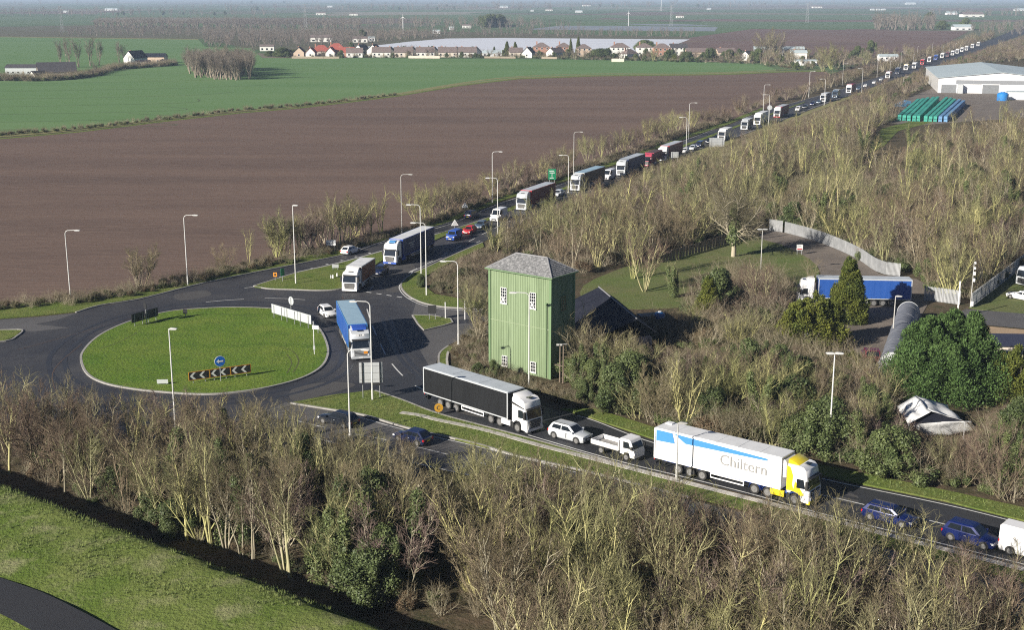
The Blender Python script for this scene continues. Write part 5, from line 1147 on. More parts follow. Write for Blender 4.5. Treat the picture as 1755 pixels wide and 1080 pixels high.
def near_car(pf, pr, kind, paint, lab, sy=-1, **k):
    K = dict(hatch=(4.2, 1.78), suv=(4.65, 1.9), estate=(4.7, 1.84), coupe=(4.6, 1.85), van=(5.6, 2.0), smallvan=(4.4, 1.8), mpv=(4.6, 1.85))[kind]
    loc, h = place(pf, pr, -K[0]*.19, -K[0]*.81, sy*(K[1]/2-.05)); return car(loc, h, lab, paint, kind, **k)
near_car((986.8, 761.6), (950, 752), 'suv', 'silver', 'silver-white four-wheel-drive car behind the black lorry', group=Q)
near_car((1540, 905), (1496, 893.5), 'estate', 'carblue', 'bright blue estate car leading away from the white refrigerated lorry', group=Q)
near_car((1677, 941), (1636, 929.5), 'mpv', 'carblue', 'blue people carrier behind the white van at the right edge', group=Q)
near_car((1790, 968), (1744, 955.5), 'van', 'white', 'white van cut off by the right edge of the view', group=Q)
near_car((683, 757.5), (714.5, 765.5), 'hatch', 'navy', 'dark navy hatchback on the nearer carriageway below the grass median', 1)
near_car((548.7, 725.5), (594, 736.5), 'estate', 'darkcar', 'black car half hidden by bare twigs near the median tip', 1)
near_car((559, 547.5), (543.5, 537), 'hatch', 'white', 'white hatchback on the roundabout beside the blue lorry', -1)
# lorry on the roundabout: roof corners give its place
pf, pr = P(619, 618.5), Vector((0, 0, 0)); h = math.atan2(-13.6, 3.3)
L3 = lorry((pf.x, pf.y, .016), h, 'blue articulated lorry with a pale blue roof coming off the roundabout', 'silver', 'curtblue', 'roofblue', 'skyblue', 16.5, 'black', 'silver', style=1, group='near lorries')
MB().prism_y([(-1.0, 3.78), (-1.1, 4.0), (-2.28, 4.2), (-2.28, 3.78)], -.9, .9, .05).build('blue_deflector', M['blue'], L3, 35)
MB().box(-.42, -.36, -.55, .55, 3.02, 3.38).build('name_board', M['white'], L3); vtext('77', L3, (-.35, 0, 3.2), (math.pi/2, 0, math.pi/2), .42, M['signblack'])
MB().box(.08, .10, .35, .85, .9, 1.45).build('warning_plate', M['orange'], L3)
# far road, one lane towards the roundabout and one away
INB = [P2(*p) for p in smooth([(1690, 76), (1640, 91), (1600, 101), (1560, 114), (1509, 135), (1455, 155), (1340, 193), (1297, 209), (1240, 232), (1134, 272), (1063, 299), (985, 326), (893, 359), (850, 376), (815, 391), (770, 411), (735, 427), (680, 452), (640, 475), (598, 503), (580, 520)], 6)]
OUT = [P2(*p) for p in smooth([(500, 468), (602, 434), (700, 405), (803, 374), (900, 341), (1050, 289), (1200, 237), (1320, 192), (1450, 149)], 6)]
def hd(lane, p):
    i = min(range(1, len(lane)-1), key=lambda k: (lane[k][0]-p.x)**2+(lane[k][1]-p.y)**2); a, b = lane[i-1], lane[i+1]; return math.atan2(b[1]-a[1], b[0]-a[0])
def onl(px, lane, back=0, rev=0):
    p = P(*px); h = hd(lane, p); 
    if back: h = hd(lane, p-Vector((math.cos(h)*back, math.sin(h)*back, 0)))
    return (p.x, p.y, .016), h
loc, h = onl((599, 502), INB, 4); lorry(loc, h, 'white rigid lorry with rust-red sides waiting at the roundabout', 'white', 'curtrust', 'roofwhite', 'signgrey', 9.6, simple=False, group='near lorries', height=3.7, cabh=3.2)
loc, h = onl((668, 455), INB, 8); L6 = lorry(loc, h, 'big blue curtain-sided lorry with a white and blue cab approaching the roundabout', 'white', 'curtnavy', 'roofwhite', 'blue', 16.5, 'black', 'blue', group='near lorries')
MB().prism_y([(-.95, 3.78), (-1.05, 3.95), (-1.7, 4.1), (-1.7, 3.78)], -.6, .6, .04).build('blue_air_dam', M['skyblue'], L6, 35)
for k in range(3): MB().box(-7.6+k*.2, -5.2-k*.5, -1.275, -1.262, 2.9-k*.42, 3.05-k*.42).build('curtain_lettering', M['signgrey'], L6); 
for k in range(3): MB().box(-7.6+k*.2, -5.2-k*.5, 1.262, 1.275, 2.9-k*.42, 3.05-k*.42).build('curtain_lettering', M['signgrey'], L6)
def fl(px, lab, cab, cur, roof, fr='signgrey', length=16.5, **k):
    loc, h = onl(px, INB, length*.5); return lorry(loc, h, lab, cab, cur, roof, fr, length, **k)
fl((893, 361.5), 'maroon curtain lorry with a red cab top behind the white van', 'silver', 'curtred', 'roofgrey', 'red')
fl((985, 328), 'white-cabbed lorry with brown sides and a sloping blue-grey roof', 'silver', 'curtbrown', 'roofblue')
fl((1063, 302), 'dark navy lorry with a white-fronted cab on the far road', 'silver', 'curtnavy', 'roofgrey', 'darkcar', style=1)
fl((1108, 286), 'short pinkish red lorry behind the dark navy lorry', 'pink', 'curtred', 'curtbrown', 'pink', 10.5, height=3.6, cabh=3.3)
fl((1134, 276.5), 'white-fronted lorry with maroon sides past the pinkish lorry', 'white', 'curtred', 'roofgrey', 'red')
fl((1236, 241), 'white box lorry behind the grey sign back', 'white', 'white', 'roofwhite', 'white', 9, simple=True, height=3.6, cabh=3.2, box=True)
fl((1297, 214.5), 'all white articulated lorry in the middle distance', 'white', 'roofwhite', 'roofwhite', 'white', 14, simple=True)
fl((1331, 202), 'red and white cabbed lorry with dark red sides in the middle distance', 'white', 'curtred', 'roofgrey', 'red', 15, simple=True, trim='red')
fl((1454, 159.5), 'maroon lorry with a white and red cab on the distant road', 'white', 'curtred', 'curtred', 'red', 12, simple=True)
def vc(px, lab, kind, paint, lane=INB, **k):
    loc, h = onl(px, lane, 2); return car(loc, h, lab, paint, kind, group=Q, **k)
vc((645, 474), 'dark navy car directly behind the white and rust lorry', 'hatch', 'navy')
vc((771, 414), 'blue van in the queue behind the big blue lorry', 'smallvan', 'blue', cat='van')
vc((798, 403), 'red car behind the blue van', 'hatch', 'red'); vc((818, 394), 'grey-blue car behind the red car', 'hatch', 'greycar')
vc((846, 381), 'tall white van in front of the maroon lorry', 'van', 'white', cat='van'); vc((1037, 309), 'white and blue van between two dark-sided lorries', 'van', 'white', cat='van')
vc((951, 338), 'small silver car between the maroon lorry and the brown-sided lorry', 'hatch', 'silver')
vc((1171, 263), 'white car behind the white-fronted maroon lorry', 'hatch', 'white', simple=True); vc((1184, 258), 'silver car in the middle distance queue', 'hatch', 'silver', simple=True)
vc((1196, 253), 'dark van with a silver front in the middle distance queue', 'smallvan', 'navy', cat='van', simple=True); vc((1213, 246), 'dark car by the white box lorry', 'hatch', 'darkcar', simple=True)
vc((1366, 190.5), 'white pickup with a box behind the red and white lorry', 'smallvan', 'white', cat='van', simple=True); vc((1391, 180.5), 'small blue car alone on the middle distance road', 'hatch', 'carblue', simple=True)
vc((1482, 149), 'first small white car on the distant road', 'hatch', 'white', simple=True); vc((1497, 143.5), 'second small white car on the distant road', 'hatch', 'white', simple=True); vc((1509, 138), 'third small pale car on the distant road', 'hatch', 'silver', simple=True)
farq = [((1521, 134), 'red', 'tiny red and white lorry at the distant bend', 10), ((1552, 120), 'yellow', 'tiny yellow truck near the distant junction', 8), ((1566, 117), 'white', 'tiny white lorry beside the yellow truck', 10), ((1592, 106), 'orange', 'tiny orange truck on the distant road', 9),
        ((1614, 99), 'white', 'nearest tiny white lorry of the distant white queue', 10), ((1632, 94.5), 'white', 'second tiny white vehicle of the distant queue', 7), ((1640, 91.5), 'white', 'third tiny white vehicle of the distant queue', 8), ((1648, 88.5), 'white', 'fourth tiny white vehicle of the distant queue', 7), ((1656, 86), 'white', 'fifth tiny white vehicle of the distant queue', 9), ((1666, 82), 'white', 'sixth tiny white vehicle of the distant queue', 9), ((1676, 78.5), 'white', 'farthest tiny white vehicle of the distant queue', 10)]
for px, c_, lab, L_ in farq: fl(px, lab, 'white', c_ if c_ != 'red' else 'red', 'roofwhite', c_, L_, simple=True, height=3.6, cabh=3.2)
loc, h = onl((588, 438), OUT); p = P(612, 431); car((p.x, p.y, .016), hd(OUT, p), 'white hatchback driving away from the roundabout past the direction sign', 'white', 'hatch')
p = P(818, 370.5); car((p.x, p.y, .016), hd(OUT, p), 'dark van with a pale back driving away below the warning triangle', 'navy', 'mpv')
for px, lab, cab, cur, rf, ln in (((1275, 223), 'grey-sided lorry ahead of the all white articulated lorry', 'silver', 'curtbrown', 'roofgrey', 9), ((1410, 174.5), 'small dark blue lorry past the small blue car', 'silver', 'curtnavy', 'roofgrey', 10), ((1430, 168), 'green-grey box van ahead of the distant maroon lorry', 'greycar', 'greycar', 'roofgrey', 7), ((1537, 127), 'tiny dark lorry between the bend and the yellow truck', 'navy', 'curtnavy', 'roofgrey', 10), ((1580, 110.5), 'tiny maroon lorry between the white lorry and the orange truck', 'red', 'curtred', 'roofgrey', 10), ((1603, 102.5), 'tiny blue lorry behind the orange truck', 'blue', 'curtblue', 'roofblue', 9), ((1623, 97), 'tiny dark red lorry in the distant queue', 'maroon', 'curtred', 'roofgrey', 8)):
    fl(px, lab, cab, cur, rf, 'signgrey', ln, simple=True, height=3.6, cabh=3.2)
for px, lab, p_ in (((1226, 240), 'dark car squeezed behind the wide pale sign back', 'darkcar'), ((1378, 186), 'black car behind the white pickup', 'darkcar'), ((928, 349), 'small dark car hidden beside the maroon trailer', 'navy'), ((1402, 177.5), 'grey car near the small blue car', 'greycar'), ((1470, 154), 'grey car behind the distant maroon lorry', 'greycar')): vc(px, lab, 'hatch', p_, simple=True)
# yard vehicles
loc, h = place((1392, 523), (1520, 525.5), -1.42, -13.75, 1.09)
lorry(loc, h, 'parked lorry with a bright blue curtain trailer behind the conifers', 'white', 'curtblue', 'roofgrey', 'silver', 16.5, group='near lorries')
p = P(1497, 632); tr_ = empty('pickup_truck', (p.x, p.y, .04), math.atan2(-1, -.12), 'old maroon truck nose-on beside the grey tunnel', 'truck')
MB().prism_y([(0, .4), (0, 1.0), (-.9, 1.2), (-1.3, 1.9), (-2.6, 1.95), (-2.6, 1.0), (-5.0, 1.0), (-5.0, .4)], -.95, .95, .08).build('body', M['maroon'], tr_, 35)
pane(tr_, 'windscreen', [(-.95, -.8, 1.25), (-.95, .8, 1.25), (-1.27, .75, 1.82), (-1.27, -.75, 1.82)], (1, 0, .5), .02, M['glass']); MB().box(-.1, .12, -.98, .98, .4, .62).build('bumper', M['white'], tr_)
for s_ in (-1, 1):
    MB().box(-.02, .04, s_*.6-.16, s_*.6+.16, .72, .95).build('headlight', M['lamp'], tr_); pane(tr_, 'side_window', [(-1.25, s_*.95, 1.3), (-2.2, s_*.95, 1.3), (-2.2, s_*.95, 1.8), (-1.4, s_*.95, 1.8)], (0, s_, 0), .02, M['glass'])
    for xw in (-.9, -4.0): wheel(tr_, xw, s_*.85, .38, .24)
loc, h = place((1731, 512), (1761, 518), -.9, -3.7, .88); car(loc, h, 'white saloon car parked on the grass at the right edge', 'white', 'coupe')
p = P(1750, 492); hw_ = empty('tractor_unit', (p.x, p.y, .05), math.atan2(-.5, -.9), 'silver lorry cab without a trailer at the right edge', 'lorry', None)
MB().prism_y([(0, .35), (0, 1.5), (-.25, 2.7), (-.6, 3.1), (-2.1, 3.1), (-2.2, .9), (-1.9, 1.1), (-1, 1.1), (-.8, .35)], -1.2, 1.2, .1).build('cab_body', M['silver'], hw_, 35)
pane(hw_, 'windscreen', [(-.03, -1.05, 1.6), (-.03, 1.05, 1.6), (-.24, 1.0, 2.6), (-.24, -1.0, 2.6)], (1, 0, .2), .03, M['glass']); MB().box(-5.5, -.6, -.45, .45, .75, .95).build('chassis', M['black'], hw_); MB().box(-.01, .04, -.8, .8, .5, 1.4).build('grille', M['black'], hw_)
for s_ in (-1, 1):
    pane(hw_, 'side_window', [(-.4, s_*1.2, 1.7), (-1.3, s_*1.2, 1.65), (-1.3, s_*1.2, 2.5), (-.6, s_*1.2, 2.5)], (0, s_, 0), .02, M['glass'])
    MB().box(-.3, -.1, s_*1.32-.12, s_*1.32+.12, 1.7, 2.4).build('mirror', M['black'], hw_)
    for xw in (-1.4, -4.6): wheel(hw_, xw, s_*1.0, .5, .34)
# ------------------------------------------------------------------ lamp posts, signs, poles
def zat(p, ytop):
    """height of a point standing over ground point p that is seen at photograph row ytop"""
    dy = ytop-540.0; return HC - p.y*((dy*cT+FPX*sT)/(FPX*cT-dy*sT))
def lampost(base, ytop, arm, lab, dull=False, arml=1.5, twin=False):
    p = P(*base); h = zat(p, ytop); o = empty('street_lamp', (p.x, p.y, 0), 0, lab, 'street lamp', 'white street lamps round the junction')
    m = M['rust'] if dull else M['pole']; s = MB(); s.tube((0, 0, 0), (0, 0, 1.4), .11, .11, 8); s.tube((0, 0, 1.4), (0, 0, h-.5), .085, .06, 8)
    if arm:
        pts = [(0, 0, h-.5), (arm*.12, 0, h-.18), (arm*.4, 0, h), (arm*arml, 0, h+.05)]
        for a, b in zip(pts, pts[1:]): s.tube(a, b, .055, .05, 6)
    else: s.tube((0, 0, h-.5), (0, 0, h), .06, .05, 6)
    s.build('pole', m, o, 40); MB().tube((0, 0, -.02), (0, 0, .12), .2, .18, 8).build('base', m, o)
    sides = [arm] if arm else ([-1, 1] if twin else [1])
    for a in sides:
        x0 = a*(arml if arm else .05); hd_ = MB(); hd_.prism_y([(x0-a*.1, h+.0), (x0+a*.15, h+.12), (x0+a*.7, h+.09), (x0+a*.85, h+.02), (x0+a*.7, h-.06), (x0, h-.06)], -.16, .16, .03); he = hd_.build('lamp_head', m, o, 35)
        MB().box(min(x0+a*.15, x0+a*.7), max(x0+a*.15, x0+a*.7), -.12, .12, h-.09, h-.062).build('lamp_glass', M['lamp'], he)
    return o
lamps = [((121, 513), 395, 1, 'leftmost street lamp beside the ploughed field', 0), ((322, 489), 369, 1, 'second street lamp from the left on the field verge', 0), ((301, 739), 564, 0, 'street lamp in front of the near edge of the roundabout island', 0),
 ((507, 487), 352, 0, 'street lamp standing on the tip of the grass median', 0), ((689, 404), 299, 1, 'street lamp behind the big blue lorry on the field side', 1), ((722, 470), 351, -1, 'street lamp left of the pair at the verge bend', 0), ((731, 507), 382, -1, 'street lamp right of the pair at the verge bend', 0),
 ((785.6, 590), 448, -1, 'street lamp left of the green tower', 0), ((638.5, 687), 517, -1, 'street lamp in front of the blue roundabout lorry', 0), ((600, 746), 600, 1, 'street lamp at the left of the sign back on the median', 0), ((906.5, 664), 502, -1, 'white street lamp standing against the green tower front', 0),
 ((844, 348), 260, 1, 'street lamp on the field side above the white van', 0), ((853, 410), 305, -1, 'street lamp beside the tall white van', 0), ((983, 303), 226, 1, 'street lamp on the field side by the green road sign', 1), ((974, 330), 266, -1, 'street lamp next to the brown-sided lorry', 0),
 ((1180, 238), 176, 1, 'street lamp on the field side near the white-fronted maroon lorry', 0), ((1175.5, 268), 201, -1, 'street lamp at the rear of the white-fronted maroon lorry', 0), ((1308, 190), 145, 1, 'street lamp above the all white articulated lorry', 0), ((1317, 214), 162, -1, 'street lamp beside the red and white cabbed lorry', 0),
 ((1386, 166), 122, 1, 'street lamp by the leaning poles in the middle distance', 0), ((1412.5, 180), 135, -1, 'street lamp near the small blue car', 0), ((1443.5, 146), 108, 1, 'street lamp left above the distant maroon lorry', 1), ((1476.5, 159), 117, -1, 'street lamp right of the distant maroon lorry', 0),
 ((1503, 132), 97, 1, 'street lamp by the distant bend on the field side', 1), ((1525, 124), 105, 0, 'short distant street lamp at the bend', 1), ((1543.5, 118), 88, 0, 'distant street lamp before the yellow truck', 1), ((1571.5, 102), 79, 0, 'distant street lamp behind the tiny white lorry', 1), ((1565, 112), 92, 0, 'short distant pole at the far junction', 1), ((1597, 97), 73, 0, 'tallest lamp by the distant white queue', 1), ((1615.5, 93), 78, 0, 'distant lamp left of the white queue middle', 1), ((1637, 88), 74, 0, 'distant lamp beside the white queue', 1), ((1548, 148), 131, 1, 'small lamp by the crate yard fence', 1),
 ((1419.5, 787), 606, 0, 'tall grey street lamp in front of the hedge at the right', 0), ((1303, 478), 393, 0, 'lone lamp column on the yard grass', 1), ((1159, 828), 726, 0, 'thin lamp column in front of the white refrigerated lorry', 1), ((1529, 590), 508, 0, 'thin pole beside the grey tunnel', 1)]
for b, yt, arm, lab, dull in lamps: lampost(b, yt, arm, lab, bool(dull), 1.5 if b[1] > 250 else 1.7, '787' in str(b) or '1303' in str(b))
def board(name, lab, cat, base, w, z0, z1, rz, face, back='signgrey', posts=2, group=None, ribs=0, pm='galv'):
    p = P(*base); o = empty(name, (p.x, p.y, 0), rz, lab, cat, group)
    f = MB().box(-w/2, w/2, -.03, .03, z0, z1).build('panel', M[face], o)
    for k in range(posts):
        x = 0 if posts == 1 else -w*.36+w*.72*k/(posts-1); MB().tube((x, .09 if ribs == 0 else -.09, 0), (x, .09 if ribs == 0 else -.09, z1-.05), .045, n=6).build('post', M[pm], o)
    for k in range(ribs):
        zz = z0+(z1-z0)*(k+.5)/ribs; MB().box(-w/2+.02, w/2-.02, -.06, -.03, zz-.025, zz+.025).build('rib', M['galv'], f)
    return o, f
# big sign seen from behind on the median
o, f = board('road_sign', 'large grey back of a road sign on the median grass', 'road sign', (637, 683), 2.7, 1.9, 4.3, .08, 'signgrey', ribs=3)
for k in (-1, 1):
    MB().box(k*1.0-.05, k*1.0+.05, -.16, -.06, 1.7, 4.35).build('strut', M['black'], o)
MB().cbox(.55, -.12, 1.75, .9, .2, .25).build('lamp_bracket', M['black'], o)
# chevrons facing the camera
cb0, cb1 = P(324, 660), P(431, 645); ang, CL = frame_of(cb0, cb1)
for k in range(3):
    w = CL/3-.12; q = cb0+(cb1-cb0)*((k+.5)/3); o = empty('chevron_board', (q.x, q.y, .1), ang, ['left of the three black and white chevron boards on the island', 'middle of the three black and white chevron boards on the island', 'right of the three black and white chevron boards on the island'][k], 'chevron sign', 'chevron boards facing the road')
    z0, z1 = .45, 1.4
    MB().box(-w/2, w/2, 0, .05, z0, z1).build('panel', M['signblack'], o)
    b_ = MB(); b_.box(-w/2-.04, w/2+.04, -.01, .055, z0-.04, z0); b_.box(-w/2-.04, w/2+.04, -.01, .055, z1, z1+.04); b_.box(-w/2-.04, -w/2, -.01, .055, z0, z1); b_.box(w/2, w/2+.04, -.01, .055, z0, z1); b_.build('border', M['orange'], o)
    zm = (z0+z1)/2
    for x in [-w/2+.1+i*(w-.15)/2 for i in range(2)]:
        a_ = .42; t_ = .30; mb = MB()
        mb.add([(x, -.012, zm), (x+a_, -.012, z1-.05), (x+a_+t_, -.012, z1-.05), (x+t_, -.012, zm), (x+a_+t_, -.012, z0+.05), (x+a_, -.012, z0+.05)], [(0, 1, 2, 3), (0, 3, 4, 5)]); mb.add([(x, -.002, zm), (x+a_, -.002, z1-.05), (x+a_+t_, -.002, z1-.05), (x+t_, -.002, zm), (x+a_+t_, -.002, z0+.05), (x+a_, -.002, z0+.05)], [(0, 1, 2, 3), (0, 3, 4, 5)])
        mb.build('chevron', M['white'], o)
    for x in (-w*.3, w*.3): MB().tube((x, .09, 0), (x, .09, z1), .045, n=6).build('post', M['galv'], o)
p = P(378, 657); o = empty('road_sign', (p.x, p.y+.3, .1), ang, 'round blue sign with a white left arrow above the chevron boards', 'road sign'); zc = zat(p, 622)
MB().tube((0, .05, zc), (0, 0, zc), .62, n=24).build('panel', M['signblue'], o); rg = MB()
MB().tube((0, .04, zc), (0, -.005, zc), .66, .66, n=24).build('rim', M['white'], o)
o.children[0].location.y = -.012
ar = MB(); ar.slab([(-.42, -.02, zc), (-.12, -.02, zc+.26), (-.12, -.02, zc+.09), (.4, -.02, zc+.09), (.4, -.02, zc-.09), (-.12, -.02, zc-.09), (-.12, -.02, zc-.26)], (0, -.012, 0)); ar.build('arrow', M['white'], o); MB().tube((0, .09, 0), (0, .09, zc+.6), .045, n=6).build('post', M['galv'], o)
# chevrons seen from behind, right edge of the island
g0, g1 = P(466, 545), P(534, 566); ang2, GL = frame_of(g0, g1)
for k in range(3):
    q = g0+(g1-g0)*((k+.5)/3); w = GL/3-.08; o = empty('chevron_board', (q.x, q.y, .1), ang2, ['left pale sign back on the right rim of the island', 'middle pale sign back on the right rim of the island', 'right pale sign back on the right rim of the island'][k], 'sign back', 'pale backs of chevron boards')
    MB().box(-w/2, w/2, 0, .05, .7, 2.0).build('panel', M['signgrey'], o)
    for x in (-w*.3, w*.3): MB().tube((x, -.06, 0), (x, -.06, 1.9), .045, n=6).build('post', M['galv'], o); MB().box(x-.04, x+.04, -.02, 0, .75, 1.95).build('rib', M['galv'], o)
p = P(500, 547); zc = zat(p, 517); o = empty('road_sign', (p.x, p.y, .1), ang2, 'round grey sign back above the pale boards on the island', 'road sign'); MB().tube((0, .05, zc), (0, .0, zc), .62, n=20).build('panel', M['signgrey'], o); MB().tube((0, -.05, 0), (0, -.05, zc+.5), .045, n=6).build('post', M['galv'], o)
o, f = board('road_sign', 'small white sign on short posts at the right rim of the island', 'road sign', (541, 573), .95, .7, 1.25, -.3, 'white')
# board backs on the far left of the island, shade put in as black panels
d0, d1 = P(226, 562), P(272, 549); ang3, DL = frame_of(d0, d1)
for k in range(2):
    q = d0+(d1-d0)*((k+.5)/2); w = DL/2-.1; o = empty('chevron_board', (q.x, q.y, .1), ang3, ['left dark shaded board at the far left of the island', 'right dark shaded board at the far left of the island'][k], 'sign back', 'dark boards on the island')
    MB().box(-w/2, w/2, 0, .05, .55, 1.8).build('panel', M['signblack'], o)
    for x in (-w*.3, w*.3): MB().tube((x, -.06, 0), (x, -.06, 1.7), .045, n=6).build('post', M['galv'], o)
p = P(251, 556); zc = zat(p, 525); o = empty('road_sign', (p.x, p.y, .1), ang3+1.2, 'round dark sign on a pole seen edge-on behind the dark boards', 'road sign'); MB().tube((0, .05, zc), (0, .0, zc), .55, n=20).build('panel', M['signblack'], o); MB().tube((0, -.05, 0), (0, -.05, zc+.5), .05, n=6).build('post', M['galv'], o)
board('road_sign', 'small dark sign at the top rim of the island', 'road sign', (318, 545), .6, .6, 1.3, 0, 'signblack', posts=1)
board('road_sign', 'low white and blue sign lying near the island lamp', 'road sign', (279, 661), 1.3, .25, .75, .05, 'silver')
p = P(539, 609); zt_ = zat(p, 552); o = empty('marker_post', (p.x, p.y, .1), 0, 'slim white pole on the right edge of the island', 'pole'); MB().tube((0, 0, 0), (0, 0, zt_), .05, n=6).build('shaft', M['white'], o); MB().cbox(0, -.08, .9, .25, .12, .5).build('box', M['signgrey'], o)
# signs along the far approach
o, f = board('road_sign', 'white direction sign on two posts left of the white hatchback', 'road sign', (567.5, 431), 1.75, 1.1, 2.1, .05, 'white')
MB().box(-.7, -.1, -.045, -.03, 1.5, 1.6).build('mark', M['signblack'], f); MB().box(.3, .42, -.045, -.03, 1.3, 1.9).build('mark', M['signblack'], f); MB().box(.2, .6, -.045, -.03, 1.6, 1.7).build('mark', M['signblack'], f)
board('road_sign', 'grey sign back on the median grass by the rust-red lorry', 'road sign', (575, 464), 1.1, .5, 1.1, .1, 'signgrey')
for px in ((567, 478), (571, 478), (578, 475)):
    p = P(*px); o = empty('bollard', (p.x, p.y, .1), 0, {567: 'left of two little white bollards close together on the median', 571: 'right of two little white bollards close together on the median', 578: 'single white bollard nearer the rust-red lorry on the median'}[px[0]], 'bollard'); MB().tube((0, 0, 0), (0, 0, .5), .14, .12, 8).build('body', M['white'], o); MB().tube((0, 0, .5), (0, 0, .58), .12, .05, 8).build('cap', M['white'], o)
p = P(472, 482); o = empty('road_sign', (p.x, p.y, .1), 0, 'small orange and black sign at the tip of the median', 'road sign'); MB().cbox(0, 0, 1.0, .6, .05, .7).build('panel', M['orange'], o); MB().cbox(0, -.04, 1.0, .3, .02, .3).build('mark', M['signblack'], o); MB().tube((0, .06, 0), (0, .06, 1.3), .04, n=6).build('post', M['galv'], o)
p = P(485, 483.5); o = empty('road_sign', (p.x, p.y, .1), .9, 'narrow green sign on one post at the tip of the median', 'road sign'); MB().cbox(0, 0, 1.55, .7, .05, 1.2).build('panel', M['signgreen'], o); MB().tube((0, .06, 0), (0, .06, 2.1), .05, n=6).build('post', M['galv'], o)
for px, lab, yt in (((797, 366), 'white warning triangle above the dark van', 346), ((779.5, 395), 'white warning triangle behind the blue van', 376)):
    p = P(*px); zt_ = zat(p, yt); o = empty('warning_sign', (p.x, p.y, 0), .2, lab, 'road sign'); s_ = .75
    MB().slab([(-s_, 0, zt_-1.25), (s_, 0, zt_-1.25), (0, 0, zt_)], (0, .05, 0)).build('panel', M['white'], o); MB().slab([(-s_+.22, -.012, zt_-1.13), (s_-.22, -.012, zt_-1.13), (0, -.012, zt_-.25)], (0, .01, 0)).build('face', M['silver'], o); MB().tube((0, .09, 0), (0, .09, zt_-.3), .045, n=6).build('post', M['galv'], o)
p = P(946, 320); zt_ = zat(p, 289.5); w = 2.6; o = empty('road_sign', (p.x, p.y, 0), .1, 'tall green direction sign beside the far road', 'road sign')
f = MB().box(-w/2*.72, w/2*.72, 0, .06, zt_-2.6, zt_).build('panel', M['signgreen'], o)
for k, (x0, x1, zz) in enumerate([(-.7, .5, .4), (-.6, .7, .85), (-.1, .05, 1.5), (-.6, .4, 2.1)]): MB().box(x0, x1, -.015, 0, zt_-zz-.15, zt_-zz).build('mark', M['white'], f)
MB().box(-.05, .05, -.015, 0, zt_-2.3, zt_-1.0).build('mark', M['white'], f)
for x in (-.6, .6): MB().tube((x, .12, 0), (x, .12, zt_), .06, n=6).build('post', M['galv'], o)
board('road_sign', 'grey sign back near the maroon trailer on the far road', 'road sign', (1156, 280), 2.1, 1.6, 3.2, .1, 'signgrey', ribs=2)
board('road_sign', 'wide pale sign back in front of the white box lorry', 'road sign', (1228, 259), 4.6, 1.3, 4.0, .1, 'signgrey', ribs=3)
board('road_sign', 'white sign back standing in the scrub below the far road', 'road sign', (1485, 212), 2.7, .8, 3.3, .3, 'signgrey', ribs=2)
p = P(1317.5, 213); zt_ = zat(p, 184); o = empty('road_sign', (p.x, p.y-.4, 0), 0, 'round grey sign back high on a lamp in the middle distance', 'road sign'); MB().tube((0, .05, zt_), (0, 0, zt_), .9, n=16).build('panel', M['signgrey'], o); MB().tube((0, .1, 0), (0, .1, zt_), .06, n=6).build('post', M['galv'], o)
o, f = board('notice_board', 'white notice board with red lettering beside the drive', 'notice board', (1370, 437), 1.1, .9, 1.9, 0, 'white', posts=2)
MB().box(-.45, .45, -.045, -.03, 1.0, 1.2).build('red_band', M['red'], f); MB().box(-.4, .3, -.045, -.03, 1.45, 1.5).build('text_line', M['signgrey'], f); MB().box(-.4, .2, -.045, -.03, 1.6, 1.68).build('text_line', M['signgrey'], f)
board('road_sign', 'dark sign on two posts on the small traffic island', 'road sign', (741, 549), 1.2, 1.0, 2.2, -.1, 'signblack')
for px, yt, lab in (((763.5, 547), 520, 'left short white post on the small traffic island'), ((797, 549), 517, 'right short post with a bent top beyond the traffic island'), ((1640.5, 546), 484, 'thick white gate post by the palisade fence')):
    p = P(*px); zt_ = zat(p, yt); o = empty('marker_post', (p.x, p.y, .1), 0, lab, 'post'); MB().tube((0, 0, 0), (0, 0, zt_), .07 if px[0] < 1600 else .11, n=8).build('shaft', M['white'], o); MB().tube((0, 0, zt_), (0, 0, zt_+.06), .09 if px[0] < 1600 else .14, n=8).build('cap', M['white'], o)
    if px[0] > 1600: MB().cbox(0, 0, .35, .5, .4, .6).build('base_box', M['white'], o)
p = P(1663, 527); zt_ = zat(p, 448); o = empty('mast', (p.x, p.y, 0), 0, 'tall thin mast carrying cameras and boxes by the gate', 'mast'); MB().tube((0, 0, 0), (0, 0, zt_), .07, .05, n=6).build('pole', M['rust'], o)
for zz, s_ in ((.6, .7), (4.2, .5), (5.2, .5), (6.0, .35), (6.8, .3)): MB().cbox(.15, -.1, zz, s_*.5, .3, s_).build('equipment_box', M['white'], o)
# round yellow sign by the black lorry
p = P(752, 712); zc = zat(p, 700); o = empty('road_sign', (p.x, p.y, .05), .1, 'small round amber sign by the wheels of the black lorry', 'road sign'); MB().tube((0, .04, zc), (0, 0, zc), .5, n=14).build('panel', M['amber'], o); MB().tube((0, .06, 0), (0, .06, zc), .04, n=6).build('post', M['galv'], o)
mb = MB(); pts = [(.2*math.cos(t), .2*math.sin(t)) for t in [R(50)+R(260)*i/8 for i in range(9)]]
for a, b in zip(pts, pts[1:]): mb.tube((a[0], -.01, zc+a[1]), (b[0], -.01, zc+b[1]), .04, n=4)
mb.build('mark', M['signblack'], o)
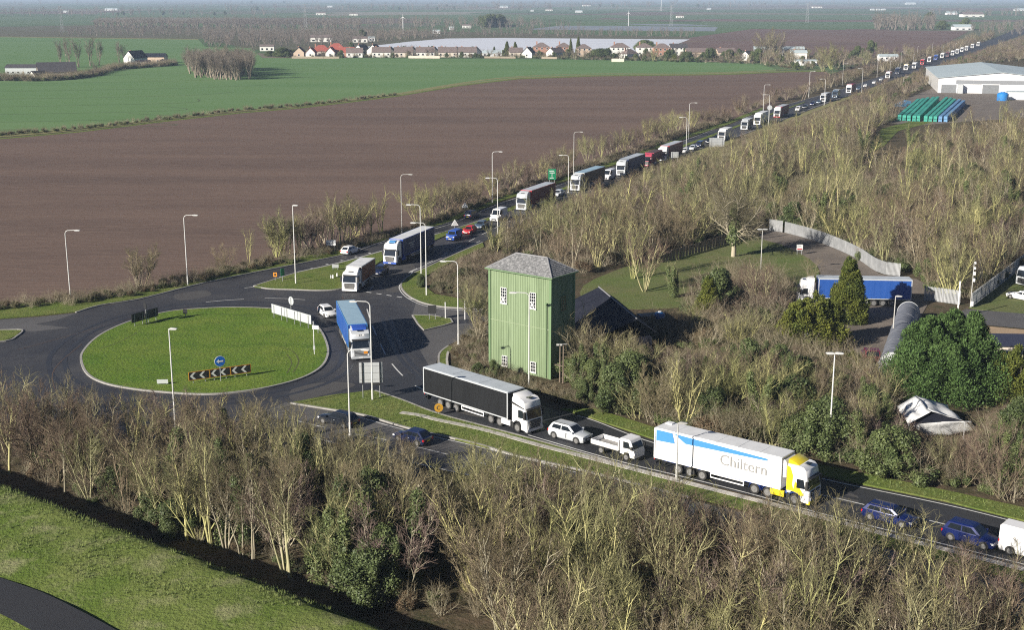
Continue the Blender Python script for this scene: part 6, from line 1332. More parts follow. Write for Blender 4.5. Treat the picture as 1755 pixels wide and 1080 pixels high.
# twin timber poles carrying lights beside the tower
for x, y_, lab in ((959.5, 655, 'left timber pole of the pair with lights beside the tower'), (965, 657, 'right timber pole of the pair with lights beside the tower')):
    p = P(x, y_); zt_ = zat(p, 590); o = empty('telegraph_pole', (p.x, p.y, 0), 0, lab, 'pole'); MB().tube((0, 0, 0), (0, 0, zt_), .09, .07, 6).build('shaft', M['wtele'], o); MB().cbox(0, 0, zt_, .9, .1, .1).build('crossbar', M['galv'], o); MB().cbox(-.3, -.1, zt_-.05, .3, .15, .2).build('floodlight', M['rust'], o)
    MB().cbox(-.3, -.05, 2.2, .7, .08, .08).build('bracket', M['wtele'], o)
for x, y_, yt, lab in ((1378, 604, 572, 'small camera pole above the bushes right of centre'), (1690, 690, 655, 'slender pole among the bushes at the right')):
    p = P(x, y_); zt_ = zat(p, yt); o = empty('camera_pole', (p.x, p.y, 0), 0, lab, 'pole'); MB().tube((0, 0, 0), (0, 0, zt_), .06, n=6).build('shaft', M['rust'], o); MB().cbox(.1, -.1, zt_, .5, .25, .22).build('camera', M['white'], o)
for px, yt, lean, lab in (((1374, 172), 140, .35, 'left leaning support pole in the middle distance'), ((1378.5, 171), 140, .3, 'right leaning support pole in the middle distance')):
    p = P(*px); zt_ = zat(p, yt); o = empty('telegraph_pole', (p.x, p.y, 0), 0, lab, 'pole'); MB().tube((0, 0, 0), (zt_*lean, 0, zt_), .16, .12, 6).build('shaft', M['wtele'], o); MB().cbox(zt_*lean, 0, zt_, .8, .12, .12).build('crossbar', M['wtele'], o)
# pylons and a far mast
def pylon(px, h, lab, w=5):
    p = P(*px); o = empty('pylon', (p.x, p.y, 0), 0, lab, 'pylon'); mb = MB(); r_ = .14
    for sx in (-1, 1):
        for sy in (-1, 1): mb.tube((sx*w/2, sy*w/2, 0), (sx*.5, sy*.5, h), r_, r_*.7, 4)
    n_ = 7
    for i in range(n_):
        a, b = i/n_, (i+1)/n_; wa, wb = w/2*(1-a)+.5*a, w/2*(1-b)+.5*b
        mb.tube((-wa, -wa, h*a), (wb, -wb, h*b), .07, n=4); mb.tube((wa, -wa, h*a), (-wb, -wb, h*b), .12, n=4); mb.tube((-wa, -wa, h*a), (wa, -wa, h*a), .12, n=4)
    mb.build('lattice', M['galv'], o)
    for k in range(3): MB().tube((-w*.8, 0, h*(.7+.13*k)), (w*.8, 0, h*(.7+.13*k)), .2, n=4).build('cross_arm', M['galv'], o)
pylon((524, 52), 36, 'lattice pylon beyond the orchards at left'); pylon((107, 54), 34, 'faint lattice pylon at the far left', 4); pylon((1383, 38), 34, 'faint lattice pylon above the green strip'); pylon((1150, 44), 32, 'faint lattice pylon beyond the lake', 4)
for px, h, lab in (((1133, 18), 38, 'white slender mast just below the horizon'), ((1077, 44), 20, 'white turbine mast beyond the lake'), ((691, 57), 20, 'white tall mast left of the crop cover field')):
    p = P(*px); o = empty('mast', (p.x, p.y, 0), 0, lab, 'mast'); MB().tube((0, 0, 0), (0, 0, h), .9 if h > 30 else .45, .5 if h > 30 else .3, 8).build('tower', M['white'], o); MB().cbox(0, 0, h, 2.4, .8, .9).build('hub', M['white'], o)
    if h < 30:
        for a in (90, 210, 330): MB().tube((0, -.5, h), (4.5*math.cos(R(a)), -.5, h+4.5*math.sin(R(a))), .25, .1, 4).build('blade', M['white'], o)
# ------------------------------------------------------------------ planting
rnd = random.Random(99)
def at(px, z_=0.0): p = P(*px); return (p.x, p.y, z_)
# A: belt below the roundabout
GA = 'bare trees in the belt below the roundabout'
beltA = [(-60, 800), (-60, 752), (200, 762), (420, 775), (520, 790), (620, 815), (690, 840), (720, 900), (715, 1045), (660, 1035), (576, 1010), (493, 980), (415, 948), (319, 920), (260, 898), (165, 866), (92, 838), (17, 805)]
ptsA = samples(beltA, 2.9, rnd); ptsA.sort(key=lambda p: p[1])
nA = 0
ENVA = [(-60, 600), (0, 618), (60, 668), (120, 668), (200, 672), (260, 690), (310, 662), (345, 668), (400, 708), (450, 700), (530, 712), (560, 742), (600, 748), (690, 758), (740, 790), (780, 800)]
ENVB = [(740, 850), (765, 792), (800, 776), (900, 790), (1000, 797), (1100, 800), (1150, 832), (1200, 842), (1300, 868), (1400, 882), (1480, 888), (1600, 910), (1755, 958), (1850, 985)]
ENVC = [(950, 612), (1000, 572), (1060, 585), (1120, 602), (1230, 598), (1290, 585), (1340, 605), (1430, 640), (1500, 650), (1525, 690), (1535, 748), (1685, 750), (1715, 695), (1800, 690)]
ENVD = [(830, 402), (870, 374), (900, 364), (940, 348), (985, 332), (1040, 314), (1063, 306), (1100, 293), (1130, 280), (1170, 270), (1250, 247), (1300, 222), (1360, 205), (1460, 175), (1520, 150), (1620, 205), (1660, 196), (1700, 182), (1755, 168), (1860, 160)]
def jz(a=6): return abs(rnd.gauss(0, 1))*a
WA = [(120, 'near the left end of the thicket by the flood bank'), (230, 'in the thicket below the left rim of the roundabout'), (340, 'in the thicket below the dark end of the island'), (450, 'in the thicket below the chevron boards'), (560, 'in the thicket below the lower junction road'), (900, 'near the dark laurel-like evergreen at the thicket end')]
for x, y_ in ptsA:
    k = rnd.choices(['fan', 'tall', 'round', 'ivytree'], [4.5, 2, 2.8, 1.1])[0]; v = rnd.randrange(len(LIB[k])); px, py = to_px(x, y_)
    h = min(rnd.uniform(6.0, 8.2) if k != 'tall' else rnd.uniform(7.5, 9.2), cap_h(x, y_, ENVA, -jz(14))); 
    if h < 2.5: continue
    w = next(t for lim, t in WA if px < lim); plant(k, (x, y_, 0), h, var=v, label=describe(k, v, h, 6.5, w), group=GA, rnd=rnd); nA += 1
for px, h, v in (((385, 933), 6.5, 0), ((430, 945), 7, 0)): plant('ivytree', at(px), h, var=v, label=f'bare tree with ivy-covered stem at the foot of the thicket {"left" if px[0] < 400 else "right"} of centre', group='ivy trees in the near thicket', rnd=rnd)
# pale-trunked trees along the foot of the thicket
for i, (px, h) in enumerate([((320, 926), 9), ((361, 936), 9.5), ((432, 962), 9), ((497, 990), 9.6), ((488, 984), 8.5), ((415, 953), 8), ((17, 812), 8.5), ((110, 845), 7)]):
    plant('tall', at(px), h, var=(0, 2, 1, 0, 2, 1, 0, 1)[i], label=['thick pale trunk at the bank edge left of centre', 'tallest pale trunk at the bank edge with a forked base', 'pale leaning trunk at the bank edge right of the forked one', 'rightmost pale forked trunk on the bank edge', 'slim pale trunk just left of the rightmost forked one', 'short pale trunk between the forked and leaning trunks', 'pale trunk at the left margin of the thicket edge', 'small pale trunk second from the left margin of the bank edge'][i], group='pale trunks along the bank edge', rnd=rnd)
ev = [((305, 915), 3.8, 1, 'low dark evergreen bush left of centre in the near thicket', .9), ((265, 895), 3.0, 0, 'dull green evergreen bush at the thicket foot', 1), ((282, 880), 3.6, 1, 'green evergreen behind the dull green bush at the thicket foot', .9), ((520, 862), 6.0, 0, 'evergreen tree high in the middle of the near thicket', .7), ((628, 1034), 4.2, 0, 'lowest laurel-like evergreen at the end of the near thicket', 1.1), ((590, 1000), 4.6, 1, 'dark evergreen left of the lowest laurel-like bush', .9), ((660, 1022), 5.4, 0, 'tall evergreen right of the lowest laurel-like bush', .75), ((612, 985), 6.4, 1, 'tallest dark evergreen in the clump at the thicket end', .65), ((560, 975), 4.0, 0, 'small evergreen at the left of the dark clump', .9), ((682, 985), 6.0, 1, 'slim evergreen at the right of the dark clump', .6), ((640, 950), 6.8, 0, 'evergreen crown behind the dark clump', .7), ((480, 905), 4, 1, 'small dark evergreen between the pale trunks', .8), ((90, 800), 3.5, 0, 'small evergreen in the left of the near thicket', .9), ((200, 850), 3.2, 1, 'low evergreen in the left middle of the near thicket', .9)]
for px, h in (((600, 1010), 8.2), ((655, 1000), 8.0), ((575, 960), 7.5), ((700, 1010), 7.8)): plant('ivytree', at(px), h, label='ivy-clad bare tree rising from the dark evergreen clump', group='ivy trees in the dark clump', rnd=rnd)
for px, h, v, lab, sx in ev: plant('evergreen', at(px), h, var=v, label=lab, name='evergreen_tree', sxy=sx, rnd=rnd)
# B: thicket in the right foreground
GB = 'bare fan-shaped trees in the right foreground thicket'
beltB = [(790, 905), (860, 885), (1000, 900), (1180, 945), (1343, 985), (1500, 1025), (1755, 1095), (1850, 1120), (1850, 1330), (1500, 1330), (1100, 1290), (900, 1200), (850, 1100), (800, 1040), (770, 960)]
ptsB = samples(beltB, 2.75, rnd); nb_ = 0
# twiggy shrubs along the roadside edge
WB = [(850, 'at the left end of the thicket below the silver car'), (1010, 'in the thicket below the small flatbed truck'), (1180, 'in the thicket below the rear of the white refrigerated lorry'), (1360, 'in the thicket below the yellow and white cab'), (1520, 'in the thicket below the bright blue estate car'), (1680, 'in the thicket below the blue people carrier'), (9999, 'at the right end of the thicket below the white van')]
for x, y_ in ptsB:
    k = rnd.choices(['fan', 'tall', 'round', 'ivytree'], [6.5, 1.2, 2.0, .12])[0]; v = rnd.randrange(len(LIB[k])); px, py = to_px(x, y_)
    h = min(rnd.uniform(6.2, 8.8) if k != 'tall' else rnd.uniform(7, 9), cap_h(x, y_, ENVB, -jz(10)))
    if h < 2.5: continue
    w = next(t for lim, t in WB if px < lim); plant(k, (x, y_, 0), h, var=v, label=describe(k, v, h, 6.9, w), group=GB, rnd=rnd); nb_ += 1
GS = 'twiggy roadside bushes'
edgeB = [(800, 862), (860, 850), (1000, 880), (1180, 925), (1343, 967), (1500, 1007), (1755, 1078), (1850, 1105), (1850, 1125), (1500, 1045), (1180, 965), (1000, 918), (860, 905)]
for x, y_ in samples(edgeB, 2.6, rnd): plant('shrub', (x, y_, 0), max(1.2, min(rnd.uniform(2.8, 4.4), cap_h(x, y_, ENVB, -jz(6)))), var=rnd.choice([0, 1, 0]), label='bare twiggy bush along the edge of the nearer carriageway', cat='shrub', group=GS, rnd=rnd)
for px in ((905, 832), (925, 838)): plant('shrub', at(px), 2.2, var=2, label=f'reddish leafless bush beside the concrete strip, {"left" if px[0] == 905 else "right"} one', cat='shrub', rnd=rnd)
# C: hedge thicket between the main road and the yard
GC = 'trees in the thicket above the main road'
beltC = [(975, 655), (985, 625), (1060, 590), (1200, 600), (1280, 610), (1350, 640), (1430, 665), (1520, 705), (1545, 760), (1640, 768), (1760, 745), (1860, 760), (1860, 860), (1760, 866), (1620, 832), (1455, 800), (1400, 782), (1300, 768), (1125, 730), (1020, 698)]
WC = [(1060, 'in the tangle just right of the green tower'), (1200, 'in the tangle above the small flatbed truck'), (1330, 'in the tangle above the white refrigerated trailer'), (1440, 'in the tangle around the tall grey street lamp'), (1540, 'in the tangle left of the white marquee'), (1660, 'in front of the white marquee'), (9999, 'in the tangle at the right edge above the road')]
for i, (x, y_) in enumerate(samples(beltC, 2.55, rnd)):
    k = rnd.choices(['fan', 'ivytree', 'shrub', 'evergreen', 'round'], [2.6, 2.2, 1.6, 3.2, 2.2])[0]; v = rnd.randrange(len(LIB[k])); px, py = to_px(x, y_); w = next(t for lim, t in WC if px < lim)
    h = {'round': rnd.uniform(4.5, 7), 'fan': rnd.uniform(5.5, 8), 'ivytree': rnd.uniform(5.5, 7.5), 'shrub': rnd.uniform(3, 4.6), 'evergreen': rnd.uniform(3.6, 6)}[k]; h = min(h, cap_h(x, y_, ENVC, 2 if 1525 < px < 1700 else -jz(6)))
    if h < 1.0: continue
    nm = {'shrub': 'shrub', 'evergreen': 'evergreen_bush'}.get(k)
    lab = {'shrub': f"{['grey twiggy', 'yellow twiggy', 'brownish leafy', 'dark ivy-mixed'][v % 4]} scrub bush {w}", 'evergreen': f"{'tall' if h > 3.6 else 'low'} dark leafy bush {w}"}.get(k) or describe(k, v, h, 5.3, w)
    plant(k, (x, y_, 0), h, var=v, label=lab, cat='tree' if k in ('fan', 'ivytree', 'round') else 'shrub', group={'fan': GC, 'round': GC, 'ivytree': 'ivy-clad trees above the main road', 'shrub': 'scrub above the main road', 'evergreen': 'leafy bushes above the main road'}[k], name=nm, rnd=rnd)
# named trees in the yard
plant('oak', at((1257, 440)), 12.8, var=0, rz=.4, label='big ivy-centred bare tree with pale spreading limbs at the lawn end', name='spreading_tree', rnd=rnd)
rs_ = np.random.RandomState(5); p = P(1257, 440)
iv = empty('ivy_mass', (p.x, p.y, 0), 0, 'dark ivy climbing the trunk of the big spreading tree', 'ivy')
link_mesh('ivy_leaves', leaves_mesh('ivy_leaves', [leaf_blob(rs_, (0, 0, 3.0+i*1.1), (1.5-.1*i, 1.5-.1*i, 1.2), 500, .2, .3) for i in range(6)], M['ivy']), iv)
plant('conifer', at((1452, 550)), 9.0, sxy=1.12, label='tall golden-green conifer in front of the blue trailer', name='conifer', rnd=rnd)
plant('goldround', at((1392, 596)), 7.2, sxy=1.1, label='broad golden-green conifer left of the tall golden one', name='conifer', rnd=rnd)
plant('conifer', at((1213, 551)), 6.4, label='bright yellow-green conifer beside the bare yard bushes', name='conifer', sxy=1.15, rnd=rnd)
plant('evergreen', at((1232, 535)), 6.0, var=0, label='dark blue-green evergreen behind the bright yellow-green conifer', name='evergreen_tree', rnd=rnd)
plant('leyland', at((1616, 674)), 10.0, sxy=1.1, label='huge dark green conifer hedge tree right of the tunnel', name='conifer', rnd=rnd)
plant('goldround', at((1745, 690)), 6.6, label='yellow-green conifer at the right edge beside the huge dark one', name='conifer', rnd=rnd)
plant('goldround', at((1455, 640)), 3.0, label='small golden bush by the old maroon truck', name='conifer', cat='shrub', rnd=rnd)
plant('tall', at((1393, 520)), 7.0, var=1, label='small silver-white birch in front of the parked blue lorry', name='birch_tree', rnd=rnd)
plant('fan', at((1300, 535)), 7.6, var=1, label='rounded bare bush tree in the middle of the yard lawn', rnd=rnd)
plant('fan', at((1275, 512)), 5, var=3, label='smaller bare bush tree behind the rounded one', rnd=rnd)
plant('fan', at((1105, 500)), 8.5, var=1, label='wide bare tree standing behind the dark shed', rnd=rnd)
plant('ivytree', at((1155, 510)), 6, var=1, label='shorter ivy-clad tree right of the shed', name='ivy_tree', rnd=rnd)
plant('fan', at((1085, 478)), 8.5, var=2, label='tall pale bare tree directly behind the shed ridge', rnd=rnd)
plant('willow', at((1255, 600)), 4.5, label='yellow-tinged bush at the yard corner above the thicket', cat='shrub', name='shrub', rnd=rnd)
for px, h in (((1010, 660), 7), ((1040, 655), 6.5), ((995, 640), 7.5)): plant('fan', at(px), h, var=rnd.choice([0, 4]), label='pale bare tree in the thicket just right of the green tower', group='pale bare trees right of the tower', rnd=rnd)
# D: woodland between the tower and the far road, individuals first then the rest as one mass
wood1 = [(835, 440), (850, 425), (905, 392), (960, 366), (1031, 338), (1110, 306), (1190, 275), (1260, 250), (1356, 215), (1430, 192), (1500, 175), (1535, 200), (1520, 222), (1490, 250), (1500, 275), (1600, 250), (1755, 215), (1860, 215), (1860, 420), (1760, 448), (1680, 500), (1655, 515), (1590, 508), (1572, 470), (1520, 462), (1480, 440), (1430, 418), (1390, 404), (1345, 392), (1300, 388), (1230, 408), (1130, 440), (1060, 455), (1000, 470), (955, 455), (940, 445)]
GD = 'bare trees of the wood behind the tower'
ptsD = samples(wood1, 4.0, rnd); ptsD.sort(key=lambda p: p[1])
TRK = W2([(1465, 300), (1500, 215), (1560, 204), (1612, 205), (1565, 245), (1530, 300)])
ptsD = [q for q in ptsD if not inpoly(q[0], q[1], TRK)]
ptsD = [q for q in ptsD if q[1] < 205 or math.sin(q[0]*.11+q[1]*.05)+math.sin(q[0]*.047-q[1]*.083+1)+math.sin(q[1]*.12+.5) > -1.35]
near, rest = ptsD[:90], ptsD[90:]
scrubD = [q for q in rest if to_px(*q)[1] < interp(ENVD, to_px(*q)[0])+38+10*math.sin(q[0]*.2)]; rest = [q for q in rest if q not in set(scrubD)]
WD = [(1000, 'in the wood right behind the green tower'), (1150, 'in the wood behind the dark shed'), (1300, 'in the wood left of the curved palisade fence'), (1480, 'in the wood behind the curved palisade fence'), (1640, 'in the wood behind the straight palisade fence'), (9999, 'in the wood at the right edge above the gate mast')]
for x, y_ in near:
    px, py = to_px(x, y_); w = next(t for lim, t in WD if px < lim); k = rnd.choices(['tall', 'fan', 'round', 'ivytree', 'evergreen'], [3, 3, 3, 1, .6])[0]; v = rnd.randrange(len(LIB[k]))
    h = min(rnd.uniform(6.5, 9.5) if k != 'evergreen' else rnd.uniform(3, 5), cap_h(x, y_, ENVD, -jz(4)))
    if h < 1.2: continue
    plant(k, (x, y_, 0), h, var=v, label=describe(k, v, h, 7.6, w) if k != 'evergreen' else 'dark evergreen bush '+w, cat='tree' if k != 'evergreen' else 'shrub', group=GD, name='evergreen_bush' if k == 'evergreen' else None, rnd=rnd)
J = {}
J = {k: join_lib(LIB[k][i], k+'_joined') for k, i in (('fan', 0), ('tall', 2), ('willow', 0))}
J['fan2'] = join_lib(LIB['fan'][2], 'fan_joined'); J['tall2'] = join_lib(LIB['tall'][0], 'tall_joined'); J['ivy'] = join_lib(LIB['ivytree'][1], 'ivy_joined'); J['ever'] = join_lib(LIB['evergreen'][0], 'evergreen_joined')
J['fr'] = join_lib(LIB['fartree'][0], 'far_joined'); J['fr2'] = join_lib(LIB['fartree'][1], 'far_joined')
for i in range(4): J['s%d' % i] = join_lib(LIB['shrub'][i], 'shrub_joined')
def mass(pts, protos, smin, smax, name, lab, env=None, baseh=8.5):
    rnd.shuffle(pts); tot = sum(w for _, w in protos); a = 0
    for k, w in protos:
        b = a+w/tot; seg = pts[int(a*len(pts)):int(b*len(pts))]; a = b
        gn_scatter(name, seg, J[k], smin, smax, rnd, lab, None, (lambda x, y, hb=({'s': 3.0}.get(k[0], baseh)): max(.12, cap_h(x, y, env, -jz(3))/hb)) if env else None)
J['round'] = join_lib(LIB['round'][0], 'round_joined'); J['round1'] = join_lib(LIB['round'][1], 'round_joined'); J['round2'] = join_lib(LIB['round'][2], 'round_joined')
mass(scrubD, [('s0', 2), ('s2', 3), ('s1', 1), ('round', 3), ('round1', 3)], .5, .9, 'roadside_scrub', 'brown scrub along the near side of the far road', ENVD, 6)
mass(rest, [('round', 2.5), ('round1', 2.5), ('round2', 1.5), ('fan', 4), ('fan2', 2), ('tall', 3), ('tall2', 4), ('willow', .4), ('ivy', 1.6), ('ever', 1.2)], .6, 1.1, 'distant_woodland', 'bare winter wood receding behind the yard', ENVD)
# undergrowth everywhere under the trees
def under(poly, dist, protos, smin, smax, name='undergrowth', lab='brambles and dead bracken under the trees', avoid=(), env=None):
    mass(samples(poly, dist, rnd, avoid), protos, smin, smax, name, lab, env)
bushA = [(-60, 845), (-60, 740), (200, 750), (420, 765), (520, 780), (620, 805), (690, 830), (760, 850), (760, 1070), (660, 1045), (576, 1018), (493, 988), (415, 955), (319, 927), (165, 873), (92, 845), (17, 815)]
under(bushA, 1.7, [('s2', 3), ('s0', 3), ('s3', 1)], .28, .6)
under(beltB, 1.9, [('s2', 3), ('s1', 3), ('s0', 3)], .28, .6)
under(beltC, 1.5, [('s2', 4), ('s3', 5), ('s0', 2.5)], .5, 1.1, env=ENVC)
under([(1000, 590), (1060, 572), (1130, 565), (1190, 560), (1260, 560), (1330, 590), (1400, 625), (1500, 650), (1520, 700), (1430, 665), (1280, 612), (1060, 592), (990, 625)], 1.7, [('s0', 4), ('s3', 3), ('s2', 3), ('s1', 1)], .6, 1.2, 'yard_scrub', 'scrub growing at the back of the yard')
under([(1250, 470), (1330, 480), (1350, 520), (1330, 560), (1230, 560), (1180, 540), (1200, 500)], 2.2, [('s0', 4), ('s3', 2)], .7, 1.2, 'yard_scrub', 'scrub around the yard bushes')
under([(1555, 640), (1700, 700), (1800, 690), (1860, 760), (1640, 768), (1550, 740)], 2.0, [('s3', 4), ('s2', 3), ('s1', 2)], .6, 1.2, 'yard_scrub', 'scrub at the foot of the big conifers', env=ENVC)
under(wood1, 2.3, [('s2', 5), ('s0', 3), ('s3', 2.5), ('s1', 1)], .5, 1.15, env=ENVD, avoid=(TRK,))
tower_side = [(800, 640), (775, 610), (790, 590), (830, 560), (840, 530), (800, 512), (745, 500), (740, 480), (780, 455), (835, 430), (900, 400), (880, 450), (830, 470), (835, 630), (900, 660), (990, 690), (985, 702), (900, 684), (810, 655)]
tower_fp = [(p.x, p.y) for p in [Matrix.Rotation(math.atan2((B-A).y, (B-A).x), 3, 'Z') @ Vector(c) + A for c in ((-.8, -.6, 0), (TL+.6, -.6, 0), (TL+.6, TW+.8, 0), (-.8, TW+.8, 0))]]
under(tower_side, 1.15, [('s2', 4), ('s3', 1.2), ('s0', 3)], .3, .55, 'bramble_bank', 'brambles and dead bracken around the tower foot', (tower_fp,))
for px, h, v, lab in (((845, 650), 2.2, 0, 'dark green bush at the left foot of the tower'), ((820, 646), 2.0, 1, 'dark green bush beside the trailer left of the tower'), ((1000, 692), 2.6, 0, 'dark green bush at the road edge right of the tower'), ((722, 493), 2.0, 0, 'dark upright bush on the verge behind the lamp pair')): plant('evergreen', at(px), h, var=v, label=lab, cat='shrub', name='evergreen_bush', rnd=rnd, sxy=.8)
for px, h, k in (((815, 560), 5.5, 'willow'), ((822, 590), 4.5, 'fan'), ((850, 440), 6, 'fan'), ((870, 432), 6.5, 'fan'), ((800, 480), 3.2, 'shrub'), ((820, 500), 3.5, 'shrub'), ((808, 530), 4, 'fan')): plant(k, at(px), h, label='bare bush on the brambly bank left of the tower', group='bushes left of the tower', cat='tree' if k == 'fan' else 'shrub', rnd=rnd)
# field-side hedge and trees along the outbound carriageway
hedge = [(1250, 200), (1180, 222), (1054, 268), (949, 304), (860, 332), (783, 362), (700, 392), (600, 420), (514, 436), (411, 458), (325, 477), (240, 497), (130, 512), (0, 521), (-60, 526), (-60, 535), (0, 533), (130, 524), (240, 506), (325, 488), (411, 469), (514, 448), (600, 430), (700, 399), (783, 370), (860, 339), (949, 311), (1054, 277), (1180, 230), (1250, 207)]
under(hedge, 1.25, [('s2', 5), ('s0', 4), ('s3', .8)], .3, .62, 'roadside_hedge', 'low dark bramble hedge between the field and the road')
GH = 'trees in the hedge along the ploughed field'
hedge_trees = [((245, 492), 6.5, 'round', 'rounded greenish bare tree alone in the left hedge'), ((237, 495), 5.5, 'fan', 'slim bare tree against the rounded greenish one'), ((377, 468), 3, 'fan', 'small pale bare shrub tree in the hedge'), ((428, 458), 6, 'tall', 'slender upright bare tree in the hedge'), ((388, 462), 4.5, 'fan', 'small bare tree left of the slender upright one')]
for px, h, k, lab in hedge_trees: plant(k, at(px), h, label=lab, rnd=rnd)
for i in range(15):
    x = 470+i*13+rnd.uniform(-4, 4); b = 447-(x-470)*.262; plant(rnd.choice(['round', 'fan', 'round', 'tall', 'round']) if i not in (0, 1) else 'willow', at((x, b+rnd.uniform(-6, 1))), rnd.uniform(5.5, 8.5), label='bare tree in the clump beside the field, behind the white hatchback', group='clump of bare trees behind the white hatchback', rnd=rnd)
for i in range(10):
    x = 718+i*11; b = 388-(x-718)*.34; plant(rnd.choice(['round', 'round', 'fan']), at((x, b+rnd.uniform(-5, 1))), rnd.uniform(5.0, 7.5), label='rounded bare tree on the field side above the queue of cars', group='rounded bare trees above the queue', rnd=rnd)
for i in range(12):
    x = 842+i*12; b = 339-(x-842)*.335; plant(rnd.choice(['round', 'fan', 'round']), at((x, b+rnd.uniform(-4, 0))), rnd.uniform(4.5, 6.5), label='bare tree in the hedge behind the green direction sign', group='hedge trees near the green sign', rnd=rnd)
for i in range(16):
    x = 1005+i*13; b = 283-(x-1005)*.335; plant(rnd.choice(['round', 'round', 'fan']), at((x, b+rnd.uniform(-5, 0))), rnd.uniform(5, 8), label='bare tree in the hedge above the middle distance lorries', group='hedge trees above the middle lorries', rnd=rnd)
hedge2 = [(1200, 214), (1300, 178), (1400, 150), (1500, 118), (1560, 100), (1640, 78), (1700, 60), (1700, 66), (1640, 85), (1560, 108), (1500, 127), (1400, 158), (1300, 186), (1230, 212)]
pts = samples(hedge2, 4.6, rnd); mass(pts, [('round', 4), ('round1', 3), ('fan', 1.5), ('s2', 4), ('s0', 3)], .6, 1.1, 'hedge_belt', 'bare hedge trees following the distant road')
hedge3 = [(1430, 190), (1500, 158), (1560, 135), (1640, 108), (1755, 66), (1850, 40), (1850, 100), (1755, 104), (1690, 108), (1600, 140), (1560, 165), (1530, 200), (1470, 220), (1400, 232)]
pts = samples(hedge3, 4.4, rnd); mass(pts, [('round', 3), ('round1', 4), ('fan', 1), ('s2', 4), ('s3', 1.2), ('ever', .6)], .5, .95, 'scrub_belt', 'bare scrub between the distant road and the warehouse')
# field boundary strip
strip = [(-60, 236), (0, 231), (137, 220), (291, 202), (411, 188.5), (514, 180.5), (600, 171), (683, 161.6), (683, 162.6), (600, 172.3), (514, 182), (411, 190), (291, 204), (137, 222.2), (0, 233), (-60, 238)]
under(strip, 1.9, [('s3', 3), ('s2', 3), ('s0', 1)], .35, .62, 'ditch_hedge', 'low dark hedge line between the green and ploughed fields')
# copse in the green field
GK = 'bare trees of the copse in the green field'
for x, y_ in samples([(322, 125), (340, 118), (420, 117), (440, 127), (430, 136), (395, 138), (335, 134)], 3.6, rnd, maxn=95): plant('copse', (x, y_, 0), rnd.uniform(11, 14), sxy=1.25, label='bare tree in the isolated copse on the green field', group=GK, rnd=rnd)
# poplars at the left farm
for i, (px, h) in enumerate([((105, 114), 16), ((118, 116), 18), ((135, 115), 17), ((155, 113), 18), ((170, 112), 17), ((205, 108), 15), ((215, 108), 13), ((164, 130), 8)]): plant('copse', at(px), h, label='tall pale bare tree behind the left farm buildings', group='tall pale trees at the left farm', rnd=rnd, sxy=.8)
fhedge = [(-20, 133), (60, 136), (110, 134), (155, 128), (200, 116), (300, 110), (300, 112), (205, 119), (160, 131), (110, 137), (60, 139.5), (-20, 138)]
under(fhedge, 2.6, [('s2', 3), ('s3', 4), ('s0', 1)], .8, 1.4, 'farm_hedge', 'dark hedge along the farm lane')
# village trees
vt = [(485, 97, 'evergreen', 6.5, 'long dark evergreen at the left end of the village', 2.2), (500, 96.5, 'evergreen', 6, 'dark evergreen beside the orange gable house', 1.7), (463, 96, 'evergreen', 4, 'green garden hedge at the far left of the village', 2.2), (476, 96.8, 'evergreen', 4, 'second green garden hedge at the left of the village', 1.8),
 (602, 86, 'evergreen', 8, 'dark evergreen beside the red roofs', .6), (869, 92, 'conifer', 10, 'left of two tall dark firs in the village', .9), (883, 92, 'conifer', 9.6, 'right of two tall dark firs in the village', .9), (735, 88, 'conifer', 5, 'small dark fir behind the bungalows', .8), (847, 91, 'conifer', 5.5, 'small dark tree left of the village firs', .9),
 (978, 95, 'conifer', 13, 'left tall fir beside the village bare tree', .5), (991, 96, 'conifer', 15, 'right tall fir beside the village bare tree', .55), (1034, 100, 'evergreen', 8.5, 'big rounded dark evergreen in the village gardens', 2.1), (1020, 100, 'evergreen', 7.5, 'rounded dark evergreen left of the biggest one', 1.3), (1104, 87, 'evergreen', 10.5, 'round dark tree rising above the village roofs', 1.6), (1145, 103, 'evergreen', 7, 'dark green shrub tree toward the village end', 1), (1156, 104, 'goldround', 5, 'golden shrub toward the village end', .7), (1178, 105, 'evergreen', 8, 'bright green tree in the last village gardens', 1.1), (1216, 103, 'evergreen', 10, 'tall dark evergreen by the tan house', .9), (1250, 101, 'evergreen', 8, 'green garden tree right of the tan house', 1.1), (1298, 107, 'evergreen', 9, 'dark evergreen beside the white cottage', 1.1), (1470, 98, 'evergreen', 8, 'dark tree left of the pair near the main road', 1.2), (1492, 92, 'evergreen', 10, 'dark tree right of the pair near the main road', .9), (620, 68, 'evergreen', 10, 'dark tree by the barn left of the crop cover', 1.2),
 (1592, 44, 'evergreen', 20, 'dark leaning fir beside the far bare wood', .9), (1615, 50, 'evergreen', 14, 'dark round tree near the far white bungalow', 1), (1655, 50, 'evergreen', 18, 'dark conifer right of the far white bungalow', .8)]
for x, y_, k, h, lab, sx in vt: plant(k, at((x, y_)), h, label=lab, name='evergreen_tree', sxy=sx, rnd=rnd)
for x, y_, h in ((985, 102, 9), (1120, 104, 8), (1322, 97, 18), (1306, 97, 15), (1330, 97, 14), (1415, 115, 12), (1425, 118, 14), (1435, 118, 13), (1410, 122, 10), (1110, 103, 7), (1005, 101, 7)): plant('round', at((x, y_)), h, label='bare tree among the gardens of the far village', group='bare garden trees of the village', rnd=rnd)
under([(500, 99), (600, 99), (900, 99.5), (1300, 110), (1360, 120), (1400, 118), (1350, 96), (1100, 92), (700, 90), (500, 92)], 7, [('s3', 2.5), ('s2', 2), ('s0', 2), ('round1', 1.2), ('ever', .8)], .5, 1.2, 'garden_shrubs', 'garden shrubs between the village houses')
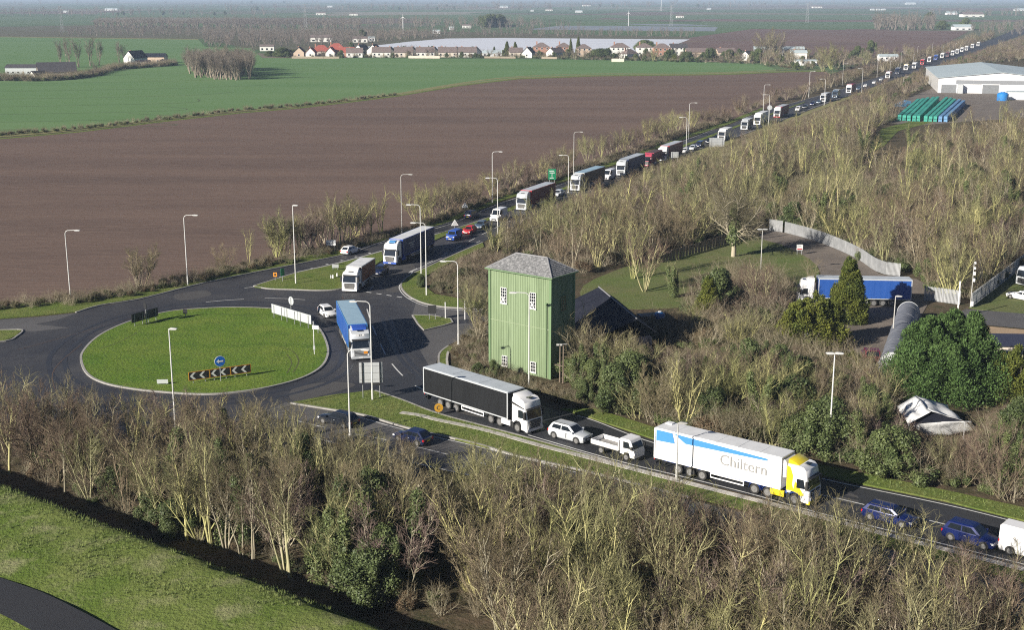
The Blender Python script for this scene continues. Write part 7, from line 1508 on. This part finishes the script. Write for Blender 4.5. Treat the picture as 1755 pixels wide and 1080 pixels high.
under([(1240, 106), (1400, 117), (1440, 120), (1500, 108), (1560, 92), (1420, 95), (1300, 99)], 7, [('fan', 3), ('s2', 3), ('s0', 3), ('ever', .8), ('willow', 1)], .5, 1.1, 'garden_shrubs', 'scrub and small trees near the road at the village end')
under([(490, 98.5), (700, 98), (900, 99), (1180, 106), (1180, 103), (900, 96), (700, 95), (490, 96)], 6, [('s3', 3), ('ever', 1.5), ('s0', 2)], .5, .9, 'garden_shrubs', 'dark garden hedges between the village houses')
# far tree masses
def farmass(poly, dist, smin, smax, lab, dark=0): mass(samples(poly, dist, rnd, maxn=2600), [('fr', 5), ('fr2', 5)]+([('ever', dark)] if dark else []), smin, smax, 'far_trees', lab)
farmass([(352, 68), (345, 61), (700, 60), (760, 63), (640, 72), (600, 77), (440, 80), (425, 80), (350, 79)], 11, .8, 1.1, 'grey orchard wood behind the village')
farmass([(100, 61), (130, 53), (600, 53), (900, 55), (1190, 57), (1185, 64), (700, 62), (430, 62)], 17, .7, 1.0, 'rows of orchard trees beyond the fields')
farmass([(160, 48), (165, 44), (330, 44), (620, 46), (620, 50), (330, 49)], 14, 1.2, 1.7, 'dark tree belt beyond the far left field')
farmass([(330, 42), (700, 38), (900, 40), (1000, 48), (880, 50), (620, 46), (400, 47)], 26, 1.0, 1.6, 'patchy woods beyond the orchards')
mass(samples([(825, 44), (860, 42.5), (862, 45), (830, 47)], 12, rnd, maxn=60), [('ever', 1)], 2.6, 3.6, 'far_trees', 'dark conifer plantation beyond the crop cover')
farmass([(1500, 51), (1600, 51), (1600, 46), (1500, 46)], 14, 1.8, 2.4, 'bare wood beyond the far ploughed field')
farmass([(1650, 52), (1755, 60), (1800, 50), (1755, 42), (1700, 44)], 20, .8, 1.2, 'tree belts by the far road')
for y0, y1, d, a, b in ((30.5, 32.5, 30, 1, 1.6), (24, 26.5, 40, 1.2, 2), (19.5, 21.5, 55, 1.2, 2.2), (14.5, 17.5, 75, 1.5, 2.6), (9, 12.5, 120, 2, 3.2), (4.5, 7.5, 220, 2.5, 3.8), (1, 3, 400, 3, 4.2)):
    poly = [(-60, y1), (-60, y0), (400, y0+.6), (900, y0-.4), (1300, y0+.5), (1810, y0), (1810, y1), (1300, y1-.3), (900, y1), (400, y1-.2)]
    pts = samples(poly, d, rnd, maxn=2400); 
    cs = [(rnd.uniform(-60, 1810), rnd.uniform(.02, .12)) for _ in range(14)]
    keep = [q for q in pts if math.sin(q[0]*.004/(1+q[1]*.0002)+q[1]*.0031)+math.sin(q[0]*.0017-q[1]*.0012+2) >= .35]
    mass(keep, [('fr', 5), ('fr2', 5), ('ever', .8)], a, b, 'far_trees', 'tree belts fading into the far plain')
def bkz(x, y_): return bank_z((Vector((x, y_, 0))-Vector((c0.x, c0.y, 0))).dot(bn_))
tf = MB(); rg_ = random.Random(8)
for i in range(26):
    a = rg_.uniform(0, 6.28); r_ = rg_.uniform(0, .3); x, y_ = r_*math.cos(a), r_*math.sin(a); h = rg_.uniform(.12, .4); b = rg_.uniform(0, 6.28); l_ = rg_.uniform(.03, .2); w = .018
    tf.add([(x-w*math.sin(b), y_+w*math.cos(b), -.02), (x+w*math.sin(b), y_-w*math.cos(b), -.02), (x+l_*math.cos(a), y_+l_*math.sin(a), h)], [(0, 1, 2)])
tuft = tf.mesh('grass_tuft', M['blade'])
gn_scatter('rough_grass', samples([(x, y) for x, y in isl0], .62, rnd), tuft, .25, .55, rnd, 'uneven grass on the roundabout island', lambda x, y_: .12)
bankpoly = [(-40, 840), (103, 878), (343, 964), (600, 1062), (700, 1100), (500, 1120), (220, 1090), (100, 1035), (0, 990), (-40, 980)]
pts = [q for q in samples(bankpoly, .42, rnd) if math.sin(q[0]*.5+q[1]*.9)+math.sin(q[0]*.23-q[1]*.31) > -.3 or rnd.random() < .25]
gn_scatter('rough_grass', pts, tuft, .35, 1.0, rnd, 'rough tufts of grass on the flood bank', bkz)
vpoly = [(560, 700), (600, 682), (643, 673), (690, 689), (750, 712), (830, 733), (912, 756), (888, 780), (813, 758), (700, 732), (625, 710)]
gn_scatter('rough_grass', samples(vpoly, .5, rnd), tuft, .4, .8, rnd, 'tufts of grass on the lower median', lambda x, y_: .11)
gn_scatter('rough_grass', samples([(960, 703), (1125, 738), (1400, 800), (1620, 846), (1755, 876), (1755, 892), (1620, 858), (1400, 812), (1125, 752), (1001, 713)], .5, rnd), tuft, .4, .9, rnd, 'tufts of grass on the verge above the main road', lambda x, y_: .1)
print('TREES', nA, nb_, len(near), len(rest))
